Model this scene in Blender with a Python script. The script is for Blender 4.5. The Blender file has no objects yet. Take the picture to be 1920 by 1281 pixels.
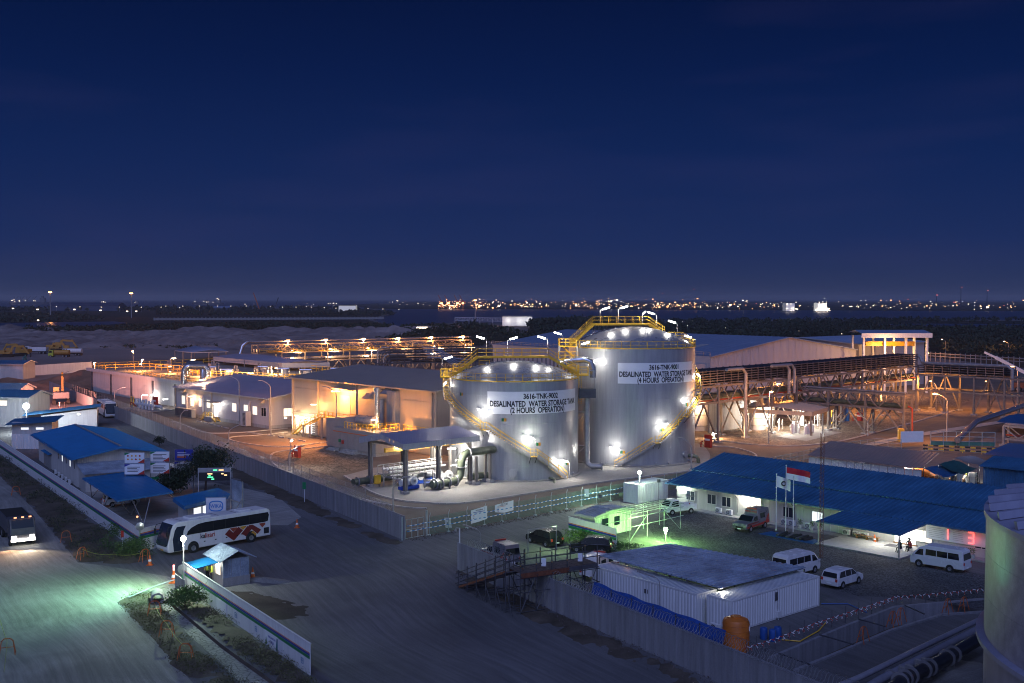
import bpy,bmesh,math,random
import numpy as np
from mathutils import Vector,Matrix,geometry
rnd=random.Random(11)
SC=bpy.context.scene
COL=SC.collection
rad=math.radians

# ------------------------------------------------------------------ camera, world, sun, exposure
CAM_H=26.5;FPX=2050.0;PITCH=math.atan(80.5/FPX)
cam_d=bpy.data.cameras.new('camera');cam=bpy.data.objects.new('camera',cam_d);COL.objects.link(cam)
cam_d.sensor_width=36;cam_d.lens=36*FPX/1920;cam_d.clip_start=0.5;cam_d.clip_end=40000
cam.location=(0,0,CAM_H);cam.rotation_euler=(math.pi/2-PITCH,0,0)
SC.camera=cam
SC.view_settings.view_transform='Standard';SC.view_settings.look='None'
SC.view_settings.exposure=0;SC.view_settings.gamma=1;SC.view_settings.use_curve_mapping=False
SC.render.engine='CYCLES'
cy=SC.cycles
cy.use_denoising=True;cy.max_bounces=5;cy.diffuse_bounces=2;cy.glossy_bounces=3
cy.transmission_bounces=3;cy.transparent_max_bounces=12;cy.sample_clamp_indirect=3;cy.caustics_reflective=False
cy.filter_width=1.05;cy.caustics_refractive=False;cy.use_light_tree=True
try:cy.denoising_input_passes='RGB_ALBEDO_NORMAL'
except Exception:pass

world=bpy.data.worlds.new('World');SC.world=world;world.use_nodes=True
nt=world.node_tree;nt.nodes.clear()
wo=nt.nodes.new('ShaderNodeOutputWorld');bg=nt.nodes.new('ShaderNodeBackground')
tc=nt.nodes.new('ShaderNodeTexCoord');sx=nt.nodes.new('ShaderNodeSeparateXYZ')
nt.links.new(tc.outputs['Generated'],sx.inputs[0])
ramp=nt.nodes.new('ShaderNodeValToRGB');nt.links.new(sx.outputs['Z'],ramp.inputs['Fac'])
def setramp(r,stops):
    e=r.color_ramp.elements
    while len(e)>1:e.remove(e[-1])
    e[0].position=stops[0][0];e[0].color=(*stops[0][1],1)
    for p,c in stops[1:]:
        n=e.new(p);n.color=(*c,1)
# deep blue dusk sky: paler and slightly violet at the horizon, navy upwards
setramp(ramp,[(0.0,(.019,.030,.088)),(0.02,(.014,.028,.094)),(0.05,(.0075,.0225,.100)),(0.12,(.0028,.0165,.088)),
               (0.20,(.0010,.0100,.064)),(0.28,(.0005,.0055,.040)),(1.0,(.0005,.0050,.036))])
# the west, behind the camera, still holds the afterglow of the sunset
west=nt.nodes.new('ShaderNodeMapRange');west.inputs['From Min'].default_value=0.15;west.inputs['From Max'].default_value=-1.0
west.interpolation_type='SMOOTHSTEP'
nt.links.new(sx.outputs['Y'],west.inputs['Value'])
glow=nt.nodes.new('ShaderNodeMix');glow.data_type='RGBA';glow.inputs['B'].default_value=(.16,.20,.40,1)
nt.links.new(west.outputs['Result'],glow.inputs['Factor']);nt.links.new(ramp.outputs['Color'],glow.inputs['A'])
# thin, barely lit cirrus
tn=nt.nodes.new('ShaderNodeTexNoise');tn.inputs['Scale'].default_value=2.2;tn.inputs['Detail'].default_value=6
mp=nt.nodes.new('ShaderNodeMapping');mp.inputs['Scale'].default_value=(1,1,7)
nt.links.new(tc.outputs['Generated'],mp.inputs[0]);nt.links.new(mp.outputs[0],tn.inputs['Vector'])
cr=nt.nodes.new('ShaderNodeMapRange');cr.inputs['From Min'].default_value=.52;cr.inputs['From Max'].default_value=.85
cr.inputs['To Min'].default_value=0;cr.inputs['To Max'].default_value=.2
nt.links.new(tn.outputs['Fac'],cr.inputs['Value'])
cl=nt.nodes.new('ShaderNodeMix');cl.data_type='RGBA';cl.inputs['B'].default_value=(.06,.05,.15,1)
nt.links.new(cr.outputs['Result'],cl.inputs['Factor']);nt.links.new(glow.outputs['Result'],cl.inputs['A'])
nt.links.new(cl.outputs['Result'],bg.inputs['Color']);bg.inputs['Strength'].default_value=1.0
nt.links.new(bg.outputs[0],wo.inputs[0])

sun_d=bpy.data.lights.new('afterglow','SUN');sun=bpy.data.objects.new('afterglow',sun_d);COL.objects.link(sun)
sun_d.energy=1.15;sun_d.angle=rad(48);sun_d.color=(.34,.44,1.0)
sun.rotation_euler=(rad(48),0,rad(-6))

# ------------------------------------------------------------------ survey: picture position -> place on the ground (or at a height)
def _ray(px,py):
    u=(px-960)/FPX;v=(640.5-py)/FPX
    return u,math.cos(PITCH)+v*math.sin(PITCH),-math.sin(PITCH)+v*math.cos(PITCH)
def G(px,py,z=0.0):
    dx,dy,dz=_ray(px,py);t=(z-CAM_H)/dz
    return Vector((dx*t,dy*t,z))
def D(px,py,Y):
    dx,dy,dz=_ray(px,py);t=Y/dy
    return Vector((dx*t,Y,CAM_H+dz*t))
def V(px,py,P,a):
    dx,dy,dz=_ray(px,py);a=rad(a);nx,ny=-math.sin(a),math.cos(a)
    t=(nx*P[0]+ny*P[1])/(nx*dx+ny*dy)
    return Vector((dx*t,dy*t,CAM_H+dz*t))
def ang2(a,b):return math.atan2(b[1]-a[1],b[0]-a[0])
class Fr:
    def __init__(s,o,deg):s.o=o;s.a=rad(deg)
    def l(s,p):
        x=p[0]-s.o[0];y=p[1]-s.o[1];c=math.cos(s.a);q=math.sin(s.a)
        return Vector((x*c+y*q,-x*q+y*c,p[2]if len(p)>2 else 0))
    def w(s,x,y,z=0):
        c=math.cos(s.a);q=math.sin(s.a)
        return Vector((s.o[0]+x*c-y*q,s.o[1]+x*q+y*c,z))

# ------------------------------------------------------------------ mesh builder
class MB:
    def __init__(s):s.v=[];s.f=[];s.m=[]
    def add(s,vs,fs,mi=0):
        n=len(s.v);s.v+=[tuple(p)for p in vs];s.f+=[tuple(i+n for i in f)for f in fs];s.m+=[mi]*len(fs);return s
    def bx(s,x0,x1,y0,y1,z0,z1,mi=0):
        return s.add([(x0,y0,z0),(x1,y0,z0),(x1,y1,z0),(x0,y1,z0),(x0,y0,z1),(x1,y0,z1),(x1,y1,z1),(x0,y1,z1)],
                     [(3,2,1,0),(4,5,6,7),(0,1,5,4),(1,2,6,5),(2,3,7,6),(3,0,4,7)],mi)
    def bar(s,a,b,w=.1,h=None,mi=0):
        h=h or w;a=Vector(a);b=Vector(b);d=b-a
        if d.length<1e-6:return s
        d.normalize();up=Vector((0,0,1))
        if abs(d.z)>.98:up=Vector((0,1,0))
        r=d.cross(up).normalized()*w/2;u=r.cross(d).normalized()*h/2
        vs=[a-r-u,a+r-u,a+r+u,a-r+u,b-r-u,b+r-u,b+r+u,b-r+u]
        return s.add(vs,[(3,2,1,0),(4,5,6,7),(0,1,5,4),(1,2,6,5),(2,3,7,6),(3,0,4,7)],mi)
    def tube(s,pts,r,n=8,mi=0,closed=False):
        pts=[Vector(p)for p in pts];k=len(pts);rings=[];a=None
        for i,p in enumerate(pts):
            if closed:d=pts[(i+1)%k]-pts[i-1]
            else:d=pts[min(i+1,k-1)]-pts[max(i-1,0)]
            if d.length<1e-9:d=Vector((0,0,1))
            d.normalize();up=Vector((0,0,1))if abs(d.z)<.95 else Vector((0,1,0))
            if a is None:a=d.cross(up).normalized()
            else:
                a=a-d*a.dot(d);a=a.normalized()if a.length>1e-4 else d.cross(up).normalized()
            b=a.cross(d).normalized()
            rr=r[i]if isinstance(r,(list,tuple))else r
            rings.append([p+(a*math.cos(2*math.pi*j/n)+b*math.sin(2*math.pi*j/n))*rr for j in range(n)])
        vs=[q for ring in rings for q in ring];fs=[]
        for i in range(k if closed else k-1):
            i2=(i+1)%k
            for j in range(n):fs.append((i*n+j,i*n+(j+1)%n,i2*n+(j+1)%n,i2*n+j))
        if not closed:fs+=[tuple(range(n-1,-1,-1)),tuple((k-1)*n+j for j in range(n))]
        return s.add(vs,fs,mi)
    def lathe(s,prof,n=24,c=(0,0,0),mi=0,a0=0,a1=360):
        full=abs(a1-a0-360)<1e-6;m=n if full else n+1;vs=[]
        for r,z in prof:
            for j in range(m):
                t=rad(a0+(a1-a0)*j/n);vs.append((c[0]+r*math.cos(t),c[1]+r*math.sin(t),c[2]+z))
        fs=[]
        for i in range(len(prof)-1):
            for j in range(n):
                j2=(j+1)%m;fs.append((i*m+j,i*m+j2,(i+1)*m+j2,(i+1)*m+j))
        return s.add(vs,fs,mi)
    def cyl(s,c,r,h,n=12,r2=None,mi=0):
        r2=r if r2 is None else r2;vs=[]
        for rr,z in ((r,0),(r2,h)):
            for j in range(n):t=2*math.pi*j/n;vs.append((c[0]+rr*math.cos(t),c[1]+rr*math.sin(t),c[2]+z))
        fs=[(j,(j+1)%n,n+(j+1)%n,n+j)for j in range(n)]+[tuple(range(n-1,-1,-1)),tuple(range(n,2*n))]
        return s.add(vs,fs,mi)
    def quad(s,a,b,c,d,mi=0):return s.add([a,b,c,d],[(0,1,2,3)],mi)
    def poly(s,pts,mi=0):return s.add(pts,[tuple(range(len(pts)))],mi)
    def slab(s,pts,t,mi=0): # planar polygon thickened downwards
        n=len(pts);vs=[tuple(p)for p in pts]+[(p[0],p[1],p[2]-t)for p in pts]
        return s.add(vs,[tuple(range(n)),tuple(range(2*n-1,n-1,-1))]+[(i+n,(i+1)%n+n,(i+1)%n,i)for i in range(n)],mi)
    def sph(s,c,r,n=10,mi=0,sz=1):
        pr=[(max(r*math.sin(math.pi*i/6),1e-4),-r*sz*math.cos(math.pi*i/6))for i in range(7)]
        return s.lathe(pr,n,c,mi)
    def build(s,name,mats,parent=None,smooth=False,bevel=0,kind=None,label=None,loc=None,rz=0,autos=None):
        me=bpy.data.meshes.new(name)
        me.from_pydata(s.v,[],s.f)
        if not isinstance(mats,(list,tuple)):mats=[mats]
        for m in mats:me.materials.append(m)
        me.polygons.foreach_set('material_index',s.m)
        if smooth or autos:me.polygons.foreach_set('use_smooth',[True]*len(s.f))
        if autos:me.set_sharp_from_angle(angle=rad(autos))
        me.update()
        o=bpy.data.objects.new(name,me);COL.objects.link(o)
        if parent:o.parent=parent
        if loc is not None:o.location=loc
        o.rotation_euler.z=rz
        if bevel:
            b=o.modifiers.new('bevel','BEVEL');b.width=bevel;b.segments=2;b.limit_method='ANGLE';b.angle_limit=rad(35)
        if kind:o['kind']=kind
        if label:o['label']=label
        return o

def tag(o,label,cat,group=None):
    o['label']=label;o['category']=cat
    if group:o['group']=group
    return o
def T(name,label,cat,loc=(0,0,0),rz=0,group=None):
    o=bpy.data.objects.new(name,None);COL.objects.link(o);o.empty_display_size=.3
    o.location=loc;o.rotation_euler=(0,0,rz);return tag(o,label,cat,group)
def dup(root,loc,rz=0,label=None):
    r=root.copy();COL.objects.link(r);r.location=loc;r.rotation_euler=(0,0,rz)
    if label:r['label']=label
    for ch in list(root.children):
        c=ch.copy();COL.objects.link(c);c.parent=r
        for g in list(ch.children):
            d=g.copy();COL.objects.link(d);d.parent=c
    return r
def inst(o,loc,rz=0,sc=None,parent=None): # repeat of one part, sharing mesh data
    c=o.copy();COL.objects.link(c);c.location=loc;c.rotation_euler=(0,0,rz)
    if sc:c.scale=sc
    if parent:c.parent=parent
    return c

# ------------------------------------------------------------------ materials
def nd(t,kind,**kw):
    n=t.nodes.new(kind)
    for k,v in kw.items():n.inputs[k].default_value=v
    return n
def pm(name,col,rough=.6,metal=0.0,var=.18,scale=1.3,bump=0.0,bscale=25,streak=False,fine=0.0,spec=None,col2=None,band=None):
    m=bpy.data.materials.new(name);m.use_nodes=True;t=m.node_tree;b=t.nodes['Principled BSDF'];L=t.links.new
    b.inputs['Roughness'].default_value=rough;b.inputs['Metallic'].default_value=metal
    if spec is not None:b.inputs['Specular IOR Level'].default_value=spec
    g=t.nodes.new('ShaderNodeNewGeometry');vec=g.outputs['Position']
    if streak:
        mpp=t.nodes.new('ShaderNodeMapping');mpp.inputs['Scale'].default_value=(3,3,.25);L(vec,mpp.inputs[0]);v2=mpp.outputs[0]
    else:v2=vec
    n=nd(t,'ShaderNodeTexNoise',Scale=scale,Detail=5,Roughness=.62);L(v2,n.inputs['Vector'])
    mr=nd(t,'ShaderNodeMapRange',**{'From Min':.28,'From Max':.72});L(n.outputs['Fac'],mr.inputs['Value'])
    mx=t.nodes.new('ShaderNodeMix');mx.data_type='RGBA'
    c2=col2 or tuple(c*(1-2*var)for c in col)
    mx.inputs['A'].default_value=(*c2,1);mx.inputs['B'].default_value=(*[min(1,c*(1+var*.4))for c in col],1)
    L(mr.outputs[0],mx.inputs['Factor']);out=mx.outputs['Result']
    if fine:
        n2=nd(t,'ShaderNodeTexNoise',Scale=scale*14,Detail=4,Roughness=.7);L(vec,n2.inputs['Vector'])
        mr2=nd(t,'ShaderNodeMapRange',**{'From Min':.3,'From Max':.7,'To Min':1-fine,'To Max':1+fine*.6});L(n2.outputs['Fac'],mr2.inputs['Value'])
        mm=t.nodes.new('ShaderNodeVectorMath');mm.operation='SCALE';L(out,mm.inputs[0]);L(mr2.outputs[0],mm.inputs['Scale']);out=mm.outputs[0]
    L(out,b.inputs['Base Color'])
    rr=nd(t,'ShaderNodeMapRange',**{'To Min':max(.03,rough-.08),'To Max':min(1,rough+.1)});L(n.outputs['Fac'],rr.inputs['Value']);L(rr.outputs[0],b.inputs['Roughness'])
    if bump:
        nb=nd(t,'ShaderNodeTexNoise',Scale=bscale,Detail=4);L(vec,nb.inputs['Vector'])
        bp=nd(t,'ShaderNodeBump',Strength=min(1,bump),Distance=.05);L(nb.outputs['Fac'],bp.inputs['Height']);L(bp.outputs[0],b.inputs['Normal'])
    return m
def em(name,col,s,sample=False):
    m=bpy.data.materials.new(name);m.use_nodes=True;t=m.node_tree;b=t.nodes['Principled BSDF']
    b.inputs['Base Color'].default_value=(.8,.8,.8,1);b.inputs['Emission Color'].default_value=(*col,1);b.inputs['Emission Strength'].default_value=s
    try:m.cycles.emission_sampling='AUTO' if sample else 'NONE'
    except Exception:pass
    return m
def glass(name,col=(.01,.012,.016),rough=.06):
    m=bpy.data.materials.new(name);m.use_nodes=True;b=m.node_tree.nodes['Principled BSDF']
    b.inputs['Base Color'].default_value=(*col,1);b.inputs['Roughness'].default_value=rough;b.inputs['Specular IOR Level'].default_value=.7
    return m
M=dict(
    concrete=pm('concrete',(.34,.335,.325),.85,var=.16,scale=.7,streak=True,fine=.10,bump=.3),
    wall_conc=pm('precast_concrete',(.27,.27,.29),.85,var=.22,scale=.6,streak=True,fine=.12,bump=.3,bscale=12),
    apron=pm('apron_concrete',(.30,.285,.26),.8,var=.16,scale=.25,fine=.10,bump=.2),
    kerb=pm('kerb_paint',(.46,.43,.39),.8,var=.15,scale=1.2,fine=.12),
    white=pm('white_paint',(.70,.71,.70),.5,var=.08,scale=.8,streak=True),
    cladding=pm('grey_cladding',(.43,.41,.41),.5,var=.06,scale=.5,streak=True),
    cladding_b=pm('beige_cladding',(.44,.36,.27),.55,var=.05,scale=.3,streak=True),
    plaster=pm('pale_plaster',(.52,.51,.48),.7,var=.12,scale=.6,streak=True),  # plain pale plaster colour
    roof_blue=pm('blue_roof_sheet',(.042,.16,.31),.42,var=.2,scale=.35,fine=.22),
    roof_blue2=pm('canopy_blue_sheet',(.014,.17,.40),.45,var=.13,scale=.7),
    roof_dark=pm('dark_roof_sheet',(.25,.215,.20),.5,var=.07,scale=.25),
    roof_grey=pm('grey_roof_sheet',(.27,.26,.33),.42,var=.08,scale=.3),
    roof_pale=pm('pale_blue_roof',(.20,.27,.40),.5,var=.06,scale=.15),
    roof_zinc=pm('old_zinc_sheet',(.37,.45,.55),.48,.05,var=.3,scale=.5,fine=.3),
    fascia=pm('fascia_sheet',(.42,.42,.42),.45,var=.1),
    steel=pm('galvanised_steel',(.36,.355,.36),.45,.35,var=.14),
    steel_dark=pm('dark_steel',(.10,.10,.115),.5,.3,var=.2),
    beige_steel=pm('painted_rack_steel',(.21,.185,.165),.55,.1,var=.12),
    tray=pm('tray_steel',(.14,.135,.15),.45,.4,var=.15),
    cable=pm('cable_black',(.02,.02,.028),.6),
    yellow=pm('safety_yellow',(.80,.47,.03),.45,var=.08),
    crane_y=pm('crane_beam_yellow',(.80,.42,.02),.4,var=.06),
    orange=pm('orange_plastic',(.62,.17,.02),.5,var=.12),
    cone=pm('cone_orange',(.75,.15,.02),.5),
    red=pm('red_paint',(.45,.035,.02),.4,var=.1),
    redpipe=pm('fire_main_red',(.42,.07,.03),.5,var=.12),
    blue_p=pm('pump_blue',(.01,.07,.45),.4),
    barrel=pm('barrel_blue',(.02,.10,.38),.5),
    green_pipe=pm('frp_pipe_olive',(.13,.15,.10),.3,var=.25,scale=1.5,streak=False),
    green_mesh=pm('fence_green_wire',(.10,.26,.18),.5,.2),
    fence_panel=pm('fence_post_pale',(.42,.48,.46),.5,.2),
    tank=pm('tank_silver_paint',(.37,.38,.40),.33,.22,var=.13,scale=.6,streak=True,fine=.06),
    tank_roof=pm('tank_roof_silver',(.42,.43,.46),.27,.4,var=.06,scale=.35),
    tank_old=pm('weathered_tank_white',(.33,.34,.44),.5,.0,var=.08,scale=.4,streak=True,col2=(.24,.25,.34)),
    tank_shell=pm('weathered_tank_shell',(.33,.33,.44),.42,.15,var=.2,scale=1.2,col2=(.19,.19,.27),fine=.2),
    sign=pm('sign_white',(.78,.79,.79),.5,var=.03),
    gen_grey=pm('generator_grey',(.24,.235,.23),.45,var=.08),ink=pm('ink_black',(.015,.015,.018),.6,var=0),
    black=pm('black_paint',(.012,.012,.014),.22,var=.05,spec=.6),
    rubber=pm('tyre_rubber',(.02,.02,.02),.85),
    chrome=pm('alloy_rim',(.5,.5,.52),.3,.8),
    car_silver=pm('car_silver_grey',(.20,.20,.23),.28,.3,var=.05),car_white=pm('car_white',(.66,.67,.68),.25,var=.03,spec=.6),
    bus_white=pm('bus_white',(.76,.76,.74),.3,var=.06,spec=.6,streak=True),
    maroon=pm('maroon_vinyl',(.20,.02,.02),.35,var=.03),maroon2=pm('rust_vinyl',(.36,.06,.03),.35,var=.03),
    amber=pm('amber_vinyl',(.72,.36,.03),.35,var=.03),
    glass=glass('dark_glass'),glass_b=glass('blue_glass',(.02,.03,.05),.1),
    frame=pm('window_frame_white',(.6,.6,.58),.5,var=.03),
    wood=pm('timber',(.36,.19,.08),.6,var=.2,scale=6),plank=pm('scaffold_plank',(.13,.10,.09),.8,var=.3,scale=3),
    rust=pm('rusty_beam',(.22,.075,.035),.75,.1,var=.3,scale=4),
    scaf=pm('scaffold_tube',(.11,.11,.12),.45,.5,var=.25,scale=5),clamp=pm('scaffold_clamp',(.40,.24,.08),.6,.2),
    wire=pm('razor_wire',(.45,.46,.48),.4,.6),
    barrier=pm('barrier_orange',(.55,.13,.03),.55,var=.15),rope_y=pm('yellow_rope',(.30,.32,.05),.7),
    stripe_o=pm('stripe_orange',(.62,.15,.03),.5,var=.06),stripe_b=pm('stripe_blue',(.02,.035,.30),.5,var=.06),
    stripe_g=pm('stripe_green',(.01,.20,.07),.5,var=.06),
    tarp=pm('blue_tarp',(.01,.10,.27),.55,var=.2,scale=3,bump=.6,bscale=4),tarp_g=pm('green_tarp',(.015,.09,.09),.7,var=.2),
    net=pm('blue_netting',(.012,.08,.36),.7,var=.25,scale=4),
    skin=pm('skin',(.30,.16,.10),.6,var=.05),cloth_d=pm('dark_cloth',(.02,.02,.025),.85),cloth_r=pm('red_shirt',(.42,.03,.03),.8),
    vest=pm('hi_vis_vest',(.45,.55,.06),.7),helmet=pm('helmet_white',(.7,.7,.68),.35),trousers=pm('navy_trousers',(.03,.035,.06),.85),
    cat_y=pm('machine_yellow',(.42,.23,.04),.5,var=.12),machine_b=pm('machine_teal',(.02,.16,.20),.5),
    foil=pm('lagging_foil',(.55,.55,.56),.22,.8,var=.1,scale=4),
    pvc=pm('grey_pvc_pipe',(.28,.28,.33),.45,var=.12),hdpe=pm('black_hdpe_pipe',(.035,.033,.035),.35,var=.2),
    insul=pm('insulator_pale',(.55,.55,.52),.5),bark=pm('bark',(.09,.06,.045),.9,var=.3,scale=8),
    leaf=pm('leaf_green',(.075,.15,.028),.6,var=.35,scale=3),leaf_d=pm('leaf_dark',(.022,.045,.020),.7,var=.35,scale=2),
    leaf_far=pm('mangrove_leaf',(.030,.045,.022),.8,var=.45,scale=.05,col2=(.009,.014,.010)),
    grass=pm('dry_grass',(.085,.10,.028),.8,var=.4,scale=1.5,col2=(.06,.045,.02)),
    white_w=em('lamp_tube_white',(1,.96,.88),16),lamp_o=em('lamp_sodium',(1,.50,.16),12),lamp_w=em('lamp_warm',(1,.80,.55),10),
    lamp_c=em('flood_cold',(.85,1,.88),40),lamp_g=em('flood_green',(.62,1,.55),30),win_w=em('window_light_warm',(1,.80,.52),1.5),
    win_c=em('window_light_cold',(.92,.97,1),1.1),red_e=em('led_red',(1,.07,.05),2.2),led_g=em('led_green',(.05,1,.30),1.6),
    led_y=em('led_yellow',(1,.62,.12),1.6),head=em('headlamp_glow',(1,.95,.85),14),tail=em('tail_lamp',(1,.05,.03),.55),
    amb_e=em('amber_marker',(1,.30,.05),2.5),
)

# ------------------------------------------------------------------ lamps (real light sources)
LAMP_GAIN=2.2;HAZE=0.8e-4
def plight(name,loc,col,watts,r=.15,parent=None):
    d=bpy.data.lights.new(name,'POINT');d.energy=watts*LAMP_GAIN;d.color=col;d.shadow_soft_size=r
    o=bpy.data.objects.new(name,d);COL.objects.link(o);o.location=loc
    if parent:o.parent=parent
    return o
def slight(name,loc,aim,col,watts,cone=100,r=.2,blend=.4,parent=None):
    d=bpy.data.lights.new(name,'SPOT');d.energy=watts*LAMP_GAIN;d.color=col;d.shadow_soft_size=r;d.spot_size=rad(cone);d.spot_blend=blend
    o=bpy.data.objects.new(name,d);COL.objects.link(o);o.location=loc
    o.rotation_euler=(Vector(aim)-Vector(loc)).to_track_quat('-Z','Y').to_euler()
    if parent:o.parent=parent
    return o
OR=(1,.38,.10);WW=(1,.52,.22);NW=(1,.95,.86);CW=(.80,.95,1.0);GW=(.66,1.0,.62)

# ------------------------------------------------------------------ shared builders
def text(txt,size,parent,loc,rot,m,name='lettering',thick=.01,align='CENTER',sx_=1.0):
    c=bpy.data.curves.new(name,'FONT');c.body=txt;c.size=size;c.align_x=align;c.align_y='CENTER';c.extrude=thick;c.offset=size*.012
    o=bpy.data.objects.new(name,c)
    me=bpy.data.meshes.new_from_object(o);bpy.data.objects.remove(o)
    me.name=name;me.materials.clear();me.materials.append(m)
    o=bpy.data.objects.new(name,me);COL.objects.link(o);o.parent=parent;o.location=loc;o.rotation_euler=rot;o.scale=(sx_,1,1)
    return o
def ribs(mb,a,b,c,d,pitch=.35,h=.05,w=.34,mi=0,t=.04):
    """profiled sheet on the quad a-b (eave) c-d (ridge, c above b); ribs run from eave to ridge, with real thickness"""
    a,b,c,d=map(Vector,(a,b,c,d));n=max(1,int((b-a).length/pitch));nrm=(b-a).cross(d-a).normalized()
    if nrm.z<0:nrm=-nrm
    lo=[];hi=[]
    for i in range(n+1):
        for f,k in ((0,0),(.5-w/2,0),(.5-w/2+.1,1),(.5+w/2-.1,1),(.5+w/2,0)):
            u=(i+f)/n
            if u>1+1e-6:break
            off=nrm*(h*k);lo.append(a.lerp(b,u)+off);hi.append(d.lerp(c,u)+off)
    k=len(lo);vs=lo+hi;fs=[(i,i+1,k+i+1,k+i)for i in range(k-1)]
    mb.add(vs,fs,mi)
    dn=-nrm*t
    vs=[a,b,c,d,a+dn,b+dn,c+dn,d+dn]
    mb.add(vs,[(7,6,5,4),(0,4,5,1),(1,5,6,2),(2,6,7,3),(3,7,4,0)],mi)
    return mb
def ribwall(mb,a,b,z0,z1,pitch=.3,dep=.03,mi=0,z1b=None):
    """profiled wall sheet from a to b (2D points), ribs stand out to the right of a->b"""
    a=Vector((a[0],a[1]));b=Vector((b[0],b[1]));d=b-a;L_=d.length;n=max(1,round(L_/pitch));d.normalize();o=Vector((d.y,-d.x))
    z1b=z1 if z1b is None else z1b;vs=[]
    for i in range(n):
        for f,k in ((0,0),(.35,0),(.5,1),(.85,1),(1.0,0)):
            if f==1.0 and i<n-1:continue
            u=(i+f)/n;p=a+d*(L_*u)+o*(dep*k);vs.append((p.x,p.y,z0));vs.append((p.x,p.y,z1+(z1b-z1)*u))
    k=len(vs)//2
    return mb.add(vs,[(2*i,2*i+2,2*i+3,2*i+1)for i in range(k-1)],mi)
def rail(mb,pts,h=1.1,r=.03,step=1.6,mi=0,mid=1,toe=0):
    """tubular guard rail along pts"""
    pts=[Vector(p)for p in pts]
    for i in range(len(pts)-1):
        a,b=pts[i],pts[i+1]
        for k in range(mid+1):
            z=h*(1-k/(mid+1));mb.bar(a+Vector((0,0,z)),b+Vector((0,0,z)),r*2,mi=mi)
        if toe:mb.bar(a+Vector((0,0,.08)),b+Vector((0,0,.08)),.02,.15,mi=mi)
        n=max(1,round((b-a).length/step))
        for j in range(n+(1 if i==len(pts)-2 else 0)):
            p=a.lerp(b,j/n);mb.bar(p,p+Vector((0,0,h)),r*2,mi=mi)
    return mb
def stair(mb,a,b,w=.8,mi=0,side=None,tread=.27,smi=None):
    """straight flight from foot a to head b: stringers and treads (no rail)"""
    a,b=Vector(a),Vector(b);d=Vector((b.x-a.x,b.y-a.y,0));L_=d.length;d.normalize();o=Vector((-d.y,d.x,0))*w/2
    smi=mi if smi is None else smi
    for s_ in (-1,1):mb.bar(a+o*s_,b+o*s_,.06,.24,mi=smi)
    n=max(2,round((b.z-a.z)/.2))
    for i in range(1,n):
        p=a.lerp(b,i/n);q=d*(tread/2);p=p+Vector((0,0,.06))
        vs=[p-q-o,p+q-o,p+q+o,p-q+o];mb.slab(vs,.04,mi)
    return mb
def arc(c,r,a0,a1,n,z=0):return [Vector((c[0]+r*math.cos(rad(a0+(a1-a0)*i/n)),c[1]+r*math.sin(rad(a0+(a1-a0)*i/n)),z))for i in range(n+1)]
def flat(name,pts,z,m,kind='structure',holes=None):
    P=[Vector((p[0],p[1],0))for p in pts];loops=[P]+[[Vector((p[0],p[1],0))for p in h]for h in (holes or [])]
    tri=geometry.tessellate_polygon(loops);allp=[p for l in loops for p in l]
    fs=[]
    for t_ in tri:
        a,b,c=(allp[i]for i in t_)
        fs.append(t_ if (b-a).cross(c-a).z>0 else t_[::-1])
    me=bpy.data.meshes.new(name);me.from_pydata([(p.x,p.y,z)for p in allp],[],fs);me.materials.append(m);me.update()
    o=bpy.data.objects.new(name,me);COL.objects.link(o)
    if kind:o['kind']=kind
    return o
def smoothline(pts,n=6):
    P=[Vector((p[0],p[1],0))for p in pts];out=[]
    for i in range(len(P)-1):
        p0=P[max(i-1,0)];p1=P[i];p2=P[i+1];p3=P[min(i+2,len(P)-1)]
        for k in range(n):
            t=k/n;out.append(.5*((2*p1)+(-p0+p2)*t+(2*p0-5*p1+4*p2-p3)*t*t+(-p0+3*p1-3*p2+p3)*t*t*t))
    out.append(P[-1]);return out
def kerbline(mb,pts,w=.3,h=.14,mi=0,z=0.0):
    P=smoothline(pts);n=len(P)
    for i in range(n-1):
        d=(P[i+1]-P[i]);l=d.length;d.normalize();o=Vector((-d.y,d.x,0))*w/2;k=max(1,round(l/1.0))
        mb.slab([P[i]-o+Vector((0,0,h+z)),P[i+1]-o+Vector((0,0,h+z)),P[i+1]+o+Vector((0,0,h+z)),P[i]+o+Vector((0,0,h+z))],h+.02,mi)
    return mb
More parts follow.
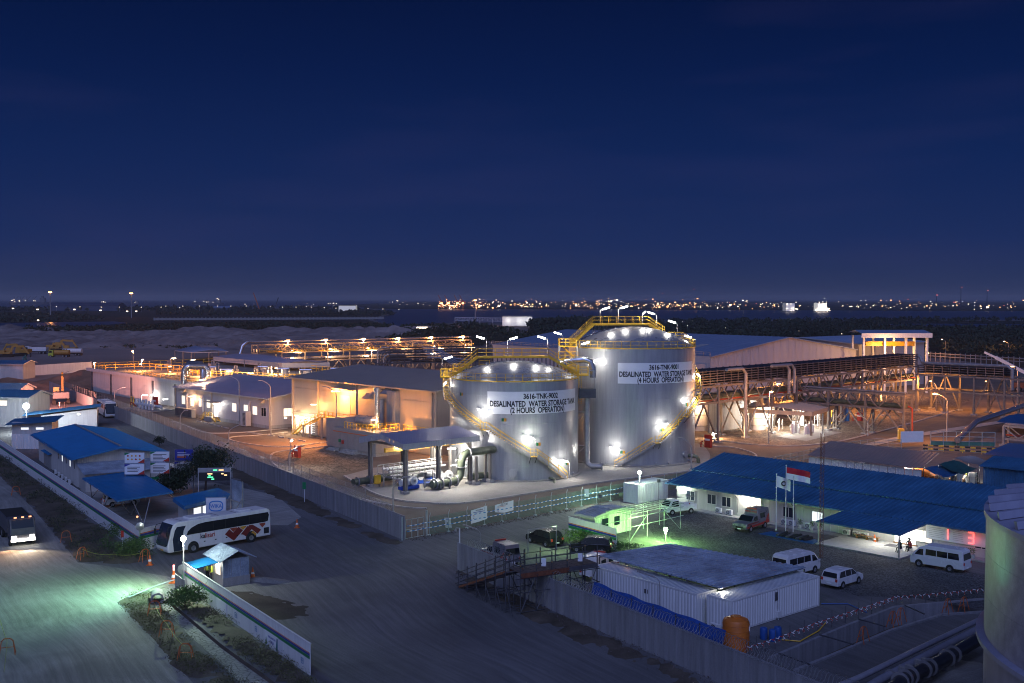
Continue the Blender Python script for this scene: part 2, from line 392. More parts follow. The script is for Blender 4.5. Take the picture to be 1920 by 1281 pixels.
# ================================================================== GROUND, WATER, FAR SHORE
def ground_mat(name,c1,c2,sc,track=None,gravel=0,rough=.92,spots=None):
    m=bpy.data.materials.new(name);m.use_nodes=True;t=m.node_tree;b=t.nodes['Principled BSDF'];L=t.links.new
    b.inputs['Roughness'].default_value=rough;b.inputs['Specular IOR Level'].default_value=.25
    g=t.nodes.new('ShaderNodeNewGeometry');pos=g.outputs['Position']
    n1=nd(t,'ShaderNodeTexNoise',Scale=sc,Detail=8,Roughness=.62);n1.inputs['Distortion'].default_value=.4;L(pos,n1.inputs['Vector'])
    mr=nd(t,'ShaderNodeMapRange',**{'From Min':.33,'From Max':.67});L(n1.outputs['Fac'],mr.inputs['Value'])
    mx=t.nodes.new('ShaderNodeMix');mx.data_type='RGBA';mx.inputs['A'].default_value=(*c1,1);mx.inputs['B'].default_value=(*c2,1)
    L(mr.outputs[0],mx.inputs['Factor']);out=mx.outputs['Result'];hgt=n1.outputs['Fac']
    if track is not None:
        rot=t.nodes.new('ShaderNodeMapping');rot.inputs['Rotation'].default_value=(0,0,-rad(track));L(pos,rot.inputs[0])
        # tyre tracks wander: the lookup position is bent by a broad noise before it is stretched along the way
        wn=nd(t,'ShaderNodeTexNoise',Scale=.035,Detail=2);L(pos,wn.inputs['Vector'])
        ws=t.nodes.new('ShaderNodeVectorMath');ws.operation='SCALE';ws.inputs['Scale'].default_value=6;L(wn.outputs['Color'],ws.inputs[0])
        wa=t.nodes.new('ShaderNodeVectorMath');wa.operation='ADD';L(rot.outputs[0],wa.inputs[0]);L(ws.outputs[0],wa.inputs[1])
        st=t.nodes.new('ShaderNodeMapping');st.inputs['Scale'].default_value=(.045,1.6,1);L(wa.outputs[0],st.inputs[0])
        n2=nd(t,'ShaderNodeTexNoise',Scale=1.5,Detail=6,Roughness=.7);L(st.outputs[0],n2.inputs['Vector'])
        m2=nd(t,'ShaderNodeMapRange',**{'From Min':.32,'From Max':.68,'To Min':.74,'To Max':1.18});L(n2.outputs['Fac'],m2.inputs['Value'])
        sc2=t.nodes.new('ShaderNodeVectorMath');sc2.operation='SCALE';L(out,sc2.inputs[0]);L(m2.outputs[0],sc2.inputs['Scale']);out=sc2.outputs[0]
        hgt=n2.outputs['Fac']
    nf=nd(t,'ShaderNodeTexNoise',Scale=9,Detail=5,Roughness=.75);L(pos,nf.inputs['Vector'])
    m3=nd(t,'ShaderNodeMapRange',**{'From Min':.3,'From Max':.7,'To Min':.72,'To Max':1.25});L(nf.outputs['Fac'],m3.inputs['Value'])
    s3=t.nodes.new('ShaderNodeVectorMath');s3.operation='SCALE';L(out,s3.inputs[0]);L(m3.outputs[0],s3.inputs['Scale']);out=s3.outputs[0]
    if gravel:
        vo=nd(t,'ShaderNodeTexVoronoi',Scale=gravel);L(pos,vo.inputs['Vector'])
        sp=t.nodes.new('ShaderNodeSeparateXYZ');L(vo.outputs['Color'],sp.inputs[0])
        m4=nd(t,'ShaderNodeMapRange',**{'To Min':.35,'To Max':1.9});L(sp.outputs['X'],m4.inputs['Value'])
        s4=t.nodes.new('ShaderNodeVectorMath');s4.operation='SCALE';L(out,s4.inputs[0]);L(m4.outputs[0],s4.inputs['Scale']);out=s4.outputs[0]
    L(out,b.inputs['Base Color'])
    ad=t.nodes.new('ShaderNodeMath');ad.operation='MULTIPLY_ADD';ad.inputs[1].default_value=.5;L(nf.outputs['Fac'],ad.inputs[0]);L(hgt,ad.inputs[2])
    bp=nd(t,'ShaderNodeBump',Strength=.35,Distance=.08);L(ad.outputs[0],bp.inputs['Height']);L(bp.outputs[0],b.inputs['Normal'])
    return m
g_yard=ground_mat('compacted_dirt',(.105,.103,.105),(.175,.170,.170),.06,track=-62)
g_road=ground_mat('dusty_road',(.20,.195,.175),(.33,.32,.285),.12,track=-56)
g_gravel=ground_mat('dark_gravel',(.050,.052,.054),(.10,.10,.10),.12,gravel=8)
g_brown=ground_mat('plant_gravel',(.10,.078,.06),(.17,.135,.105),.2,gravel=3.5)
g_asph=ground_mat('plant_asphalt',(.13,.10,.078),(.19,.15,.12),.15)
g_pale=ground_mat('compound_slab',(.26,.25,.23),(.38,.37,.34),.18,track=35)
g_sand=ground_mat('reclaimed_sand',(.15,.12,.115),(.26,.215,.20),.012)
g_soil=ground_mat('berm_soil',(.055,.045,.032),(.13,.105,.08),.35)
g_land=ground_mat('mangrove_floor',(.012,.016,.012),(.03,.034,.026),.01)
g_mud=ground_mat('cracked_mud',(.24,.24,.21),(.36,.36,.32),.3)
# cracks in the dried mud
t_=g_mud.node_tree;vo_=nd(t_,'ShaderNodeTexVoronoi',Scale=2.1);vo_.feature='DISTANCE_TO_EDGE'
gp_=t_.nodes.new('ShaderNodeNewGeometry');t_.links.new(gp_.outputs['Position'],vo_.inputs['Vector'])
mr_=nd(t_,'ShaderNodeMapRange',**{'From Min':.01,'From Max':.07,'To Min':.25,'To Max':1});t_.links.new(vo_.outputs['Distance'],mr_.inputs['Value'])
b_=t_.nodes['Principled BSDF'];lk=b_.inputs['Base Color'].links[0].from_socket
sc_=t_.nodes.new('ShaderNodeVectorMath');sc_.operation='SCALE';t_.links.new(lk,sc_.inputs[0]);t_.links.new(mr_.outputs[0],sc_.inputs['Scale']);t_.links.new(sc_.outputs[0],b_.inputs['Base Color'])

wat=bpy.data.materials.new('sea_water');wat.use_nodes=True;t_=wat.node_tree;b_=t_.nodes['Principled BSDF']
b_.inputs['Base Color'].default_value=(.02,.03,.06,1);b_.inputs['Roughness'].default_value=.28
nw=nd(t_,'ShaderNodeTexNoise',Scale=.12,Detail=6);gg=t_.nodes.new('ShaderNodeNewGeometry');t_.links.new(gg.outputs['Position'],nw.inputs['Vector'])
bw=nd(t_,'ShaderNodeBump',Strength=.4,Distance=1.5);t_.links.new(nw.outputs['Fac'],bw.inputs['Height']);t_.links.new(bw.outputs[0],b_.inputs['Normal'])

flat('sea',[(-9000,600),(9000,600),(16000,24000),(-16000,24000)],-1.2,wat)
# hollows cut into the ground: storm trench at the right and dried channel at the left
TR_L=[G(1280+x/3,1020+y/3)for x,y in ((500,650),(700,565),(900,480),(1200,362),(1700,316))]
TR_R=[G(1280+x/3,1020+y/3)for x,y in ((620,715),(900,600),(1160,490),(1450,400),(1700,383))]
CH_L=[G(x/3,960+y/3)for x,y in ((880,505),(985,610),(1060,690),(1150,770),(1240,850),(1330,940),(1420,1030))]
CH_R=[G(x/3,960+y/3)for x,y in ((945,495),(1060,590),(1120,640),(1240,740),(1350,820),(1480,910),(1600,1000))]
trench_hole=[(p.x,p.y)for p in TR_L+TR_R[::-1]];chan_hole=[(p.x,p.y)for p in CH_L+CH_R[::-1]]
coast=[G(x,y)for x,y in ((-500,576.6),(0,577),(300,577),(560,578),(700,579),(745,586),(700,600),(740,613),(790,616),(820,606),(880,604),(1000,606),(1150,603),(1300,600),(1600,599),(1920,600),(2500,600))]
flat('ground',[(-260,25),(260,25),(900,700)]+[(p.x,p.y)for p in coast[::-1]],0.0,g_yard,holes=[trench_hole,chan_hole])
# mangrove flats beyond the plant, sand plain, far shore
flat('mangrove_flats',[G(x,y)for x,y in ((990,640),(990,616),(1150,609),(1300,604),(1600,601),(1920,602),(2400,602),(2400,700),(1920,690),(1720,668),(1600,645),(1300,640))],.03,g_land)
flat('mangrove_flats_west',[G(x,y)for x,y in ((-400,618),(-400,577.4),(690,579.6),(735,586),(690,600),(735,613),(730,625),(400,623),(60,625),(20,622))],.03,g_land)
flat('sand_plain',[G(x,y)for x,y in ((-450,720),(-450,622),(20,624),(80,622),(400,621),(800,630),(880,640),(880,668),(400,676),(360,700),(180,690),(120,705),(60,716))],.06,g_sand)
flat('pond',[G(x,y)for x,y in ((-400,628),(20,626),(60,621),(120,616),(240,606),(215,603),(60,605),(-100,607),(-400,608))],.09,wat)
flat('lagoon',[G(x,y)for x,y in ((1635,609),(1700,607),(1920,608),(2300,610),(2300,614),(1920,614.5),(1760,613),(1660,612))],.09,wat)
flat('far_shore',[D(700,578,2900).to_tuple()[:2],(-700,4600),(-900,9500),(7000,9500),(5200,2300),(1700,2250),(900,2500),(300,2700)],-.6,g_land)

# plant ground, roads and yards
P_A=Vector((-133.38,314.32,0));P_B=Vector((-11.87,118.98,0));fdir=Vector((math.cos(rad(43)),math.sin(rad(43)),0))
P_C=P_B+fdir*62;P_D=P_C+fdir*115
flat('plant_ground',[(P_A.x+.3,P_A.y),(P_B.x+.3,P_B.y+.3),(P_C.x,P_C.y),(72,196),(150,240),(190,330),(120,460),(-60,470),(-150,380)],.012,g_asph)
isl=lambda name,px,m=g_brown,z=.10,kind='structure':flat(name,smoothline([G(*p)for p in px],4),z,m,kind)
KB=lambda x,y:(330+x/6.4,660+y/6.4)
K1=[KB(*p)for p in ((-60,842),(0,850),(100,885),(200,925),(300,960),(400,977),(500,980),(680,976),(850,965),(1000,952),(1180,935),(1340,920))]
K2=[KB(*p)for p in ((1340,970),(1150,990),(900,1010),(740,1018),(660,1030),(640,1048),(700,1075),(900,1112),(1150,1140),(1400,1137),(1620,1112),(1800,1090))]
K3=[KB(*p)for p in ((1900,1128),(1700,1150),(1400,1180),(1220,1205),(1150,1235),(1140,1280))]+[(510,868),(530,882),(560,895),(600,912),(640,925)]
flat('parking_island',[G(*p)for p in K1]+[G(549,797),G(506,805),G(335,778)],.05,g_asph)
flat('parking_island_small',[G(*p)for p in K2]+[G(622,826),G(560,816)],.05,g_asph)
flat('gravel_island',[G(*p)for p in K3[:-1]]+[G(625,893),G(665,882),G(690,876),G(690,858),G(627,845)],.06,g_brown)
mb=MB()
for k in (K1,K2,K3):kerbline(mb,[G(*p)for p in k],.35,.16)
kerbline(mb,[G(*KB(850,965)),G(*KB(1040,995))],.3,.16)
kR=[(1325,822),(1360,828),(1400,833),(1437,836),(1480,837),(1530,834),(1580,827),(1640,812),(1700,796),(1790,770)]
kerbline(mb,[G(*p)for p in kR],.35,.16)
kerbline(mb,[G(*p)for p in ((1330,837),(1370,839),(1400,846),(1416,853),(1418,860))],.35,.16)
kerbline(mb,[G(*p)for p in ((1600,872),(1700,850),(1780,845),(1870,853))],.35,.16)
mb.build('kerb',M['kerb'],kind='structure')
flat('gravel_island_east',[G(*p)for p in ((1325,822),(1360,828),(1400,833),(1437,836),(1480,837),(1530,834),(1580,827),(1640,812),(1700,796),(1790,770),(1820,750),(1640,735),(1500,745),(1330,790))],.06,g_brown)
AP=[(645,893),(665,905),(700,925),(740,937),(790,943),(870,944),(1000,925),(1100,909),(1180,898),(1290,884),(1322,872),(1330,850),(1290,830),(1120,860),(880,862),(800,870),(700,878)]
flat('tank_apron',smoothline([G(*p)for p in AP],3),.075,M['apron'])
mb=MB();kerbline(mb,[G(*p)for p in AP[:11]],.35,.18);
kerbline(mb,[G(*p)for p in ((627,893),(600,905),(640,925),(700,942),(760,952),(800,954))][2:],.3,.14,z=0)
mb.build('apron_kerb',M['kerb'],kind='structure')
flat('skid_slab',[G(*p)for p in ((1455,820),(1512,828),(1580,812),(1524,804))],.11,M['apron'])
flat('sidewalk',[G(*p)for p in ((1560,846),(1700,816),(1920,783),(1920,788),(1700,823),(1575,852))],.1,M['kerb'])

# streaked road on the left, dark gravel court, pale compound
flat('dirt_road',[G(*p)for p in ((-260,1330),(-500,1000),(-200,870),(-60,850),(0,893),(60,952),(118,1020),(146,1055),(190,1060),(240,1068),(318,1082),(330,1094),(300,1108),(250,1112),(219,1130),(243,1152),(270,1180),(303,1215),(333,1250),(362,1281),(400,1330))],.008,g_road)
flat('gravel_court',[G(*p)for p in ((1214,986),(1252,964),(1272,948),(1320,958),(1440,990),(1590,1024),(1700,1046),(1900,1090),(1880,1150),(1720,1122),(1610,1118),(1545,1100),(1380,1060),(1330,1030),(1232,1014))],.010,g_gravel)
flat('compound_yard',[G(*p)for p in ((150,918),(186,950),(262,1010),(300,1002),(420,985),(540,985),(565,970),(520,930),(455,915),(400,905),(330,905),(280,890),(230,900))],.008,g_pale)

# trench walls and floor
def trench(name,L_,R_,depth,mw,mf,cop=.28,slope=0):
    mb=MB();n=len(L_)
    for S_,sgn in ((L_,1),(R_,-1)):
        for i in range(n-1):
            a,b=S_[i],S_[i+1];d=(b-a).normalized();o=Vector((-d.y,d.x,0))*cop*sgn
            z0=Vector((0,0,-depth-.05));zt=Vector((0,0,.14))
            q=[a+zt,b+zt,b+o+zt,a+o+zt]if sgn>0 else [b+zt,a+zt,a+o+zt,b+o+zt]
            mb.slab(q,.14+depth+.05)
    mb.build(name,mw,kind='structure')
    pts=[(p.x,p.y)for p in L_+R_[::-1]];c=sum((Vector(p)for p in pts),Vector((0,0)))/len(pts)
    flat(name+'_floor',pts,-depth,mf)
trench('storm_trench',TR_L,TR_R,1.5,M['wall_conc'],g_soil)
mb=MB()
for S_,S2 in ((CH_L,CH_R),(CH_R,CH_L)):
    for i in range(len(S_)-1):
        a,b=S_[i],S_[i+1];a2=a.lerp(S2[i],.05)-Vector((0,0,.30));b2=b.lerp(S2[i+1],.05)-Vector((0,0,.30));mb.quad(a,b,b2,a2)
mb.quad(CH_L[0],CH_R[0],CH_R[0].lerp(CH_L[0],.05)-Vector((0,0,.30)),CH_L[0].lerp(CH_R[0],.05)-Vector((0,0,.30)))
mb.build('channel_bank',g_soil,kind='structure')
flat('channel_bed',chan_hole,-.26,g_mud)

def pip(poly,x,y):
    c=False;j=len(poly)-1
    for i in range(len(poly)):
        if (poly[i][1]>y)!=(poly[j][1]>y)and x<(poly[j][0]-poly[i][0])*(y-poly[i][1])/(poly[j][1]-poly[i][1])+poly[i][0]:c=not c
        j=i
    return c
# verges: uneven soil strips with a rough edge
def verge(name,poly,m,h=.25,step=1.0,seed=1,z0=.015):
    P=[Vector((p[0],p[1]))for p in poly];xs=[p.x for p in P];ys=[p.y for p in P]
    nx=int((max(xs)-min(xs))/step)+2;ny=int((max(ys)-min(ys))/step)+2
    from mathutils import noise as NZ
    def inside(x,y):
        c=False;j=len(P)-1
        for i in range(len(P)):
            if (P[i].y>y)!=(P[j].y>y)and x<(P[j].x-P[i].x)*(y-P[i].y)/(P[j].y-P[i].y)+P[i].x:c=not c
            j=i
        return c
    def dist(x,y):
        q=Vector((x,y));return min(geometry.intersect_point_line(q,P[i],P[i-1])[0].length if 0 else _pd(q,P[i],P[i-1])for i in range(len(P)))
    vs=[];keep={}
    for j in range(ny):
        for i in range(nx):
            x=min(xs)+i*step+rnd.uniform(-.2,.2)*step;y=min(ys)+j*step+rnd.uniform(-.2,.2)*step
            ins=inside(x,y)and not pip(chan_hole,x,y);dd=dist(x,y)if not pip(chan_hole,x,y)else 2;f=min(1,dd/1.6)if ins else-min(1,dd/.8)
            n_=NZ.noise(Vector((x*.35,y*.35,seed)))+.5*NZ.noise(Vector((x*1.1,y*1.1,seed)))
            z=z0+h*(f*.8+n_*.7*max(0,f))+(n_*.12 if f>-.6 else 0);vs.append((x,y,z if ins or dd<1.0 else z0-.5))
    fs=[]
    for j in range(ny-1):
        for i in range(nx-1):
            q=(j*nx+i,j*nx+i+1,(j+1)*nx+i+1,(j+1)*nx+i)
            if any(vs[k][2]>0 for k in q)and not any(pip(chan_hole,vs[k][0],vs[k][1])for k in q):fs.append(q)
    mb=MB();mb.add(vs,fs);return mb.build(name,m,kind='structure',smooth=True)
def _pd(q,a,b):
    d=b-a;l2=d.length_squared
    if l2<1e-9:return (q-a).length
    t=max(0,min(1,(q-a).dot(d)/l2));return (q-a-d*t).length
W2=lambda l:[G(*p)for p in l]
VG_A=W2(((-40,838),(0,853),(60,893),(130,945),(200,995),(258,1036),(286,1049),(250,1056),(190,1058),(146,1053),(118,1018),(60,950),(0,893),(-60,860)))
VG_B=W2(((222,1128),(262,1111),(296,1118),(293,1130),(328,1164),(353,1190),(383,1217),(413,1243),(443,1273),(480,1300),(385,1300),(362,1281),(333,1250),(303,1215),(270,1180),(243,1152)))
VG_C=W2(((330,1112),(345,1100),(376,1125),(430,1165),(500,1212),(578,1268),(600,1300),(560,1300),(500,1268),(450,1232),(413,1206),(373,1173),(353,1156),(318,1128)))
verge('roadside_verge',VG_A,g_soil,.35,1.0,1)
verge('channel_verge',VG_B,g_soil,.22,.7,2)
verge('hoarding_verge',VG_C,g_soil,.25,.7,3)
verge('wall_foot_soil',W2(((860,1068),(1040,1150),(1180,1215),(1285,1262),(1320,1290),(1270,1290),(1180,1240),(1110,1215),(1000,1160),(930,1120),(855,1078))),g_soil,.12,.6,5)
verge('wall_foot_soil_west',W2(((430,868),(560,930),(680,990),(755,1018),(740,1024),(640,985),(540,945),(430,890))),g_soil,.12,.9,6)

# ---- spoil mounds on the reclaimed plain
from mathutils import noise as NZ
mb=MB();nx,ny=190,60
gx0,gx1,gy0,gy1=-430,10,560,900;vs=[]
for j in range(ny):
    for i in range(nx):
        x=gx0+(gx1-gx0)*i/(nx-1);y=gy0+(gy1-gy0)*j/(ny-1)
        e=min(1,j/6,(ny-1-j)/6,i/8,(nx-1-i)/8)
        n_=abs(NZ.noise(Vector((x*.03,y*.05,3))))*6+abs(NZ.noise(Vector((x*.10,y*.10,9))))*3.2+NZ.noise(Vector((x*.012,y*.02,1)))*4
        vs.append((x,y,max(-.5,(n_-.5)*e)))
mb.add(vs,[(j*nx+i,j*nx+i+1,(j+1)*nx+i+1,(j+1)*nx+i)for j in range(ny-1)for i in range(nx-1)])
mb.build('spoil_mounds',ground_mat('spoil_sand',(.14,.11,.105),(.30,.25,.235),.06),kind='structure')
def heap(name,c,rx,ry,h,m,seed=0,rz=0,kind='structure'):
    mb=MB();n=30;vs=[]
    for j in range(n):
        for i in range(n):
            u=-1+2*i/(n-1);v=-1+2*j/(n-1);r=math.hypot(u,v)
            z=h*max(-.1,(1-r))*(1+.5*NZ.noise(Vector((u*2.5,v*2.5,seed))))+.15*h*NZ.noise(Vector((u*7,v*7,seed)))*(1 if r<1 else 0)
            vs.append((c[0]+(u*rx*math.cos(rz)-v*ry*math.sin(rz)),c[1]+(u*rx*math.sin(rz)+v*ry*math.cos(rz)),z+c[2]))
    mb.add(vs,[(j*n+i,j*n+i+1,(j+1)*n+i+1,(j+1)*n+i)for j in range(n-1)for i in range(n-1)])
    return mb.build(name,m,kind=kind,smooth=True)
g_red=ground_mat('red_spoil',(.20,.10,.06),(.34,.18,.11),.2);g_blk=ground_mat('dark_spoil',(.03,.026,.024),(.06,.05,.045),.3)
heap('earth_bank',(-127,330,0),22,12,4.8,g_red,1)
heap('earth_bank_low',(-150,322,0),20,10,3.0,g_red,4)
heap('dark_spoil_heap',(-118,297,0),6,5,2.6,g_blk,2)
heap('coal_grit_spread',(*G(478,1135)[:2],-.05),7.5,4,.20,g_blk,7,rad(-40))
heap('gravel_spill',(*G(500,1088)[:2],-.05),3.6,1.1,.3,g_road,8,rad(-20))

# ---- leaf masses
def leaves(name,pts,m,parent=None,kind='stuff',sq=.8):
    """pts: list of (x,y,z,size); one small tilted leaf clump (two crossed blades) at each"""
    A=np.array(pts,dtype=np.float64);n=len(A);rs=np.random.RandomState(5+n%97)
    d1=rs.normal(size=(n,3));d1 /= np.linalg.norm(d1,axis=1)[:,None]
    d2=np.cross(d1,rs.normal(size=(n,3)));d2 /= np.linalg.norm(d2,axis=1)[:,None]
    s=A[:,3:4];c=A[:,:3];a=d1*s;b=d2*s*sq*rs.uniform(.5,1,(n,1))
    v=np.stack([c-a,c+b*.8,c+a,c-b],1).reshape(-1,3)
    me=bpy.data.meshes.new(name);me.vertices.add(4*n);me.vertices.foreach_set('co',v.ravel())
    me.loops.add(4*n);me.loops.foreach_set('vertex_index',np.arange(4*n));me.polygons.add(n)
    me.polygons.foreach_set('loop_start',np.arange(0,4*n,4));me.polygons.foreach_set('loop_total',np.full(n,4))
    me.materials.append(m);me.update();me.validate()
    o=bpy.data.objects.new(name,me);COL.objects.link(o)
    if parent:o.parent=parent
    if kind:o['kind']=kind
    return o
def woods(name,poly,n,h,leaf=(.5,1.0),per=16,m=None,avoid=None):
    xs=[p[0]for p in poly];ys=[p[1]for p in poly];out=[];k=0
    while k<n:
        px=rnd.uniform(min(xs),max(xs));py=rnd.uniform(min(ys),max(ys))
        if not pip(poly,px,py):continue
        if avoid and pip(avoid,px,py):continue
        k+=1;b=G(px,py);hh=h*rnd.uniform(.5,1.05)*(1+.35*NZ.noise(Vector((b.x*.012,b.y*.012,2))));cr_=hh*rnd.uniform(.4,.7)
        for _ in range(per):
            th=rnd.uniform(0,6.283);rr=cr_*math.sqrt(rnd.random());zz=hh*(.30+.7*rnd.random()*(1-(rr/cr_)**2*.5))
            out.append((b.x+rr*math.cos(th),b.y+rr*math.sin(th),zz,rnd.uniform(*leaf)*(.5+b.y/900)))
    return leaves(name,out,m or M['leaf_far'])
woods('mangrove_wood',[(995,636),(1000,614),(1150,609),(1300,603),(1480,603),(1620,601),(1930,601),(1990,690),(1925,678),(1800,668),(1730,655),(1620,642),(1330,638)],2600,6.5,avoid=[(1630,606),(1990,606),(1990,618),(1640,617)])
woods('mangrove_belt',[(26,625),(80,622.5),(140,620),(220,617.5),(330,614),(520,611),(700,612),(735,615),(735,623),(500,622),(300,623),(100,626)],1500,5.5)
woods('scrub_wood',[(735,624),(760,614),(830,612),(860,628),(900,640),(820,638)],260,5)
woods('pond_shore_wood',[(-60,606),(-60,592),(60,590),(165,595),(200,601),(100,604)],420,6,(.7,1.3))
woods('headland_wood',[(290,592),(290,585),(500,584),(650,586),(735,586),(735,592),(600,594)],420,6,(.7,1.4),10)
woods('far_road_trees',[(-40,584),(-40,580),(690,579.5),(690,583)],260,9,(1.0,2.0),10)
# wooded knoll right of the river
heap('wooded_knoll',(-25,640,-1),62,40,12,g_land,3)
def dome_leaves(name,c,rx,ry,h,n,m,s=(.5,1.0)):
    out=[]
    for _ in range(n):
        u=rnd.uniform(-1,1);v=rnd.uniform(-1,1);r=math.hypot(u,v)
        if r>1:continue
        out.append((c[0]+u*rx,c[1]+v*ry,c[2]+h*(1-r)*rnd.uniform(.9,1.1)+rnd.uniform(0,3.2),rnd.uniform(*s)))
    return leaves(name,out,m)
dome_leaves('knoll_wood',(-25,640,-1),62,40,12,5200,M['leaf_far'],(.6,1.3))
woods('horizon_wood',[(995,618),(1150,610),(1150,605),(1040,606),(995,609)],330,9,(.8,1.4))
woods('heap_scrub',[(170,655),(390,655),(470,645),(470,640),(390,646),(180,650)],150,2.2,(.35,.7))

# ================================================================== FAR THINGS ON THE BAY
lc=lambda n,c,s:em(n,c,s)
town_o=lc('town_light_orange',(1,.42,.14),5.5);town_w=lc('town_light_white',(1,.80,.58),4.5);town_r=lc('town_light_red',(1,.15,.08),3)
def townlights(name,rng,n,m,s0=1.6,s1=3.6,zmax=26,base=2550):
    mb=MB()
    for _ in range(n):
        px=rng[0]+(rng[1]-rng[0])*rnd.random();px=px if NZ.noise(Vector((px*.035,0,0)))>rnd.uniform(-.5,.3)else rng[0]+(rng[1]-rng[0])*rnd.random()**1.3;Y=base+rnd.expovariate(1/600.);Y=min(Y,6500)
        x=(px-960)/FPX*Y;z=rnd.uniform(1,zmax)**(1 if rnd.random()<.4 else .7);s=rnd.uniform(s0,s1)*rnd.uniform(.3,1)*Y/3200*(2.2 if rnd.random()<.07 else 1)
        mb.bx(x-s/2,x+s/2,Y-s/2,Y+s/2,z,z+s*.7)
    return mb.build(name,m,kind='stuff')
townlights('town_lights_orange',(820,1330),190,town_o);townlights('town_lights_white',(830,1330),110,town_w)
townlights('town_lights_east',(1330,1980),110,town_w,1.4,3.0,22,2500);townlights('town_lights_east_orange',(1300,1980),60,town_o,1.4,3.2,22,2500)
townlights('town_lights_red',(820,1980),18,town_r,1.6,2.6,50)
townlights('harbour_lights_west',(560,830),22,town_w,1.0,2.0,14,3200)
townlights('quay_lights_port',(822,900),70,town_o,1.8,3.4,24,2600)
def boxes(mb,lst,mi=0):
    for l in lst:mb.bx(*l,mi=mi)
    return mb
hull_m=pm('ship_hull',(.05,.06,.09),.7);ship_w=pm('ship_upperworks',(.18,.18,.20),.7)
def ship(label,px,Y,L_,lit=6,derricks=0,z=-1.2,col=None):
    x=(px-960)/FPX*Y;t=T('cargo_ship',label,'ship',(x,Y,z),rad(rnd.uniform(-6,6)),'ships anchored in the bay')
    mb=MB();h=L_*.055
    P=[(-L_/2,0),(-L_*.44,-L_*.06),(L_*.40,-L_*.06),(L_/2,0),(L_*.40,L_*.06),(-L_*.44,L_*.06)]
    mb.slab([(p[0]*1.0,p[1],h)for p in P],h);mb.build('hull',hull_m,t)
    MB().bx(L_*.28,L_*.40,-L_*.04,L_*.04,h+.01,h+L_*.10).bx(L_*.31,L_*.36,-L_*.02,L_*.02,h+L_*.10,h+L_*.15).build('superstructure',ship_w,t)
    for k in range(derricks):
        xx=-L_*.35+k*L_*.6/max(1,derricks);MB().bar((xx,0,h),(xx,0,h+L_*.13),L_*.008).bar((xx,0,h+L_*.05),(xx+L_*.09,0,h+L_*.14),L_*.007).build('derrick',ship_w,t)
    mb=MB()
    for k in range(lit):
        xx=rnd.uniform(-.42,.4)*L_;zz=h+rnd.uniform(.5,L_*.05)+(L_*.08 if xx>L_*.27 else 0);s=Y/FPX*1.0;mb.bx(xx-s/2,xx+s/2,-L_*.07-s,-L_*.07,zz,zz+s*.8)
    mb.build('deck_lights',town_w,t,kind='stuff');return t
ship('long dark freighter with yellow derricks anchored at the far west of the bay',55,5200,200,9,4)
ship('low dark barge with a row of four lights west of the second tall mast',199,6200,90,4)
ship('unlit grey freighter behind the tall orange lamp mast',245,5600,100,1,1)
ship('two-masted freighter with bright upperworks in the west of the bay',390,5200,150,8,2)
ship('dark barge with a long red crane boom on the bay',465,4300,70,1,0)
ship('small brightly lit ship east of the two leaning crane booms',625,5000,60,5,0)
ship('low barge with few lights in the middle of the bay',730,5200,110,3,0)
# cranes leaning over the water
for px,py,bx_,by_,lab in ((475,549,487,575,'red lattice crane boom leaning above the shore east of the lit huts'),(522,558,514,582,'dark slim crane boom standing behind the shore lamps')):
    a=D(px,py,2300);b=D(bx_,by_,2300);t=T('crawler_crane',lab,'crane',(b.x,b.y,0),0)
    mb=MB();mb.bar((0,0,2),(a.x-b.x,0,a.z),1.6);mb.build('boom',M['stripe_o']if px<500 else M['steel_dark'],t)
    MB().bx(-4,4,-3,3,0,4).build('carriage',M['steel_dark'],t)
# port cranes glowing on the far quay
for px in (828,840,858,868):
    Y=2900;x=(px-960)/FPX*Y;t=T('harbour_crane','orange-lit harbour crane with raised jib %s on the far quay'%{828:'at the west end',840:'second from the west',858:'third from the west',868:'beside the brightest mast light'}[px],'crane',(x,Y,0),0,'harbour cranes across the bay')
    mb=MB();mb.bar((0,0,0),(0,0,22),2.5).bar((0,0,18),(-9,0,36),1.3).bar((0,0,12),(6,0,20),1.2);mb.build('frame',M['stripe_o'],t)
    MB().bx(-3,3,-3,3,12,16).build('cab',town_o,t)
def mast(label,px,ptop,Y,s,col,m,watts,group='tall light masts by the bay'):
    top=D(px,ptop,Y);t=T('light_mast',label,'light mast',(top.x,Y,0),0,group)
    MB().tube([(0,0,0),(0,0,top.z)],[s*.35,s*.2],8).build('pole',M['steel'],t)
    MB().cyl((0,0,top.z),s*.9,s*.5,10).build('lamp_head',m,t)
    if watts:plight('mast_lamp',(0,0,top.z-.6),col,watts,.6,t)
mast_o=em('mast_lamp_orange',(1,.45,.12),14)
mast('tall mast with orange lamp over the long dark shed',94,549,1500,2.6,OR,mast_o,60000)
mast('tall mast with orange lamp between shed and lit huts',246,551,1500,2.6,OR,mast_o,60000)
mast('tall mast with orange lamp standing on the river bank',891,564,1050,1.6,OR,mast_o,22000)
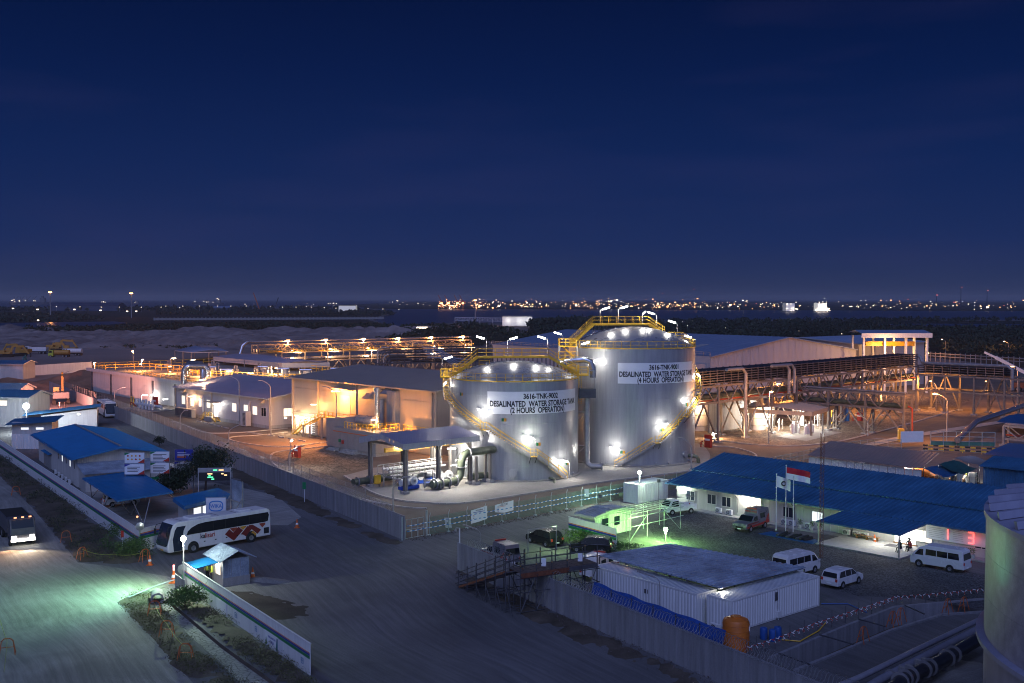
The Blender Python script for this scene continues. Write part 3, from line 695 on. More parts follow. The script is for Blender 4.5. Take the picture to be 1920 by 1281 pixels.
# long shed on the headland, small sheds and jetty
def shed(name,label,px0,px1,pb,z,dpt,rise,mr,mw,ang_=0,cat='shed',group=None):
    a=G(px0,pb);b=G(px1,pb);L_=(b-a).length;t=T(name,label,cat,a,ang2(a,b),group)
    mb=MB();mb.bx(0,L_,0,dpt,0,z);mb.add([(0,0,z),(0,dpt,z),(0,dpt/2,z+rise),(L_,0,z),(L_,dpt,z),(L_,dpt/2,z+rise)],[(0,2,1),(3,4,5)]);mb.build('wall',mw,t)
    mb=MB();ribs(mb,(-.5,-.8,z),(L_+.5,-.8,z),(L_+.5,dpt/2,z+rise+.1),(-.5,dpt/2,z+rise+.1),1.2,.1);ribs(mb,(L_+.5,dpt+.8,z),(-.5,dpt+.8,z),(-.5,dpt/2,z+rise+.1),(L_+.5,dpt/2,z+rise+.1),1.2,.1);mb.build('roof',mr,t)
    return t,L_
dk=pm('far_shed_sheet',(.05,.07,.13),.6);
shed('storage_shed','long dark blue shed by the bay under the western mast',88,221,583,11,50,7,dk,dk)
shed('storage_shed','small pale-roofed shed on the headland right of the long shed',400,430,582,6,14,3,M['roof_pale'],dk)
w_,_=shed('harbour_office','brightly lit white building on the shore in mid-distance',635,667,586,13,20,1,ship_w,em('white_wall_glow',(1,.95,.8),.3),cat='building')  # walls emit: the floodlighting is put into their colour
sh2,_=shed('floodlit_hall','pale floodlit hall behind the wooded knoll',942,998,611,9,26,.6,M['fascia'],M['white'],cat='building')
for px in (953,975,993):plight('hall_lamp',G(px,611)+Vector((0,-5,5)),NW,500,.4)
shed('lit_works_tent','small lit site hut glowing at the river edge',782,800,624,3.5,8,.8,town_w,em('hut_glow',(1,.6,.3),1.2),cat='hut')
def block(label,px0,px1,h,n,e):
    t,L_=shed('plant_block',label,px0,px1,583.5,h,30,1,ship_w,em('plant_glow',(1,.97,.88),e),cat='building');mb=MB()  # wall emission stands in for floodlights on the block
    for _ in range(n):x=rnd.uniform(-.3,1.3)*L_;z=abs(rnd.gauss(0,h*.55))if 0<x<L_ else rnd.uniform(0,h*.3);mb.bx(x,x+1.5,-3,-2,z,z+1.2)
    mb.build('work_lights',town_w,t,kind='stuff')
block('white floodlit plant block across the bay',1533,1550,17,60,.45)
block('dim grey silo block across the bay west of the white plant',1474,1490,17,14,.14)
# truss footbridge by the knoll
a=G(853,607);b=G(918,608);t=T('truss_bridge','long white truss bridge over the river left of the floodlit hall','bridge',a,ang2(a,b));L_=(b-a).length
mb=MB()
for z in (3.2,6.6):
    mb.bar((0,0,z),(L_*1.45,0,z),.35)
for k in range(21):
    x=L_*1.45*k/20;mb.bar((x,0,3.2),(x,0,6.6),.3);
    if k<20:mb.bar((x,0,3.2 if k%2 else 6.6),(x+L_*1.45/20,0,6.6 if k%2 else 3.2),.2)
for k in range(0,21,5):mb.bar((L_*1.45*k/20,0,0),(L_*1.45*k/20,0,3.2),.4)
mb.build('truss',M['white'],t)
# long low wall/jetty line with lit posts on the headland
mb=MB();pa=G(290,601);pb=G(720,599);d=pb-pa
mb.bar(pa+Vector((0,0,1.5)),pb+Vector((0,0,1.5)),1,2.4)
for k in range(60):p=pa+d*k/60;mb.bx(p.x-.8,p.x+.8,p.y-2,p.y-1,0,3.4)
tag(mb.build('sea_wall',M['concrete']),'long pale concrete revetment running along the river bank','wall')
# road lamps on the headland and in the mangroves
def far_lamp(label,px,py,base_py,first=[None]):
    b=G(px,base_py);top=D(px,py,b.y);k=b.y/900
    t=T('road_lamp',label,'street lamp',b,0,'distant road lamps')
    MB().tube([(0,0,0),(0,0,top.z)],.12*k,5).build('pole',M['steel'],t)
    MB().bx(-.22*k,.22*k,-.22*k,.22*k,top.z-.15*k,top.z+.15*k).build('lamp_head',town_w,t)
    return t
for i,(px,py)in enumerate(((106,575),(150,575.5),(190,576),(224,576),(265,576),(302,576),(311,574),(343,574),(337,577),(374,574),(408,574),(433,574),(462,574),(507,575),(530,576),(555,576),(584,576),(608,577),(630,578),(690,579),(718,579.5),(748,580))):
    far_lamp('warm road lamp on the headland shore, '+('westmost','second from west','third from west','fourth from west','fifth from west','sixth from west','eighth from west, of a close trio','seventh from west, of a close trio','tenth from west, upper of two','ninth from west, lower of two','eleventh from west','twelfth from west','thirteenth from west','left of the leaning crane','right of the dark crane boom','third left of the lit office','second left of the lit office','next left of the lit office','close by the lit office','next right of the lit office','second right of the lit office','eastmost at the river')[i],px,py,py+9)
for i,(px,py,pb)in enumerate(((1289,611,623),(1360,615,624),(1427,617,626),(1498,621,632),(1578,626,640))):
    far_lamp(('first','second','third','fourth','fifth')[i]+' lamp of the row along the mangrove edge behind the big roof',px,py,pb)
mb=MB()
for px,py in ((24,582),(70,584),(139,584),(188,586),(238,588),(255,588),(392,581),(71,607)):
    b=G(px,py);s=b.y/2050*2.6;mb.bx(b.x-s/2,b.x+s/2,b.y,b.y+s,3,3+s*.7)
mb.build('shore_work_lights',town_w,kind='stuff')
# smoke stacks far east
for px,h in ((1801,34),(1850,28),(1755,20)):
    Y=4200;x=(px-960)/FPX*Y;tt=T('chimney_stack',{1801:'tallest dark chimney stack on the far eastern shore',1850:'thin chimney stack at the far east of the skyline',1755:'short dark stack west of the tall chimney'}[px],'chimney',(x,Y,0))
    MB().tube([(0,0,0),(0,0,h*2.1)],[1.6,1.1],6).build('shaft',hull_m,tt);MB().bx(-2,2,-6,-5,h*2.1-3,h*2.1-1).build('warning_lamp',town_r,tt)
# ================================================================== THE PLANT
def onwall(fr,px,py,off=0.0):
    p=V(px,py,fr.w(0,off),math.degrees(fr.a));q=fr.l(p);return q.x,q.z
def window(par,x,z,w,h,m,y=-.05,rz=0,n=2,name='window'):
    """window centred at x, sill at z, on a wall facing -y of the parent (turned by rz)"""
    mb=MB();f=.06
    mb.bx(-w/2-f,w/2+f,-.04,.03,0,f).bx(-w/2-f,w/2+f,-.04,.03,h-f,h).bx(-w/2-f,-w/2,-.04,.03,f,h-f).bx(w/2,w/2+f,-.04,.03,f,h-f)
    for k in range(1,n):mb.bx(-w/2+w*k/n-.03,-w/2+w*k/n+.03,-.035,.03,f,h-f)
    o=mb.build(name,M['frame'],par,loc=(x,y,z)if not isinstance(x,tuple)else x,rz=rz)
    MB().bx(-w/2,w/2,-.01,.01,f,h-f).build('pane',m,o);return o
def ac_unit(x,y,z,rz,label,group='air conditioner outdoor units',par=None):
    t=T('air_conditioner',label,'air conditioner',(x,y,z),rz,group)
    MB().bx(-.42,.42,-.16,.16,.06,.66).build('casing',M['white'],t,bevel=.02)
    mb=MB();mb.lathe([(.23,0),(.23,.02),(.19,.02),(.19,0)],16)
    for k in range(1,4):mb.lathe([(.05*k,.0),(.05*k+.01,.01),(.05*k+.02,0)],16)
    g=mb.build('fan_grille',M['rubber'],t);g.rotation_euler=(rad(90),0,0);g.location=(-.1,-.17,.36)
    MB().bx(-.4,-.3,-.14,.14,0,.06).bx(.3,.4,-.14,.14,0,.06).build('foot',M['steel_dark'],t);return t
def gable(name,label,fr,L_,W_,ze,zr,mr,mw,pw=1.0,ov=.6,cat='building',front=True,gend=True,left=True,ribp=.25,z0=0,fas=None,plinth=0):
    t=T(name,label,cat,(*fr.o[:2],z0),fr.a)
    if front:
        n=max(1,round(L_/pw));w=L_/n;base=ribwall(MB(),(0,0),(w-.02,0),plinth,ze,ribp,.03).build('wall_panel',mw,t)
        for k in range(1,n):inst(base,(k*w,0,0),parent=t)
    MB().bx(.02,L_-.02,.02,W_-.02,0,ze-.02).build('wall',mw,t)
    for xx,on,sg in ((L_,gend,1),(0,left,-1)):
        n=max(1,round(W_/pw));w=W_/n
        for k in range(n):
            y0,y1=k*w,(k+1)*w-.02;h=lambda y:ze+(zr-ze)*(1-abs(2*y/W_-1))-.05
            if not on:continue
            mb=MB()
            if sg>0:ribwall(mb,(xx,y0),(xx,y1),plinth,h(y0),ribp,.03,z1b=h(y1))
            else:ribwall(mb,(xx,y1),(xx,y0),plinth,h(y1),ribp,.03,z1b=h(y0))
            mb.build('wall_panel',mw,t)
        MB().add([(xx-.01*sg,0,ze-.05),(xx-.01*sg,W_,ze-.05),(xx-.01*sg,W_/2,zr-.08)],[(0,1,2)]).build('gable_wall',mw,t)
    mb=MB();ribs(mb,(-ov,-ov,ze),(L_+ov,-ov,ze),(L_+ov,W_/2,zr+.1),(-ov,W_/2,zr+.1),.5,.045,t=.12)
    ribs(mb,(L_+ov,W_+ov,ze),(-ov,W_+ov,ze),(-ov,W_/2,zr+.1),(L_+ov,W_/2,zr+.1),.5,.045,t=.12)
    mb.bar((-ov,W_/2,zr+.14),(L_+ov,W_/2,zr+.14),.5,.06);mb.build('roof',mr,t)
    mb=MB();mb.bar((-ov,-ov-.1,ze-.12),(L_+ov,-ov-.1,ze-.12),.18,.22)
    for xx in (-ov-.06,L_+ov+.06):mb.bar((xx,-ov,ze-.06),(xx,W_/2,zr+.02),.08,.3).bar((xx,W_/2,zr+.02),(xx,W_+ov,ze-.06),.08,.3)
    mb.build('gutter',fas or M['fascia'],t)
    if plinth:MB().bx(-.06,L_+.06,-.06,W_+.06,0,plinth).build('plinth',M['concrete'],t)
    return t

# ---- storage tanks
def curved_text(txt,c,Rr,amid,z,hcap,width,m,par):
    cu=bpy.data.curves.new('t','FONT');cu.body=txt;cu.size=1;cu.align_x='CENTER';cu.offset=.034;cu.resolution_u=4
    o=bpy.data.objects.new('t',cu);me=bpy.data.meshes.new_from_object(o);bpy.data.objects.remove(o)
    xs=[v.co.x for v in me.vertices];w=max(xs)-min(xs);xm=(max(xs)+min(xs))/2;cap=max(v.co.y for v in me.vertices if v.co.y<2)
    for v in me.vertices:
        a=amid+(v.co.x-xm)/w*width/Rr;v.co=Vector((c[0]+Rr*math.cos(a),c[1]+Rr*math.sin(a),z+v.co.y/.69*hcap))
    me.name='lettering';me.materials.clear();me.materials.append(m);o=bpy.data.objects.new('lettering',me);COL.objects.link(o);o.parent=par;return o
def tube_lamp(label,base,h,aim,watts=260,col=NW,arm=.9,L_=1.25,lamp=None,group='tube floodlights on the tanks',name='lamp_post',r=.045,tilt=.28,off=(0,0,0)):
    """post with a slanted tube luminaire; aim: point it leans to"""
    base=Vector(base);d=Vector((aim[0]-base.x,aim[1]-base.y,0)).normalized();t=T(name,label,'lamp',base,0,group)
    top=Vector((0,0,h));MB().tube([(0,0,0),(0,0,h-.35),(d*.12)[:2]+(h-.08,),(d*.35)[:2]+(h,)],r,8).cyl((0,0,0),r*2.4,.03,8).build('post',M['steel'],t)
    a=d*.35+top;b=d*(.35+L_)+top+Vector((0,0,tilt*L_))
    MB().bar(a+Vector((0,0,.05)),b+Vector((0,0,.05)),.20,.06).build('luminaire',M['steel'],t)
    MB().tube([a.lerp(b,.02),a.lerp(b,.98)],.12,8).build('tube',lamp or M['white_w'],t)
    mid=a.lerp(b,.5)-Vector((0,0,.30))+Vector(off);plight('tube_light',mid,col,watts,.25,t);return t
def tank(num,label,c,R_,Hh,rise,sgn,txt,cap2,w1,w2,w3,zs):
    cx_,cy_=c;a0=math.atan2(-cy_,-cx_);t=T('storage_tank',label,'storage tank',(cx_,cy_,0),0,'desalinated water storage tanks')
    nc=7;mb=MB();[mb.tube(arc((0,0),R_+.012,0,360,96,.25+(Hh-.25)*k/nc),.022,4)for k in range(1,nc)]
    for k in range(nc):
        for j in range(9):a=2*math.pi*(j+.5*(k%2))/9;mb.bar(((R_+.018)*math.cos(a),(R_+.018)*math.sin(a),.3+(Hh-.25)*k/nc),((R_+.018)*math.cos(a),(R_+.018)*math.sin(a),.2+(Hh-.25)*(k+1)/nc),.03)
    mb.build('weld_seam',M['tank'],t,kind='stuff')
    for k in range(nc): # shell courses: each ring of plates steps out a few millimetres below the next
        z0,z1=.25+(Hh-.25)*k/nc,.25+(Hh-.25)*(k+1)/nc
        o=MB().lathe([(R_+.004*(nc-k),z0),(R_+.004*(nc-k),z1-.006),(R_-.01,z1-.006)],128).build('shell_course',M['tank'],t,autos=30)
    MB().lathe([(R_+.55,0),(R_+.55,.2),(R_+.1,.26),(R_,.26)],96).build('base_ring',M['apron'],t)
    n=12;prof=[((R_-.02)*math.cos(math.pi/2*k/n*1.0)if 0 else R_*(1-k/n),0)for k in range(n+1)]
    S_=(R_*R_+rise*rise)/(2*rise);prof=[(R_*(1-k/n)+.001,Hh+math.sqrt(S_*S_-(R_*(1-k/n))**2)-(S_-rise))for k in range(n+1)]
    MB().lathe([(R_+.06,Hh-.12),(R_+.06,Hh)]+prof,128).build('dome_roof',M['tank_roof'],t,autos=30)
    mb=MB();dz=lambda r:Hh+math.sqrt(S_*S_-r*r)-(S_-rise)
    for k in range(24):
        a=2*math.pi*k/24;mb.tube([((r*math.cos(a)),(r*math.sin(a)),dz(r)+.006)for r in (R_*.96,R_*.7,R_*.45,R_*.15)],.018,4)
    mb.build('roof_seam',M['tank_roof'],t)
    ring=arc((0,0),R_+.02,0,360,48,Hh+.05);mb=MB();rail(mb,ring,1.1,.032,9,mid=1);
    for k in range(26):a=2*math.pi*k/26;mb.bar((ring[0].x*math.cos(a),ring[0].x*math.sin(a),Hh),(ring[0].x*math.cos(a),ring[0].x*math.sin(a),Hh+1.15),.06)
    mb.tube(ring,.11,6);mb.build('rim_rail',M['yellow'],t)
    h0,h1,z0,z1=sgn;am=a0+rad((h0+h1)/2)
    s_=MB();Rs=R_+.045;nseg=40;vs=[]
    for k in range(nseg+1):
        a=a0+rad(h0+(h1-h0)*k/nseg);vs+=[(Rs*math.cos(a),Rs*math.sin(a),z0),(Rs*math.cos(a),Rs*math.sin(a),z1)]
    s_.add(vs,[(2*k,2*k+2,2*k+3,2*k+1)for k in range(nseg)]);so=s_.build('sign_board',M['sign'],t)
    for tx,zz,hc,w in ((txt[0],zs[0],cap2*.92,w1),(txt[1],zs[1],cap2,w2),(txt[2],zs[2],cap2,w3)):
        curved_text(tx,(0,0),Rs+.02,am+(rad(1.5)if tx is txt[0]else 0),zz,hc,w,M['ink'],so)
    return t,a0
def at_th(c,a0,R_,th,z):a=a0+rad(th);return Vector((R_*math.cos(a),R_*math.sin(a),z))
def wind_stair(t,a0,R_,stops):
    """flights between stops (theta, z) wound round the shell; a landing at each stop"""
    ri,ro=R_+.18,R_+1.05;tr=MB();st=MB();rl=MB();br=MB()
    for (t0,z0),(t1,z1)in zip(stops[:-1],stops[1:]):
        n=max(4,round((z1-z0)/.21));lt=math.copysign(5.0,t1-t0)*10/R_;ts=t0+lt*.5;te=t1-lt*.5
        if z0<.1:ts=t0
        P=lambda r,k:at_th(0,a0,r,ts+(te-ts)*k/n,z0+(z1-z0)*k/n)
        for k in range(1,n):
            a,b=P(ri,k),P(ro,k);q=(P(ro,k+1)-P(ro,k-1)).normalized()*.13;q.z=0
            tr.slab([a-q,b-q,b+q,a+q]if t1>t0 else [a+q,b+q,b-q,a-q],.05)
        for r in (ri,ro):
            L_=[P(r,k)for k in range(n+1)]
            for k in range(n):st.bar(L_[k]-Vector((0,0,.06)),L_[k+1]-Vector((0,0,.06)),.05,.28)
        L_=[P(ro,k)for k in range(0,n+1,2)]
        for i in range(len(L_)-1):
            for h in (1.1,.55):rl.bar(L_[i]+Vector((0,0,h)),L_[i+1]+Vector((0,0,h)),.075)
            if i%3==0:rl.bar(L_[i],L_[i]+Vector((0,0,1.1)),.055)
        L_=[P(ri+.06,k)for k in range(0,n+1,2)]
        for i in range(len(L_)-1):rl.bar(L_[i]+Vector((0,0,1.0)),L_[i+1]+Vector((0,0,1.0)),.05)
        Q=lambda r,th:at_th(0,a0,r,th,z1)
        ls=[te,te+lt*.5,te+lt]
        tr.slab([Q(ri,ls[0]),Q(ro,ls[0]),Q(ro,ls[1]),Q(ro,ls[2]),Q(ri,ls[2]),Q(ri,ls[1])][::(1 if lt>0 else-1)],.08)
        rail(rl,[Q(ro,x)for x in ls],1.1,.028,1.2)
        for x in (ls[0],ls[2]):
            br.bar(Q(ro,x)-Vector((0,0,.1)),at_th(0,a0,R_+.02,x,z1-1.1),.08);br.bar(Q(R_,x)-Vector((0,0,.08)),Q(ro,x)-Vector((0,0,.08)),.08)
    tr.build('stair_tread',M['yellow'],t,kind='stuff');st.build('stringer',M['steel'],t,kind='stuff');rl.build('stair_rail',M['yellow'],t,kind='stuff');br.build('bracket',M['steel_dark'],t,kind='stuff')
C2=(0.3,166.8);R2=9.8;H2=14.5;C1=(19.9,181.5);R1=10.4;H1=18.6
tk2,a2=tank(2,'lower silver water tank marked 3616-TNK-9002 (2 hours operation), nearest the pump shelter',C2,R2,H2,2.6,(-23,68.5,9.85,13.1),
               ('3616-TNK-9002','DESALINATED  WATER STORAGE TANK','(2 HOURS  OPERATION)'),.78,5.6,15.0,8.9,(12.05,10.95,10.02))
tk1,a1=tank(1,'taller silver water tank marked 3616-TNK-9001 (4 hours operation), behind the lower one',C1,R1,H1,3.3,(-12,69,13.15,16.4),
               ('3616-TNK-9001','DESALINATED  WATER STORAGE TANK','(4 HOURS  OPERATION)'),.78,5.4,14.3,8.6,(15.35,14.25,13.32))
ST2=((46,0),(15.4,3.8),(-24,7.6),(-69,11.4),(-104,14.5));ST1=((-13,0),(21.4,3.9),(50.7,7.7),(88,11.4),(121,15.1),(148,18.6))
wind_stair(tk2,a2,R2,ST2);wind_stair(tk1,a1,R1,ST1)
# walkway over the domes
def bridge(t,R_,Hh,ztop,u,s0,s1,e0,e1,w=1.0):
    u=Vector(u).normalized();o=Vector((-u.y,u.x,0))*w/2;Z=lambda s,z:u*s+Vector((0,0,z))
    pts=[Z(e0[0],e0[1]),Z(s0,ztop),Z(s1,ztop),Z(e1[0],e1[1])]
    dk=MB();rl=MB();lg=MB()
    for i,(a,b)in enumerate(zip(pts[:-1],pts[1:])):
        if i==1:dk.slab([a-o,b-o,b+o,a+o],.05)
        else:stair(dk,a if a.z<b.z else b,b if a.z<b.z else a,w)
        for s_ in (-1,1):
            dk.bar(a+o*s_-Vector((0,0,.16)),b+o*s_-Vector((0,0,.16)),.10,.32)
            n=max(2,round((b-a).length/1.35))
            for h in (1.1,.55):rl.bar(a+o*s_+Vector((0,0,h)),b+o*s_+Vector((0,0,h)),.06)
            for k in range(n+1):p=a.lerp(b,k/n)+o*s_;rl.bar(p,p+Vector((0,0,1.1)),.06)
            for k in range(n*2):
                p=a.lerp(b,(k+.5)/(n*2))+o*s_;r=math.hypot(p.x,p.y)
                if r<R_:S_=1;lg.bar(p-Vector((0,0,.3)),(p.x,p.y,Hh+.1+(1-(r/R_)**2)*(ztop-Hh-.9)*.9),.08)
    dk.build('walkway',M['yellow'],t);rl.build('walkway_rail',M['yellow'],t);lg.build('walkway_leg',M['steel_dark'],t)
bridge(tk2,R2,H2,17.75,(1,.10,0),-5.6,5.3,(-9.4,14.75),(9.9,15.0));bridge(tk1,R1,H1,22.4,(1,.18,0),-6.6,2.9,(-10.6,18.9),(5.5,20.7))
def platform(t,pts,z,leg=None,ladder=False,opening=None):
    P=[Vector((p[0],p[1],z))for p in pts];MB().slab(P,.22).build('platform',M['yellow'],t)
    mb=MB();rail(mb,P+[P[0]],1.1,.03,1.2);mb.build('platform_rail',M['yellow'],t)
platform(tk2,[(-11.2,-.8),(-9.3,-.8),(-9.3,1.3),(-11.2,1.3)],H2+.1);platform(tk2,[(-9.3,-1.6),(-6.8,-1.6),(-6.8,.3),(-9.3,.3)],H2+.9)
platform(tk2,[(8.4,0),(11.4,0),(11.4,2.6),(8.4,2.6)],H2+.4);platform(tk2,[(-5.3,-1.9),(-3.7,-1.9),(-3.7,-.6),(-5.3,-.6)],16.0)
platform(tk1,[(-12.2,-2.6),(-9.6,-2.6),(-9.6,1.0),(-12.2,1.0)],H1+.2);platform(tk1,[(5.2,-1.6),(8.4,-1.6),(8.4,.6),(5.2,.6)],H1+1.2)
mb=MB();a=Vector((8.4,-.5,H1+1.2));b=Vector((10.3,-.5,H1+.1));stair(mb,b,a,.8);mb.build('rim_stair',M['yellow'],tk1)
mb=MB();
for s_ in (0,.8):mb.bar(a+Vector((0,-.4+s_,1.1)),b+Vector((0,-.4+s_,1.1)),.05).bar(a+Vector((0,-.4+s_,.5)),b+Vector((0,-.4+s_,.5)),.05)
mb.build('rim_stair_rail',M['yellow'],tk1)
# manholes and nozzles low on the shells
for t,a0,R_,L_ in ((tk2,a2,R2,((-1,1.35,.62,1),(-14,.45,.15,0),(9,.45,.15,0),(62,.5,.15,0),(-40,.45,.15,0))),(tk1,a1,R1,((54,1.6,.55,1),(-22,.5,.2,0),(-6,.5,.18,0),(22,.5,.2,0),(34,.5,.2,0),(61,.5,.2,0)))):
    for th,z,r,big in L_:
        p=at_th(0,a0,R_,th,z);q=at_th(0,a0,R_+.35,th,z);q2=at_th(0,a0,R_+.42,th,z)
        mb=MB();mb.tube([p,q],r*.8,18).tube([q,q2],r,18);mb.build('manhole' if big else 'nozzle',M['tank'],t)
    mb=MB()
for t,a0,R_,L_ in ((tk2,a2,R2,((-54,12.2),(-10.5,8.8),(19,5.2),(51,1.9))),(tk1,a1,R1,((56,9.3),(25,5.6),(-9.5,2.1)))):
    for th,z in L_: # small safety placards: green first-aid style square and yellow one
        for k,mm in ((0,M['stripe_g']),(1,M['amber'])):
            a,b=(at_th(0,a0,R_+.05,th+(k+q)*2.2,z)for q in (0,.9));MB().slab([a,b,b+Vector((0,0,.45)),a+Vector((0,0,.45))],.01).build('safety_placard',mm,t)
# lamps on and around the tanks
o2=Vector((*C2,0));o1=Vector((*C1,0))
for i,(th,z,h)in enumerate(((-84,11.4,2.0),(-22,7.6,2.6),(17,3.8,2.6),(49,0,2.6))):
    tube_lamp(('tube lamp on the uppermost stair landing of the lower tank','tube lamp in front of the lower tank sign at the middle landing','tube lamp on the lowest stair landing of the lower tank','tube lamp at the foot of the lower tank stair')[i],
              o2+at_th(0,a2,R2+1.0,th,z),h,o2+at_th(0,a2,R2+.6,th-(12 if i else 30),0),230,L_=1.15,off=at_th(0,a2,.9,th-5,0))
for i,(th,z,h)in enumerate(((-10,0,2.8),(23,3.9,2.6),(58,7.7,2.4),(94,11.4,2.2),(112,15.1,2.0))):
    tube_lamp(('tube lamp at the foot of the taller tank stair','tube lamp on the lowest stair landing of the taller tank','tube lamp on the second stair landing of the taller tank','tube lamp on the third stair landing at the right rim of the taller tank','tube lamp high on the right edge of the taller tank')[i],
              o1+at_th(0,a1,R1+1.0,th,z),h,o1+at_th(0,a1,R1+.6,th-(14 if i==0 else-14),0),230,L_=1.15,off=at_th(0,a1,.9,th,0))
for i,(x,y,z,h,dx,w)in enumerate(((-11,0,H2+.2,2.6,1,180),(-4.2,1.3,17.75,2.6,-1,260),(-1.0,.9,17.75,2.5,1,260),(5.2,1.5,17.75,2.6,-1,260))):
    tube_lamp('tube lamp on the lower tank top, %s'%('over the corner stair platform at the left','first above the walkway from the left','second above the walkway from the left','third above the walkway from the left')[i],o2+Vector((x,y,z)),h,o2+Vector((x+dx*3,y-.6,0)),w)
for i,(x,y,z,h,dx,w)in enumerate(((-5.3,-.2,22.4,2.3,1,240),(-2.2,.6,22.4,2.5,1,240),(1.9,1.2,22.4,1.6,.05,240),(4.3,1.4,20.9,3.0,-1,220),(7.6,.4,H1+1.2,2.7,-1,220),(10.4,1.0,H1+.1,1.3,-1,160))):
    tube_lamp('tube lamp on the taller tank top, %s'%('highest one at the head of the long stair','second along the walkway','short upright one in the middle of the walkway','one over the right end stair','one over the right-hand rim platform','low one at the far right rim')[i],o1+Vector((x,y,z)),h,o1+Vector((x+dx*3,y-.8,0)),w)
# stair tower, pipe and platforms in the gap between the tanks
g=Vector((11.6,168.6,0));t=T('overflow_pipe','tall vertical steel pipe with box head and braces in the gap between the two tanks','pipe',g)
MB().tube([(0,0,11.2),(0,0,1.6),(.15,-.1,.95),(.7,-.3,.6),(2.2,-.6,.6)],.42,14).build('pipe',M['steel'],t,autos=40)
MB().lathe([(.001,0),(.62,0),(.62,.12),(.001,.12)],16).build('flange',M['steel'],t).matrix_basis=Matrix.Translation((2.2,-.6,.6))@ Matrix.Rotation(rad(90),4,'Y')
MB().bx(-1.3,1.3,-.9,.9,11.2,12.6).build('box_head',M['steel_dark'],t)
mb=MB()
for z in (3.8,9):mb.bar((0,0,z),(-2.4,-.4,z),.14).bar((0,0,z),(-2.2,-.4,z-1.8),.12)
mb.bar((1.1,0,12.6),(1.1,0,15.4),.15).bar((-1.0,0,12.6),(-1.0,0,15.4),.12).bar((-1.0,0,15.4),(1.1,0,15.4),.15);mb.build('bracing',M['steel'],t)
t=T('access_tower','yellow railed access platforms stacked between the two tanks','platform',(8.9,173.2,0),0)
for z,w in ((14.9,3.4),(17.0,3.0),(19.0,2.6)):
    MB().slab([(-w/2,-1,z),(w/2,-1,z),(w/2,1.2,z),(-w/2,1.2,z)],.15).build('platform',M['yellow'],t)
    mb=MB();rail(mb,[(-w/2,-1,z),(w/2,-1,z),(w/2,1.2,z),(-w/2,1.2,z),(-w/2,-1,z)],1.1,.03,1);mb.build('guard_rail',M['yellow'],t)
mb=MB()
for x in (-1.4,1.4):
    for y in (-.9,1.1):mb.bar((x,y,0),(x,y,19),.18)
mb.build('tower_leg',M['steel'],t);mb=MB();stair(mb,(-1,0,14.9),(1.2,0,17),.7);stair(mb,(1.2,.8,17),(-1,.8,19),.7);mb.build('stair_flight',M['yellow'],t)
mb=MB();
for s_ in (0,.5):mb.bar((1.6+s_,-1.3,10),(1.6+s_,-1.3,15.8),.05)
for k in range(19):mb.bar((1.6,-1.3,10+k*.3),(2.1,-1.3,10+k*.3),.04)
mb.build('caged_ladder',M['yellow'],t)
t=T('transfer_pipe','large shiny elbow pipe linking the tank tops','pipe',(10.3,170.2,0));MB().tube([(-3,1,16.3),(-.4,.2,16.9),(1,0,17),(1.9,-.1,16.7),(2.3,-.2,15.6),(2.3,-.2,14.2)],.5,14).build('pipe',M['foil'],t,autos=50)
for i,(p,w)in enumerate((((8.0,171.5,19.9),200),((10.6,170.5,18.4),200),((12.0,172,15.5),160))):
    tube_lamp(('upper','middle','lower')[i]+' tube lamp in the gap between the tanks',p,1.0,(p[0]+(1 if i else-1),p[1]-.5,0),w,r=.035)

# ---- low control building (left) and tall warehouse (beige)
FL=Fr((-77.0,250.2),-46.3);LB=40.2
low=gable('control_building','long low grey clad building with lit windows and broad shallow roof',FL,LB,31,6.3,8.4,M['roof_grey'],M['cladding'],1.0,plinth=.7)
for px,py,w,h,m in ((344.5,752,1.5,2.0,'win_w'),(361,756,1.4,1.8,'win_w'),(376.5,757,1.5,1.8,'win_w'),(391.5,759,1.5,1.8,'win_w'),(440,766,1.7,1.8,'win_w'),(461.5,769,1.6,1.8,'win_w'),(478.5,772,1.7,1.8,'win_w'),(495,775,1.8,1.8,'glass')):
    x,z=onwall(FL,px,py+6);window(low,x,z,w,h,M[m]if m in M else m)
x,z=onwall(FL,406,790);MB().bx(x-1.4,x+1.6,-2.2,0,0,.95).build('door_step',M['concrete'],low)
MB().bx(x-.7,x+.7,-.08,-.02,.95,3.2).build('door',M['win_c'],low);MB().bx(x-2.2,x+2.0,-1.9,0,4.05,4.25).build('door_canopy',M['cladding_b'],low)
mb=MB();stair(mb,(x-3.2,-1.4,.05),(x-1.4,-1.4,.95),1.2);stair(mb,(x+3.2,-1.4,.05),(x+1.6,-1.4,.95),1.2)
for yy in (-2.0,-.8):rail(mb,[(x-3.2,yy,.05),(x-1.4,yy,.95),(x+1.6,yy,.95),(x+3.2,yy,.05)]if yy<-1 else [(x-3.2,yy,.05),(x-1.4,yy,.95)],1.0,.035,.8)
mb.build('entrance_stair',M['yellow'],low)
for px in (353,382.5,469.5):x,z=onwall(FL,px,745);MB().tube([(x,-.35,1.6),(x,-.35,4.6),(x,-.15,4.9),(x,.1,4.95)],.28,8).build('duct',M['cladding'],low)
for px,py in ((346,735),(492,755)):x,z=onwall(FL,px,py);MB().add([(x-.9,-.02,z+.8),(x+.9,-.02,z+.8),(x+.9,-1.1,z),(x-.9,-1.1,z),(x-.9,-.02,z),(x+.9,-.02,z)],[(0,3,2,1),(0,4,3),(1,2,5),(4,5,2,3)]).build('vent_hood',M['cladding_b'],low)
x=LB;window(low,(LB+.05,4.6,2.3),0,2.6,1.7,M['win_w'],rz=rad(90),n=3)
for px in (330,398,506):x,z=onwall(FL,px,750);MB().bx(x-.12,x+.12,-.2,-.05,0,6.1).build('downpipe',M['cladding_b'],low)
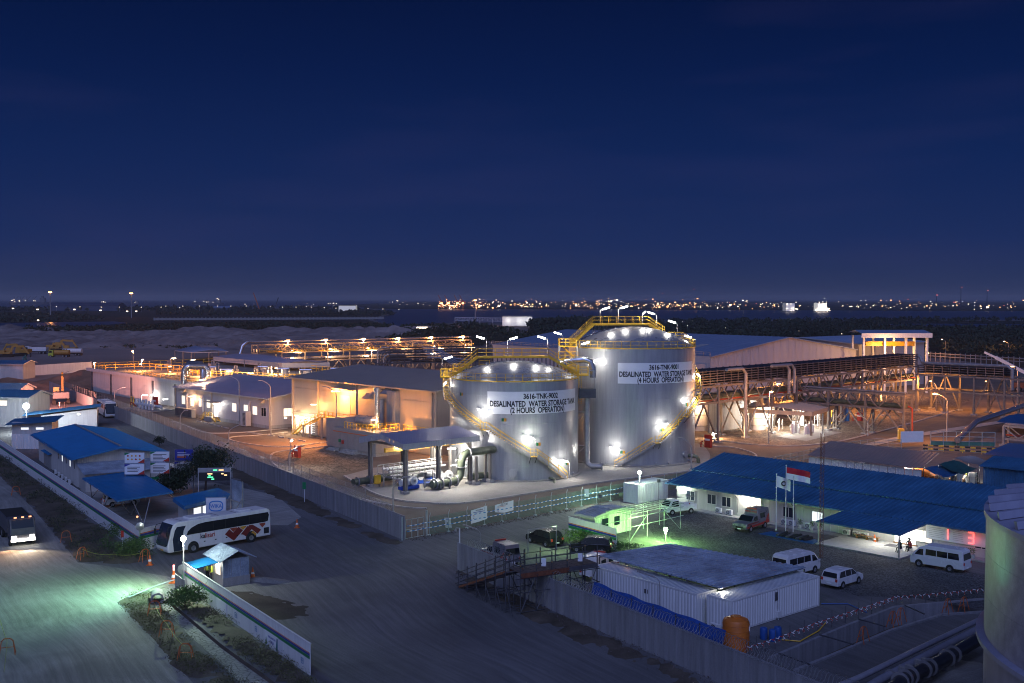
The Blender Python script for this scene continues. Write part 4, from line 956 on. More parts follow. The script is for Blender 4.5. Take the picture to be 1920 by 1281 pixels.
for k in range(5):
    p=FL.w(onwall(FL,348+k*6,783)[0],-1.6);ac=T('condenser_unit','beige cooling condenser, %s of five along the low building wall'%('first','second','third','fourth','fifth')[k],'air conditioner',p,FL.a,'condenser units by the low building')
    MB().bx(-.9,.9,-.5,.5,.15,2.0).build('casing',M['cladding_b'],ac,bevel=.03)
    mb=MB();[mb.bx(-.75,.75,-.56,-.51,.35+.22*j,.47+.22*j)for j in range(7)];mb.build('louvre',M['steel_dark'],ac)
p=FL.w(onwall(FL,471,797)[0],-1.3);ac=T('condenser_unit','tall lone cooling unit under a duct by the low building','air conditioner',p,FL.a)
MB().bx(-1.1,1.1,-.6,.6,.2,3.2).build('casing',M['cladding'],ac,bevel=.03);mb=MB();[mb.bx(-.1,.9,-.66,-.61,.5+.25*j,.64+.25*j)for j in range(10)];mb.build('louvre',M['steel_dark'],ac)
for k in range(5):
    p=FL.w(onwall(FL,407+k*16,795+k*3)[0],-4.2-.4*k,.06);tag(MB().bx(-1,1,-.12,.12,0,.18).build('wheel_stop',M['kerb'],None,loc=p,rz=FL.a),'concrete wheel stop beside the low building, %s from its door stair'%('first','second','third','fourth','fifth')[k],'wheel stop','parking wheel stops')
for k in range(4):
    p=G(508+k*19.5,818+k*3.3);tag(MB().bx(-1.1,1.1,-.12,.12,0,.2).build('wheel_stop',M['kerb'],None,loc=(p.x,p.y,.06),rz=FL.a),'concrete wheel stop before the beige warehouse, %s from the low building'%('first','second','third','fourth')[k],'wheel stop','parking wheel stops')

FT=Fr((-43.26,215.88),-47.1);LT=45.0
tall=gable('warehouse','tall beige panelled warehouse lit orange by a flood over its upper door',FT,LT,32.6,11,12.7,M['roof_dark'],M['cladding_b'],50,front=False,gend=False,left=False,fas=M['cladding_b'])
bays=[onwall(FT,px,780)[0]for px in (550,597.5,669,737.5,811)];bays[0]=0;bays.append(LT)
for a,b in zip(bays[:-1],bays[1:]):
    if b-a<2:continue
    for z0,z1 in ((3.6,4.25),(4.3,9.0),(9.05,10.8)):
        MB().bx(a+.22,b-.22,-.10,.03,z0+.02,z1-.02).build('wall_panel',M['cladding_b'],tall)
    if a>1:MB().bx(a+.22,b-.22,-.10,.03,.1,3.58).build('wall_panel',M['cladding_b'],tall)
for a in bays:MB().bx(a-.18,a+.18,-.32,.02,0,10.8).build('pilaster',M['cladding_b'],tall)
MB().bx(LT-.02,LT+.1,.2,32.4,0,10.9).build('end_wall_panel',M['cladding_b'],tall)
MB().add([(LT+.06,0,10.9),(LT+.06,32.6,10.9),(LT+.06,16.3,12.6)],[(0,1,2)]).build('gable_panel',M['cladding_b'],tall)
ux,uz=onwall(FT,648,770);px0=bays[1];dk_z=onwall(FT,610,779)[1]
MB().bx(ux-1.7,ux+1.7,-.16,-.1,dk_z,dk_z+4.2).build('upper_door',M['cladding'],tall)
MB().bx(ux-3.4,ux+3.4,-1.6,0,dk_z+5.4,dk_z+5.6).build('door_canopy',M['cladding_b'],tall)
MB().bx(ux-4.9,ux+3.9,-2.2,0,dk_z-.15,dk_z).build('landing',M['yellow'],tall)
mb=MB();rail(mb,[(ux-4.9,-2.2,dk_z),(ux+3.9,-2.2,dk_z),(ux+3.9,0,dk_z)],1.1,.04,1.3)
st0=Vector((ux-10.6,-1.7,2.3));st1=Vector((ux-4.9,-1.7,dk_z))
stair(mb,st0,st1,1.0);stair(mb,st0+Vector((-4.6,0,-2.3)),st0-Vector((.9,0,0)),1.0);mb.slab([st0+Vector((-.9,-.5,0)),st0+Vector((0,-.5,0)),st0+Vector((0,.5,0)),st0+Vector((-.9,.5,0))],.1)
for yy in (-.5,.5):rail(mb,[st0+Vector((-4.6,yy,-2.3)),st0+Vector((-.9,yy,0)),st0+Vector((0,yy,0)),st1+Vector((0,yy,0))],1.05,.035,1.2)
mb.build('outer_stair',M['yellow'],tall)
mb=MB()
for xx in (ux-4.8,ux-9,ux-11.2,ux+1):mb.bar((xx,-2.1,0),(xx,-2.1,dk_z-.1 if xx>ux-6 else 2.2),.3)
mb.build('landing_column',M['cladding_b'],tall)
# glazed ground-floor bay with louvred cabinets
for k in range(4):window(tall,1.9+k*1.75,.25,1.5,3.2,M['win_w']if k<3 else M['win_c'],y=-.12,n=1)
for k in range(7):MB().bx(7.4+.0,9.3,-.5,-.2,.4+.42*k,.68+.42*k).build('louvre_blade',M['cladding'],tall)
for px,py,s in ((712,733,1),(731,733,1.1),(694,742,.9)):x,z=onwall(FT,px,py);MB().add([(x-s,-.1,z+.5),(x+s,-.1,z+.5),(x+s,-1.3,z-.5),(x-s,-1.3,z-.5),(x-s,-.1,z-.5),(x+s,-.1,z-.5)],[(0,3,2,1),(0,4,3),(1,2,5),(4,5,2,3)]).build('vent_hood',M['steel'],tall)
x,z=onwall(FT,723,740);MB().tube([(x,-.9,8.6),(x,-.9,4.0),(x-.9,-.9,3.7),(x-1.3,-.9,3.5),(x-1.3,-.9,1.5)],.55,10).build('exhaust_duct',M['steel'],tall)
x,z=onwall(FT,743,740);MB().bx(x-1.2,x+1.2,-1.2,-.12,0,10.3).build('cable_riser',M['concrete'],tall)
x,z=onwall(FT,769,812);
for k in range(3):window(tall,bays[4]-8.2+k*2.4,1.0,1.9,2.2,M['glass_b']if k<2 else M['win_w'],y=-.12,n=2)
MB().bx(bays[5]-5,bays[5]+3,-3.2,-.3,3.9,4.05).build('side_landing',M['yellow'],tall)
mb=MB();rail(mb,[(bays[5]-5,-3.2,4.05),(bays[5]+3,-3.2,4.05)],1.1,.04,1.1);mb.build('side_landing_rail',M['yellow'],tall)
wl=lambda fr,x,y,z:fr.w(x,y,z)
def walllamp(label,p,col,watts,m,w=1.1,group='wall lamps on the plant buildings'):
    t=T('wall_lamp',label,'lamp',p,0,group);MB().bx(-w/2,w/2,-.12,.12,0,.1).build('housing',M['steel'],t);MB().bx(-w/2+.04,w/2-.04,-.1,.1,-.1,-.01).build('tube',m,t)
    plight('wall_light',(0,-.1,-.35),col,watts,.25,t);return t
walllamp('orange flood above the upper double door of the beige warehouse',wl(FT,ux,-2.1,dk_z+5.2),(1,.36,.07),3600,M['lamp_o'],1.6);slight('yard_light',wl(FT,ux,-2.6,dk_z+5.2),wl(FT,ux-6,-30,0),(1,.36,.11),13000,140,.3,.8);slight('low_wall_fill',wl(FT,bays[1],-14,7),wl(FL,LB-12,0,3),(1,.42,.15),4200,90,.3,.9)  # both spots are added orange fills without fittings, for yard and low wall
walllamp('lamp at the outer stair of the beige warehouse',wl(FT,bays[1]+1.2,-1.9,6.4),(1,.45,.16),420,M['lamp_w'])
walllamp('low lamp at the left corner of the beige warehouse',wl(FT,-.4,-1.6,3.0),(1,.72,.45),380,M['lamp_w'],.5)
walllamp('lamp over the glazed bay of the beige warehouse',wl(FT,4.6,-2.2,3.9),(1,.75,.45),480,M['lamp_w'],.8)
slight('warehouse_flood',wl(FT,LT-3.5,-5.5,2.4),wl(FT,LT-8,0,6.5),(1,.36,.08),2600,120,.3,.6)
walllamp('white lamp above the left windows of the low building',wl(FL,onwall(FL,366,752)[0],-1.0,4.7),WW,330,M['lamp_w'])
walllamp('lamp under the door canopy of the low building',wl(FL,onwall(FL,410,770)[0],-1.0,3.9),NW,350,M['lamp_w'],.6)
# ---- generator enclosure
FG=Fr((-31.3,190.8),-47);t=T('generator_enclosure','grey generator housing with orange stripe, silencer drum and tall exhaust','generator',(*FG.o,0),FG.a)
MB().bx(0,12.5,0,5.5,.5,4.1).build('housing',M['gen_grey'],t,bevel=.05);MB().bx(.2,12.3,.2,5.3,0,.5).build('plinth',M['concrete'],t)
MB().add([(-4.5,1.5,.2),(2.6,1.5,.2),(2.6,6.5,.2),(-4.5,6.5,.2),(-4.5,1.5,5.2),(1.2,1.5,5.7),(1.2,6.5,5.7),(-4.5,6.5,5.2),(2.6,1.5,4.6),(2.6,6.5,4.6)],
         [(0,1,8,5,4),(1,2,9,8),(2,3,7,6,9),(3,0,4,7),(4,5,6,7),(5,8,9,6),(3,2,1,0)]).build('intake_hood',M['gen_grey'],t)
MB().bx(-.02,12.52,-.02,5.52,3.30,3.46).build('orange_stripe',M['barrier'],t)
for k in range(6):MB().bx(.4+k*2.05,2.25+k*2.05,-.03,.0,.7,3.2).build('door',M['gen_grey'],t)
mb=MB();mb.tube([(3.0,3.4,5.3),(7.6,3.4,5.3)],.85,18);[mb.tube([(x,3.4,5.3),(x+.12,3.4,5.3)],.9,18)for x in (3.1,5.2,7.4)];mb.build('silencer',M['steel'],t,autos=40)
MB().tube([(8.9,3.0,4.1),(8.9,3.0,10.6)],.42,14).tube([(8.9,3.0,10.6),(8.9,3.0,11.3)],.6,14).tube([(7.6,3.2,5.3),(8.9,3.0,5.3)],.35,10).build('exhaust_stack',M['foil'],t,autos=40)
mb=MB();rail(mb,[(3,.3,4.1),(12.2,.3,4.1),(12.2,5.2,4.1),(9.8,5.2,4.1),(9.8,.5,4.1)],1.1,.035,.9);mb.build('roof_rail',M['yellow'],t)
MB().bx(2.9,3.25,-.3,-.03,1.4,2.0).build('control_box',M['red'],t);MB().bx(1.9,2.3,-.25,-.03,1.6,2.1).build('switch_box',M['stripe_g'],t)
for k in range(3):MB().bx(3.6,7.6,-.5-.45*k,-.02-.45*k,0,.62-.2*k).build('step',M['concrete'],t)
for k in range(2):MB().bx(-.8,1.8,-.6-.5*k,-.02-.5*k,0,.5-.25*k).build('step',M['concrete'],t)
for x,y,w in ((9.9,1.6,480),):walllamp('white lamp glowing on the generator housing roof beside the exhaust',FG.w(x,y,6.0),WW,w,M['lamp_w'])
walllamp('white lamp behind the pump shelter roof against the warehouse',wl(FT,bays[4]+1.5,-2.4,3.6),WW,500,M['lamp_w'])
# ---- pump shelter with pumps and olive pipework
FS=Fr((-19.98,153.09),43.2) # x to the upper right along the ridge, y toward the left; origin is the front-left post
sh=T('pump_shelter','open steel shelter with grey gabled roof over the white-lit pumps','shelter',(*FS.o,0),FS.a)
LX,WY=11.6,8.0 # posts along x at 0, 5.8, 11.6; rows y=0 and y=-8
mb=MB();ribs(mb,(-1.1,-WY-1.0,7.0),(LX+1.0,-WY-1.0,7.0),(LX+1.0,-WY/2,8.0),(-1.1,-WY/2,8.0),.3,.04);ribs(mb,(LX+1.0,1.0,7.0),(-1.1,1.0,7.0),(-1.1,-WY/2,8.0),(LX+1.0,-WY/2,8.0),.3,.04);mb.build('roof',M['roof_grey'],sh)
mb=MB();ribwall(mb,(-1.1,-WY-1.02),(LX+1,-WY-1.02),6.2,6.98,.3,.04)
for s0,s1,z0,z1 in ((-WY-1,-WY/2,6.98,7.98),(-WY/2,1.0,7.98,6.98)):
    n=12
    for k in range(n):a,b=s0+(s1-s0)*k/n,s0+(s1-s0)*(k+1)/n;za,zb=z0+(z1-z0)*k/n,z0+(z1-z0)*(k+1)/n;mb.add([(-1.12-(k%2)*.03,a,za-.8),(-1.12-(k%2)*.03,b,zb-.8),(-1.12-(k%2)*.03,b,zb),(-1.12-(k%2)*.03,a,za)],[(0,3,2,1)])
mb.build('fascia',M['fascia'],sh)
for x in (0,LX/2,LX):
    for y in (0,-WY):
        mb=MB();[mb.bx(x-.2,x+.2,y+s*.2-.015,y+s*.2+.015,.4,6.7)for s in (-1,1)];mb.bx(x-.015,x+.015,y-.2,y+.2,.4,6.7);mb.build('post',M['beige_steel'],sh)
        MB().bx(x-.45,x+.45,y-.45,y+.45,.05,.4).build('footing',M['concrete'],sh)
        MB().tube([(x+.35,y-.3,6.6),(x+.3,y-.3,5.9),(x+.22,y-.3,5.4),(x+.22,y-.3,.3)],.06,6).build('downpipe',M['steel'],sh)
mb=MB()
for x in (0,LX/2,LX):mb.bar((x,0,6.5),(x,-WY,6.5),.2,.35)
for y in (0,-WY):mb.bar((0,y,6.75),(LX,y,6.75),.2,.3);[mb.bar((x+s*1.3,y,6.6),(x,y,5.4),.12)for x in (0,LX/2,LX)for s in (-1,1)if 0<=x+s*1.3<=LX]
mb.build('beam',M['beige_steel'],sh);MB().bar((-.4,-WY/2,5.6),(LX+3.2,-WY/2,5.6),.35,.6).build('crane_beam',M['crane_y'],sh)
for x,y,z,w in ((LX*.66,-WY-.7,5.6,1100),(2,-4,6.0,1100),(9.5,-2.6,6.0,1000),(LX+2.6,-4.5,4.4,500)):
    p=FS.w(x,y,z);walllamp('tube lamp %s'%{-WY-.7:'slanting below the front eave of the pump shelter',-4:'inside the pump shelter near its left gable',-2.6:'inside the pump shelter at its far right',-4.5:'among the pipes right of the pump shelter'}[y],p,NW,w*1.15,M['white_w'],1.2)
for i,(x,y)in enumerate(((2.2,-6.0),(5.6,-3.2),(9.0,-5.5),(9.4,-2.4))):
    p=FS.w(x,y,.1);pu=T('pump_set','white pump and motor on a blue baseplate, %s under the shelter'%('front left','back left','front right','back right')[i],'pump',p,FS.a,'pumps under the shelter')
    MB().bx(-1.5,1.5,-.5,.5,.1,.55).build('baseplate',M['blue_p'],pu,bevel=.03);MB().tube([(-1.4,0,1.1),(-.1,0,1.1)],.48,16).tube([(-1.45,0,1.1),(-1.4,0,1.1)],.4,16).build('motor',M['white'],pu,autos=40)
    MB().lathe([(.2,-.3),(.62,-.25),(.7,0),(.62,.25),(.2,.3)],18).build('casing',M['white'],pu,autos=40).matrix_basis=Matrix.Translation((.8,0,1.15))@ Matrix.Rotation(rad(90),4,'X')
    MB().bar((-.1,0,1.1),(.5,0,1.1),.3).build('coupling',M['yellow'],pu);MB().bx(-1.0,-.5,-.2,.2,1.5,1.8).build('terminal_box',M['white'],pu)
def pipe(label,pts,r,m,name='pipe_run',flanges=(),cat='pipe',group=None,rings=True,n=14):
    t=T(name,label,cat,(pts[0][0],pts[0][1],0),0,group);o=Vector((pts[0][0],pts[0][1],0));P=[Vector(p)-o for p in pts];Q=[P[0]]
    for i in range(1,len(P)-1): # rounded elbows
        a=(P[i-1]-P[i]).normalized();b=(P[i+1]-P[i]).normalized();rr=min(r*3,(P[i-1]-P[i]).length*.45,(P[i+1]-P[i]).length*.45)
        for k in range(5):u=k/4;Q.append(P[i]+a*rr*(1-u)**2+b*rr*u**2)
    Q.append(P[-1]);MB().tube(Q,r,n).build('pipe',m,t,autos=50)
    for f in flanges:
        i,u=int(f),f-int(f);c=P[i].lerp(P[i+1],u);d=(P[i+1]-P[i]).normalized();MB().tube([c-d*.07,c+d*.07],r*1.35,n).build('flange',M['steel'],t,autos=40)
    return t
S3=lambda x,y,z:FS.w(x,y,z)
pipe('big olive pipe rising at the shelter and running over to the tank',[S3(4.2,-8.6,.9),S3(9.5,-8.6,.9),S3(9.5,-8.6,4.7),S3(18.6,-8.6,4.7)],.55,M['green_pipe'],flanges=(.1,.3,.55,.8,1.5,2.15,2.7,2.95))
pipe('olive pipe dropping from the header to a low elbow beside the tank',[S3(17.4,-8.6,4.7),S3(17.4,-8.6,.9),S3(14.2,-7.2,.9),S3(12.2,-7.2,.9)],.5,M['green_pipe'],flanges=(.3,.75,1.6,2.4))
pipe('long pale olive pipe running level behind the shelter to the tank',[S3(18.8,-8.3,5.1),S3(17.9,2.5,5.3),S3(10,3.4,5.3)],.5,M['green_pipe'],flanges=(.5,))
pipe('olive header pipe lying low through the shelter to the left',[S3(-2.6,.4,.9),S3(10.5,.4,.9)],.5,M['green_pipe'],flanges=(.05,.2,.3,.6))
for i,(x0,y0,x1,y1,z)in enumerate(((1.0,-1.6,11,-1.6,2.6),(1.0,-2.4,11,-2.4,2.6),(1.0,-3.2,11,-3.2,2.3),(2.5,-6.0,2.5,.3,1.2),(6,-3.2,6,.3,1.2),(9.2,-5.5,9.2,.3,1.2),(11.5,-4,14.6,-4,2.2),(11.5,-5,14.6,-5,3.1),(4.0,-7.0,6.6,-8.6,.9))):
    pipe('pale pipe under the pump shelter, '+('front one of the long pair','back one of the long pair','lower long one beside the pair','short cross pipe at the left pump','short cross pipe in the middle','short cross pipe at the right pump','lower stub right of the right posts','upper stub right of the right posts','fat lagged one feeding the olive riser')[i],[S3(x0,y0,z),S3((x0+x1)/2,(y0+y1)/2,z),S3(x1,y1,z)],.16 if i<8 else .5,M['white']if i<8 else M['foil'],flanges=(.1,.9,1.3,1.8),group='lagged pipes under the shelter')
pl=T('pump_walkway','galvanised raised walkway with rails running through the pump shelter','walkway',S3(0,0,0),FS.a)
MB().slab([(.6,-2.2,2.0),(11.2,-2.2,2.0),(11.2,-1.0,2.0),(.6,-1.0,2.0)],.15).build('deck',M['steel'],pl);mb=MB()
for y in (-2.2,-1.0):rail(mb,[(.6,y,2.0),(11.2,y,2.0)],1.1,.035,1.0)
rail(mb,[(.6,-4.4,2.0),(8.2,-4.4,2.0)],1.1,.035,1.0);mb.build('guard_rail',M['fascia'],pl)
MB().slab([(.6,-4.5,2.0),(8.2,-4.5,2.0),(8.2,-3.6,2.0),(.6,-3.6,2.0)],.15).build('deck',M['steel'],pl)
mb=MB();[mb.bar((x,y,.1),(x,y,2.0),.14)for x in (.8,4.2,7.8,11)for y in (-4.4,-2.1,-1.1)];mb.build('leg',M['steel'],pl)
MB().bx(-.2,.7,-1.6,-1.2,.6,1.8).build('cabinet',M['yellow'],pl)
ps=T('pipe_support','row of dark steel posts on concrete plinths carrying the olive pipes by the tank','pipe support',S3(0,0,0),FS.a)
for x,y,z in ((11.8,-9.2,4.1),(11.8,-8.0,4.1),(14.6,-9.0,4.1),(14.6,-8.0,4.1),(16.6,-9.2,4.1),(13.0,-2.0,4.7),(15.6,0,4.7),(15.4,-4,4.7),(12.4,1.6,4.7)):
    MB().bar((x,y,.4),(x,y,z),.32).build('post',M['beige_steel'],ps);MB().bx(x-.4,x+.4,y-.4,y+.4,.05,.5).build('plinth',M['concrete'],ps)
for x in (5.2,6.8):
    mb=MB();[mb.bar((x,-8.6+s*.7,.1),(x,-8.6+s*.5,1.0),.18)for s in (-1,1)];mb.build('saddle',M['steel_dark'],ps)
# green/steel pipe stub near the tank apron
pipe('low pipe elbow with flange standing on the apron before the lower tank',[G(1032,900)+Vector((-1.2,.8,.35)),G(1040,903)+Vector((0,0,.35)),G(1040,906)+Vector((0,-.4,-.1))],.22,M['green_pipe'],flanges=(.1,))
pipe('grey elbow pipe at the right foot of the taller tank',[o1+at_th(0,a1,R1,62,1.2),o1+at_th(0,a1,R1+1.6,62,1.2),o1+at_th(0,a1,R1+1.6,64,.1)],.3,M['green_pipe'],flanges=(.5,))

# ---- reservoir with lit deck
ra=Vector((-120.5,313.4,0));rz_=ang2(ra,G(330,763));FR=Fr(ra[:2],math.degrees(rz_));t=T('concrete_reservoir','long pink-lit concrete reservoir with dark wall columns and railed deck','reservoir',ra,rz_)
bp_=[0.2]+[onwall(FR,px,740)[0]for px in (209.5,247.5,287.5,330)]+[70.0]
for a,b in zip(bp_[:-1],bp_[1:]):MB().bx(a+.05,b-.05,-.0,.5,0,5.6).build('wall_panel',M['plaster'],t)
MB().bx(-4,70,-.35,.5,5.62,6.5).build('parapet',M['plaster'],t);MB().bx(-3,70,.52,46,0,6.2).build('deck',M['apron'],t)
for a in bp_:MB().bx(a-.35,a+.35,-.3,.02,.1,5.6).build('wall_column',M['steel_dark'],t)
mb=MB();rail(mb,[(-3,1,6.2),(8,1,6.2),(8,12,6.2),(24,16,6.2),(46,14,6.2)],1.6,.06,2.6);rail(mb,[(-3,1,6.2),(-3,45,6.2),(70,45,6.2)],1.6,.06,3.4);rail(mb,[(26,1,6.2),(70,1,6.2)],1.2,.04,2.4);mb.build('deck_rail',M['yellow'],t)
for x,y in ((6,20),(14,30),(26,26),(36,34),(42,24),(50,30),(58,22)):
    mb=MB();mb.bx(x-1,x+1,y-.8,y+.8,6.2,7.4).tube([(x,y,7.2),(x,y,8.3),(x+1.6,y,8.3),(x+1.6,y,6.4)],.22,8);mb.build('pipe_assembly',M['steel'],t)
MB().tube([(60,3,6.2),(60,3,9.6),(61,3,10.6),(66,4,10.6),(67,4,9.6),(67,4,6.2)],.7,12).build('arched_pipe',M['foil'],t,autos=50)
pa=pipe('shiny arched pipe looping over the reservoir edge by the low building',[D(346,722,262),D(346,693,262),D(352,687,262),D(384,687,264),D(390,693,264),D(390,706,264)],.75,M['foil'])
# ================================================================== RACKS, BIG HALL, LAMPS
def rackline(name,label,p0,angd,L_,zs,w,bay,m,base=True,truss=None,group=None,cat='pipe rack'):
    """steel rack: columns both sides each bay, longitudinal beams at heights zs, zigzag truss between the levels in truss"""
    t=T(name,label,cat,(p0[0],p0[1],0),rad(angd),group);n=max(1,round(L_/bay));b=L_/n
    for k in range(n+1):
        x=k*b
        for y in (0,w):MB().bar((x,y,.3 if base else min(zs)),(x,y,max(zs)),.38).build('column',m,t)
        [MB().bar((x,0,z),(x,w,z),.25,.35).build('cross_beam',m,t)for z in zs]
        if base:[MB().bx(x-.6,x+.6,y-.6,y+.6,0,.32).build('footing',M['concrete'],t)for y in (0,w)]
    for y in (0,w):
        for z in zs:MB().bar((0,y,z),(L_,y,z),.28,.36).build('longitudinal_beam',m,t)
        if truss:
            for z0,z1 in truss:
                mb=MB();k=max(2,round(L_/2.6));[mb.bar((L_*j/k,y,z0 if j%2 else z1),(L_*(j+1)/k,y,z1 if j%2 else z0),.18)for j in range(k)];mb.build('lacing',m,t)
    return t,n,b
def braces(t,n,b,w,z,m,ks=None):
    for k in (ks or range(0,n,2)):
        mb=MB()
        for y in (0,w):mb.bar((k*b,y,.3),((k+.5)*b,y,z),.25).bar(((k+1)*b,y,.3),((k+.5)*b,y,z),.25)
        mb.bar((k*b,0,.3),(k*b,w,z),.2);mb.build('brace',m,t)
def trays(t,x0,x1,y0,y1,z0,z1,rows,step,m,mc):
    """bank of stacked cable trays: uprights, side rails and black cables"""
    for y in (y0,y1):
        n=max(1,round((x1-x0)/step));u_=MB().bar((0,0,z0),(0,0,z1),.2,.2).build('tray_upright',m,t,loc=(x0,y,0));[inst(u_,(x0+(x1-x0)*k/n,y,0),parent=t)for k in range(1,n+1)]
    for r in range(rows):
        z=z0+(z1-z0)*(r+.5)/rows
        for y in (y0,y1):MB().bar((x0,y-.11 if y==y0 else y+.11,z),(x1,y-.11 if y==y0 else y+.11,z),.06,.16).build('tray_rail',m,t)
        MB().bx(x0,x1,y0+.15,y1-.15,z-.06,z+.12).build('cable_bundle',mc,t)
bs=M['beige_steel']
# main rack right of the tanks
pR=(31.5,194.4);rk,n_,b_=rackline('pipe_rack','tall steel rack carrying stacked cable trays, running back from the taller tank',pR,45,92,(7.4,10.4),5.5,9.2,bs,truss=((7.5,10.2),))
braces(rk,n_,b_,5.5,7.2,bs);trays(rk,0,92,.3,5.2,10.7,13.4,6,2.3,M['tray'],M['cable'])
for z,y,r,m in ((8.3,1.4,.5,'green_pipe'),(8.1,2.9,.35,'steel'),(7.8,.5,.14,'redpipe'),(8.2,4.3,.4,'steel')):MB().tube([(-2,y,z),(92,y,z)],r,10).build('pipe',M[m],rk)
for x in (17.5,33,35):MB().tube([(x-6,-.2,13.3),(x-1,-.4,13.3),(x,-.5,12.4),(x,-.5,7.6 if x>20 else 0)],.33,10).build('drop_pipe',M['steel'],rk)
# same rack, hidden part behind the tanks, emerging left of the lower tank with its bend
pL=(-37.5,300.0);lk,n_,b_=rackline('pipe_rack','dark cable tray rack with bending trays behind the beige warehouse',pL,20,34,(5.2,8.6),5,8.5,M['steel_dark'])
trays(lk,4,34,.3,4.7,8.8,13.2,6,2.1,M['steel_dark'],M['cable'])
for k in range(7):
    z=9.0+k*.66;x=4-k*.55
    MB().tube([(x+6,.6+k*.05,z),(x+1.2,.5,z),(x+.3,.4,z-.4),(x,.4,z-1.4),(x,.4,3)],.2,8).build('cable_bend',M['steel_dark']if k%3 else M['steel'],lk)
for k in range(5):
    MB().tube([(13+k*.4,-.6,13-k*.7),(17+k*.4,-.8,12.8-k*.7),(23+k*.2,-.8,9.6-k*.7),(27,-.8,9.2-k*.7)],.16,6).build('cable_slope',M['roof_pale'],lk)
# cross rack to the right
cr_,n_,b_=rackline('pipe_rack','lower truss rack crossing toward the gate with olive and red pipes',(58.0,224.6),-46.5,24,(5.3,8.1),3.2,8,bs,truss=((5.4,8.0),))
braces(cr_,n_,b_,3.2,5.2,bs,(1,2));
for z,y,r,m in ((6.0,1.0,.45,'green_pipe'),(5.75,2.3,.16,'redpipe'),(8.5,.6,.14,'steel'),(8.5,1.3,.12,'steel')):MB().tube([(-1,y,z),(24,y,z)]+([(24.5,y,z-.3),(24.6,y,.3)]if m=='redpipe' else []),r,10).build('pipe',M[m],cr_)
e3,n_,b_=rackline('pipe_rack','far end rack of open steel frames turning right behind the gate',(95.5,257.5),-46,34,(5.0,8.6),8,6.8,bs,truss=None)
braces(e3,n_,b_,8,8.4,bs);trays(e3,0,20,.3,7,8.9,11.0,4,2.0,M['tray'],M['cable']);MB().tube([(-1.5,3,13),(-.6,3,12.6),(0,2.8,11.4),(1.4,2.5,11.2),(20,2.5,11.3),(21,2.5,10.6),(21,2.5,6)],.4,10).build('pipe',M['steel'],e3)
low3,n_,b_=rackline('pipe_rack','low pipe trestle on concrete blocks leading off beside the gate road',(88.5,196.0),-46,44,(1.3,3.6),2.2,7,M['steel'],truss=((1.5,3.4),))
for z,y,r,m in ((1.9,1.1,.16,'redpipe'),(3.9,.5,.2,'steel'),(3.9,1.2,.2,'steel')):MB().tube([(0,y,z),(44,y,z)],r,8).build('pipe',M[m],low3)
pipe('thick bright pipe slanting down among the blue tarpaulins at the far right',[G(1795,838)+Vector((0,0,1.2)),G(1830,815)+Vector((0,0,2.5)),G(1940,788)+Vector((0,0,4))],.55,M['foil'])
# background rack with orange lamps (left centre)
bk,n_,b_=rackline('pipe_rack','long orange-lit pipe rack stretching behind the low roofs',(-84,361),35,84,(5.4,8.4,11.0),5,8.4,bs,truss=((8.6,10.8),))
braces(bk,n_,b_,5,5.2,bs,range(1,n_));
for z,y,r,m in ((6.2,1.4,.6,'foil'),(9.2,1.0,.5,'foil'),(9.2,3.4,.6,'steel'),(12.2,.8,.25,'foil'),(12.2,1.6,.25,'steel')):
    MB().tube([(-3 if z>12 else 0,y,z)]+[(84,y,z)],r,10).build('pipe',M[m],bk)
MB().tube([(-26,.8,5),(-8,.8,5),(-6.5,.8,6),(-5,.8,11),(-3.5,.8,12.2),(-2.9,.8,12.2)],.6,12).build('pipe_elbow',M['foil'],bk,autos=50)
for k in range(9):MB().bx(3+k*9.3,8+k*9.3,-1.4,-.2,8.7,8.85).build('valve_platform',M['yellow'],bk)
mb=MB();rail(mb,[(0,-1.4,8.8),(84,-1.4,8.8)],1.1,.06,3);mb.build('guard_rail',M['yellow'],bk)
FB=Fr((-84,361),35)
for k in range(6):
    x=[onwall(FB,px,648)[0]for px in (611,682,747,809,868,540)][k]
    p=FB.w(x,0,11.1);t=T('rack_lamp','orange lamp on the background pipe rack, %s'%('first from the left end','second from the left end','third, above the bending trays','fourth, left of the tank walkway','last, just left of the lower tank top','small one hidden low at the left end')[k],'lamp',p,0,'orange lamps on the background rack')
    MB().tube([(0,0,0),(0,0,.9)],.06,6).build('post',M['steel'],t);MB().bx(-.55,.55,-.55,.55,.9,1.5).build('lamp_head',M['lamp_o'],t);plight('rack_light',(0,-.6,.6),OR,2200,.3,t)
    walllamp('warm work lamp under the deck of the background pipe rack, %s bay'%('first','second','third','fourth','fifth','leftmost')[k],FB.w(x+3,-1.4,8.3),(1,.55,.25),1500,M['lamp_o'],2.4,'work lamps under the background rack')
# open process sheds between reservoir and rack
def opensh(label,pts_px,z,m,fascia=1.2,legs=True,rise=1.2):
    P=[G(*p,z)for p in pts_px];o=Vector((P[0].x,P[0].y,0));t=T('open_shed',label,'shed',o);Q=[p-o for p in P]
    r0=(Q[1]+Q[2])/2+Vector((0,0,rise));r1=(Q[0]+Q[3])/2+Vector((0,0,rise));mb=MB()
    ribs(mb,Q[0],Q[1],r0,r1,.6,.06);ribs(mb,Q[2],Q[3],r1,r0,.6,.06);mb.build('roof',m,t)
    mb=MB();[mb.bar(Q[i]-Vector((0,0,fascia/2)),Q[(i+1)%4]-Vector((0,0,fascia/2)),.1,fascia)for i in range(4)];mb.build('fascia',M['fascia'],t)
    if legs:
        for i in range(4):
            for u in (0,.5):
                p=Q[i].lerp(Q[(i+1)%4],u);MB().bar((p.x*.96,p.y*.96,0),(p.x*.96,p.y*.96,z-.2),.3).build('post',bs,t)
    return t
opensh('broad open process shed with flat grey roof behind the low building',((400,669),(529,681),(618,680),(480,664)),8.5,M['roof_grey'],1.3,rise=.5)
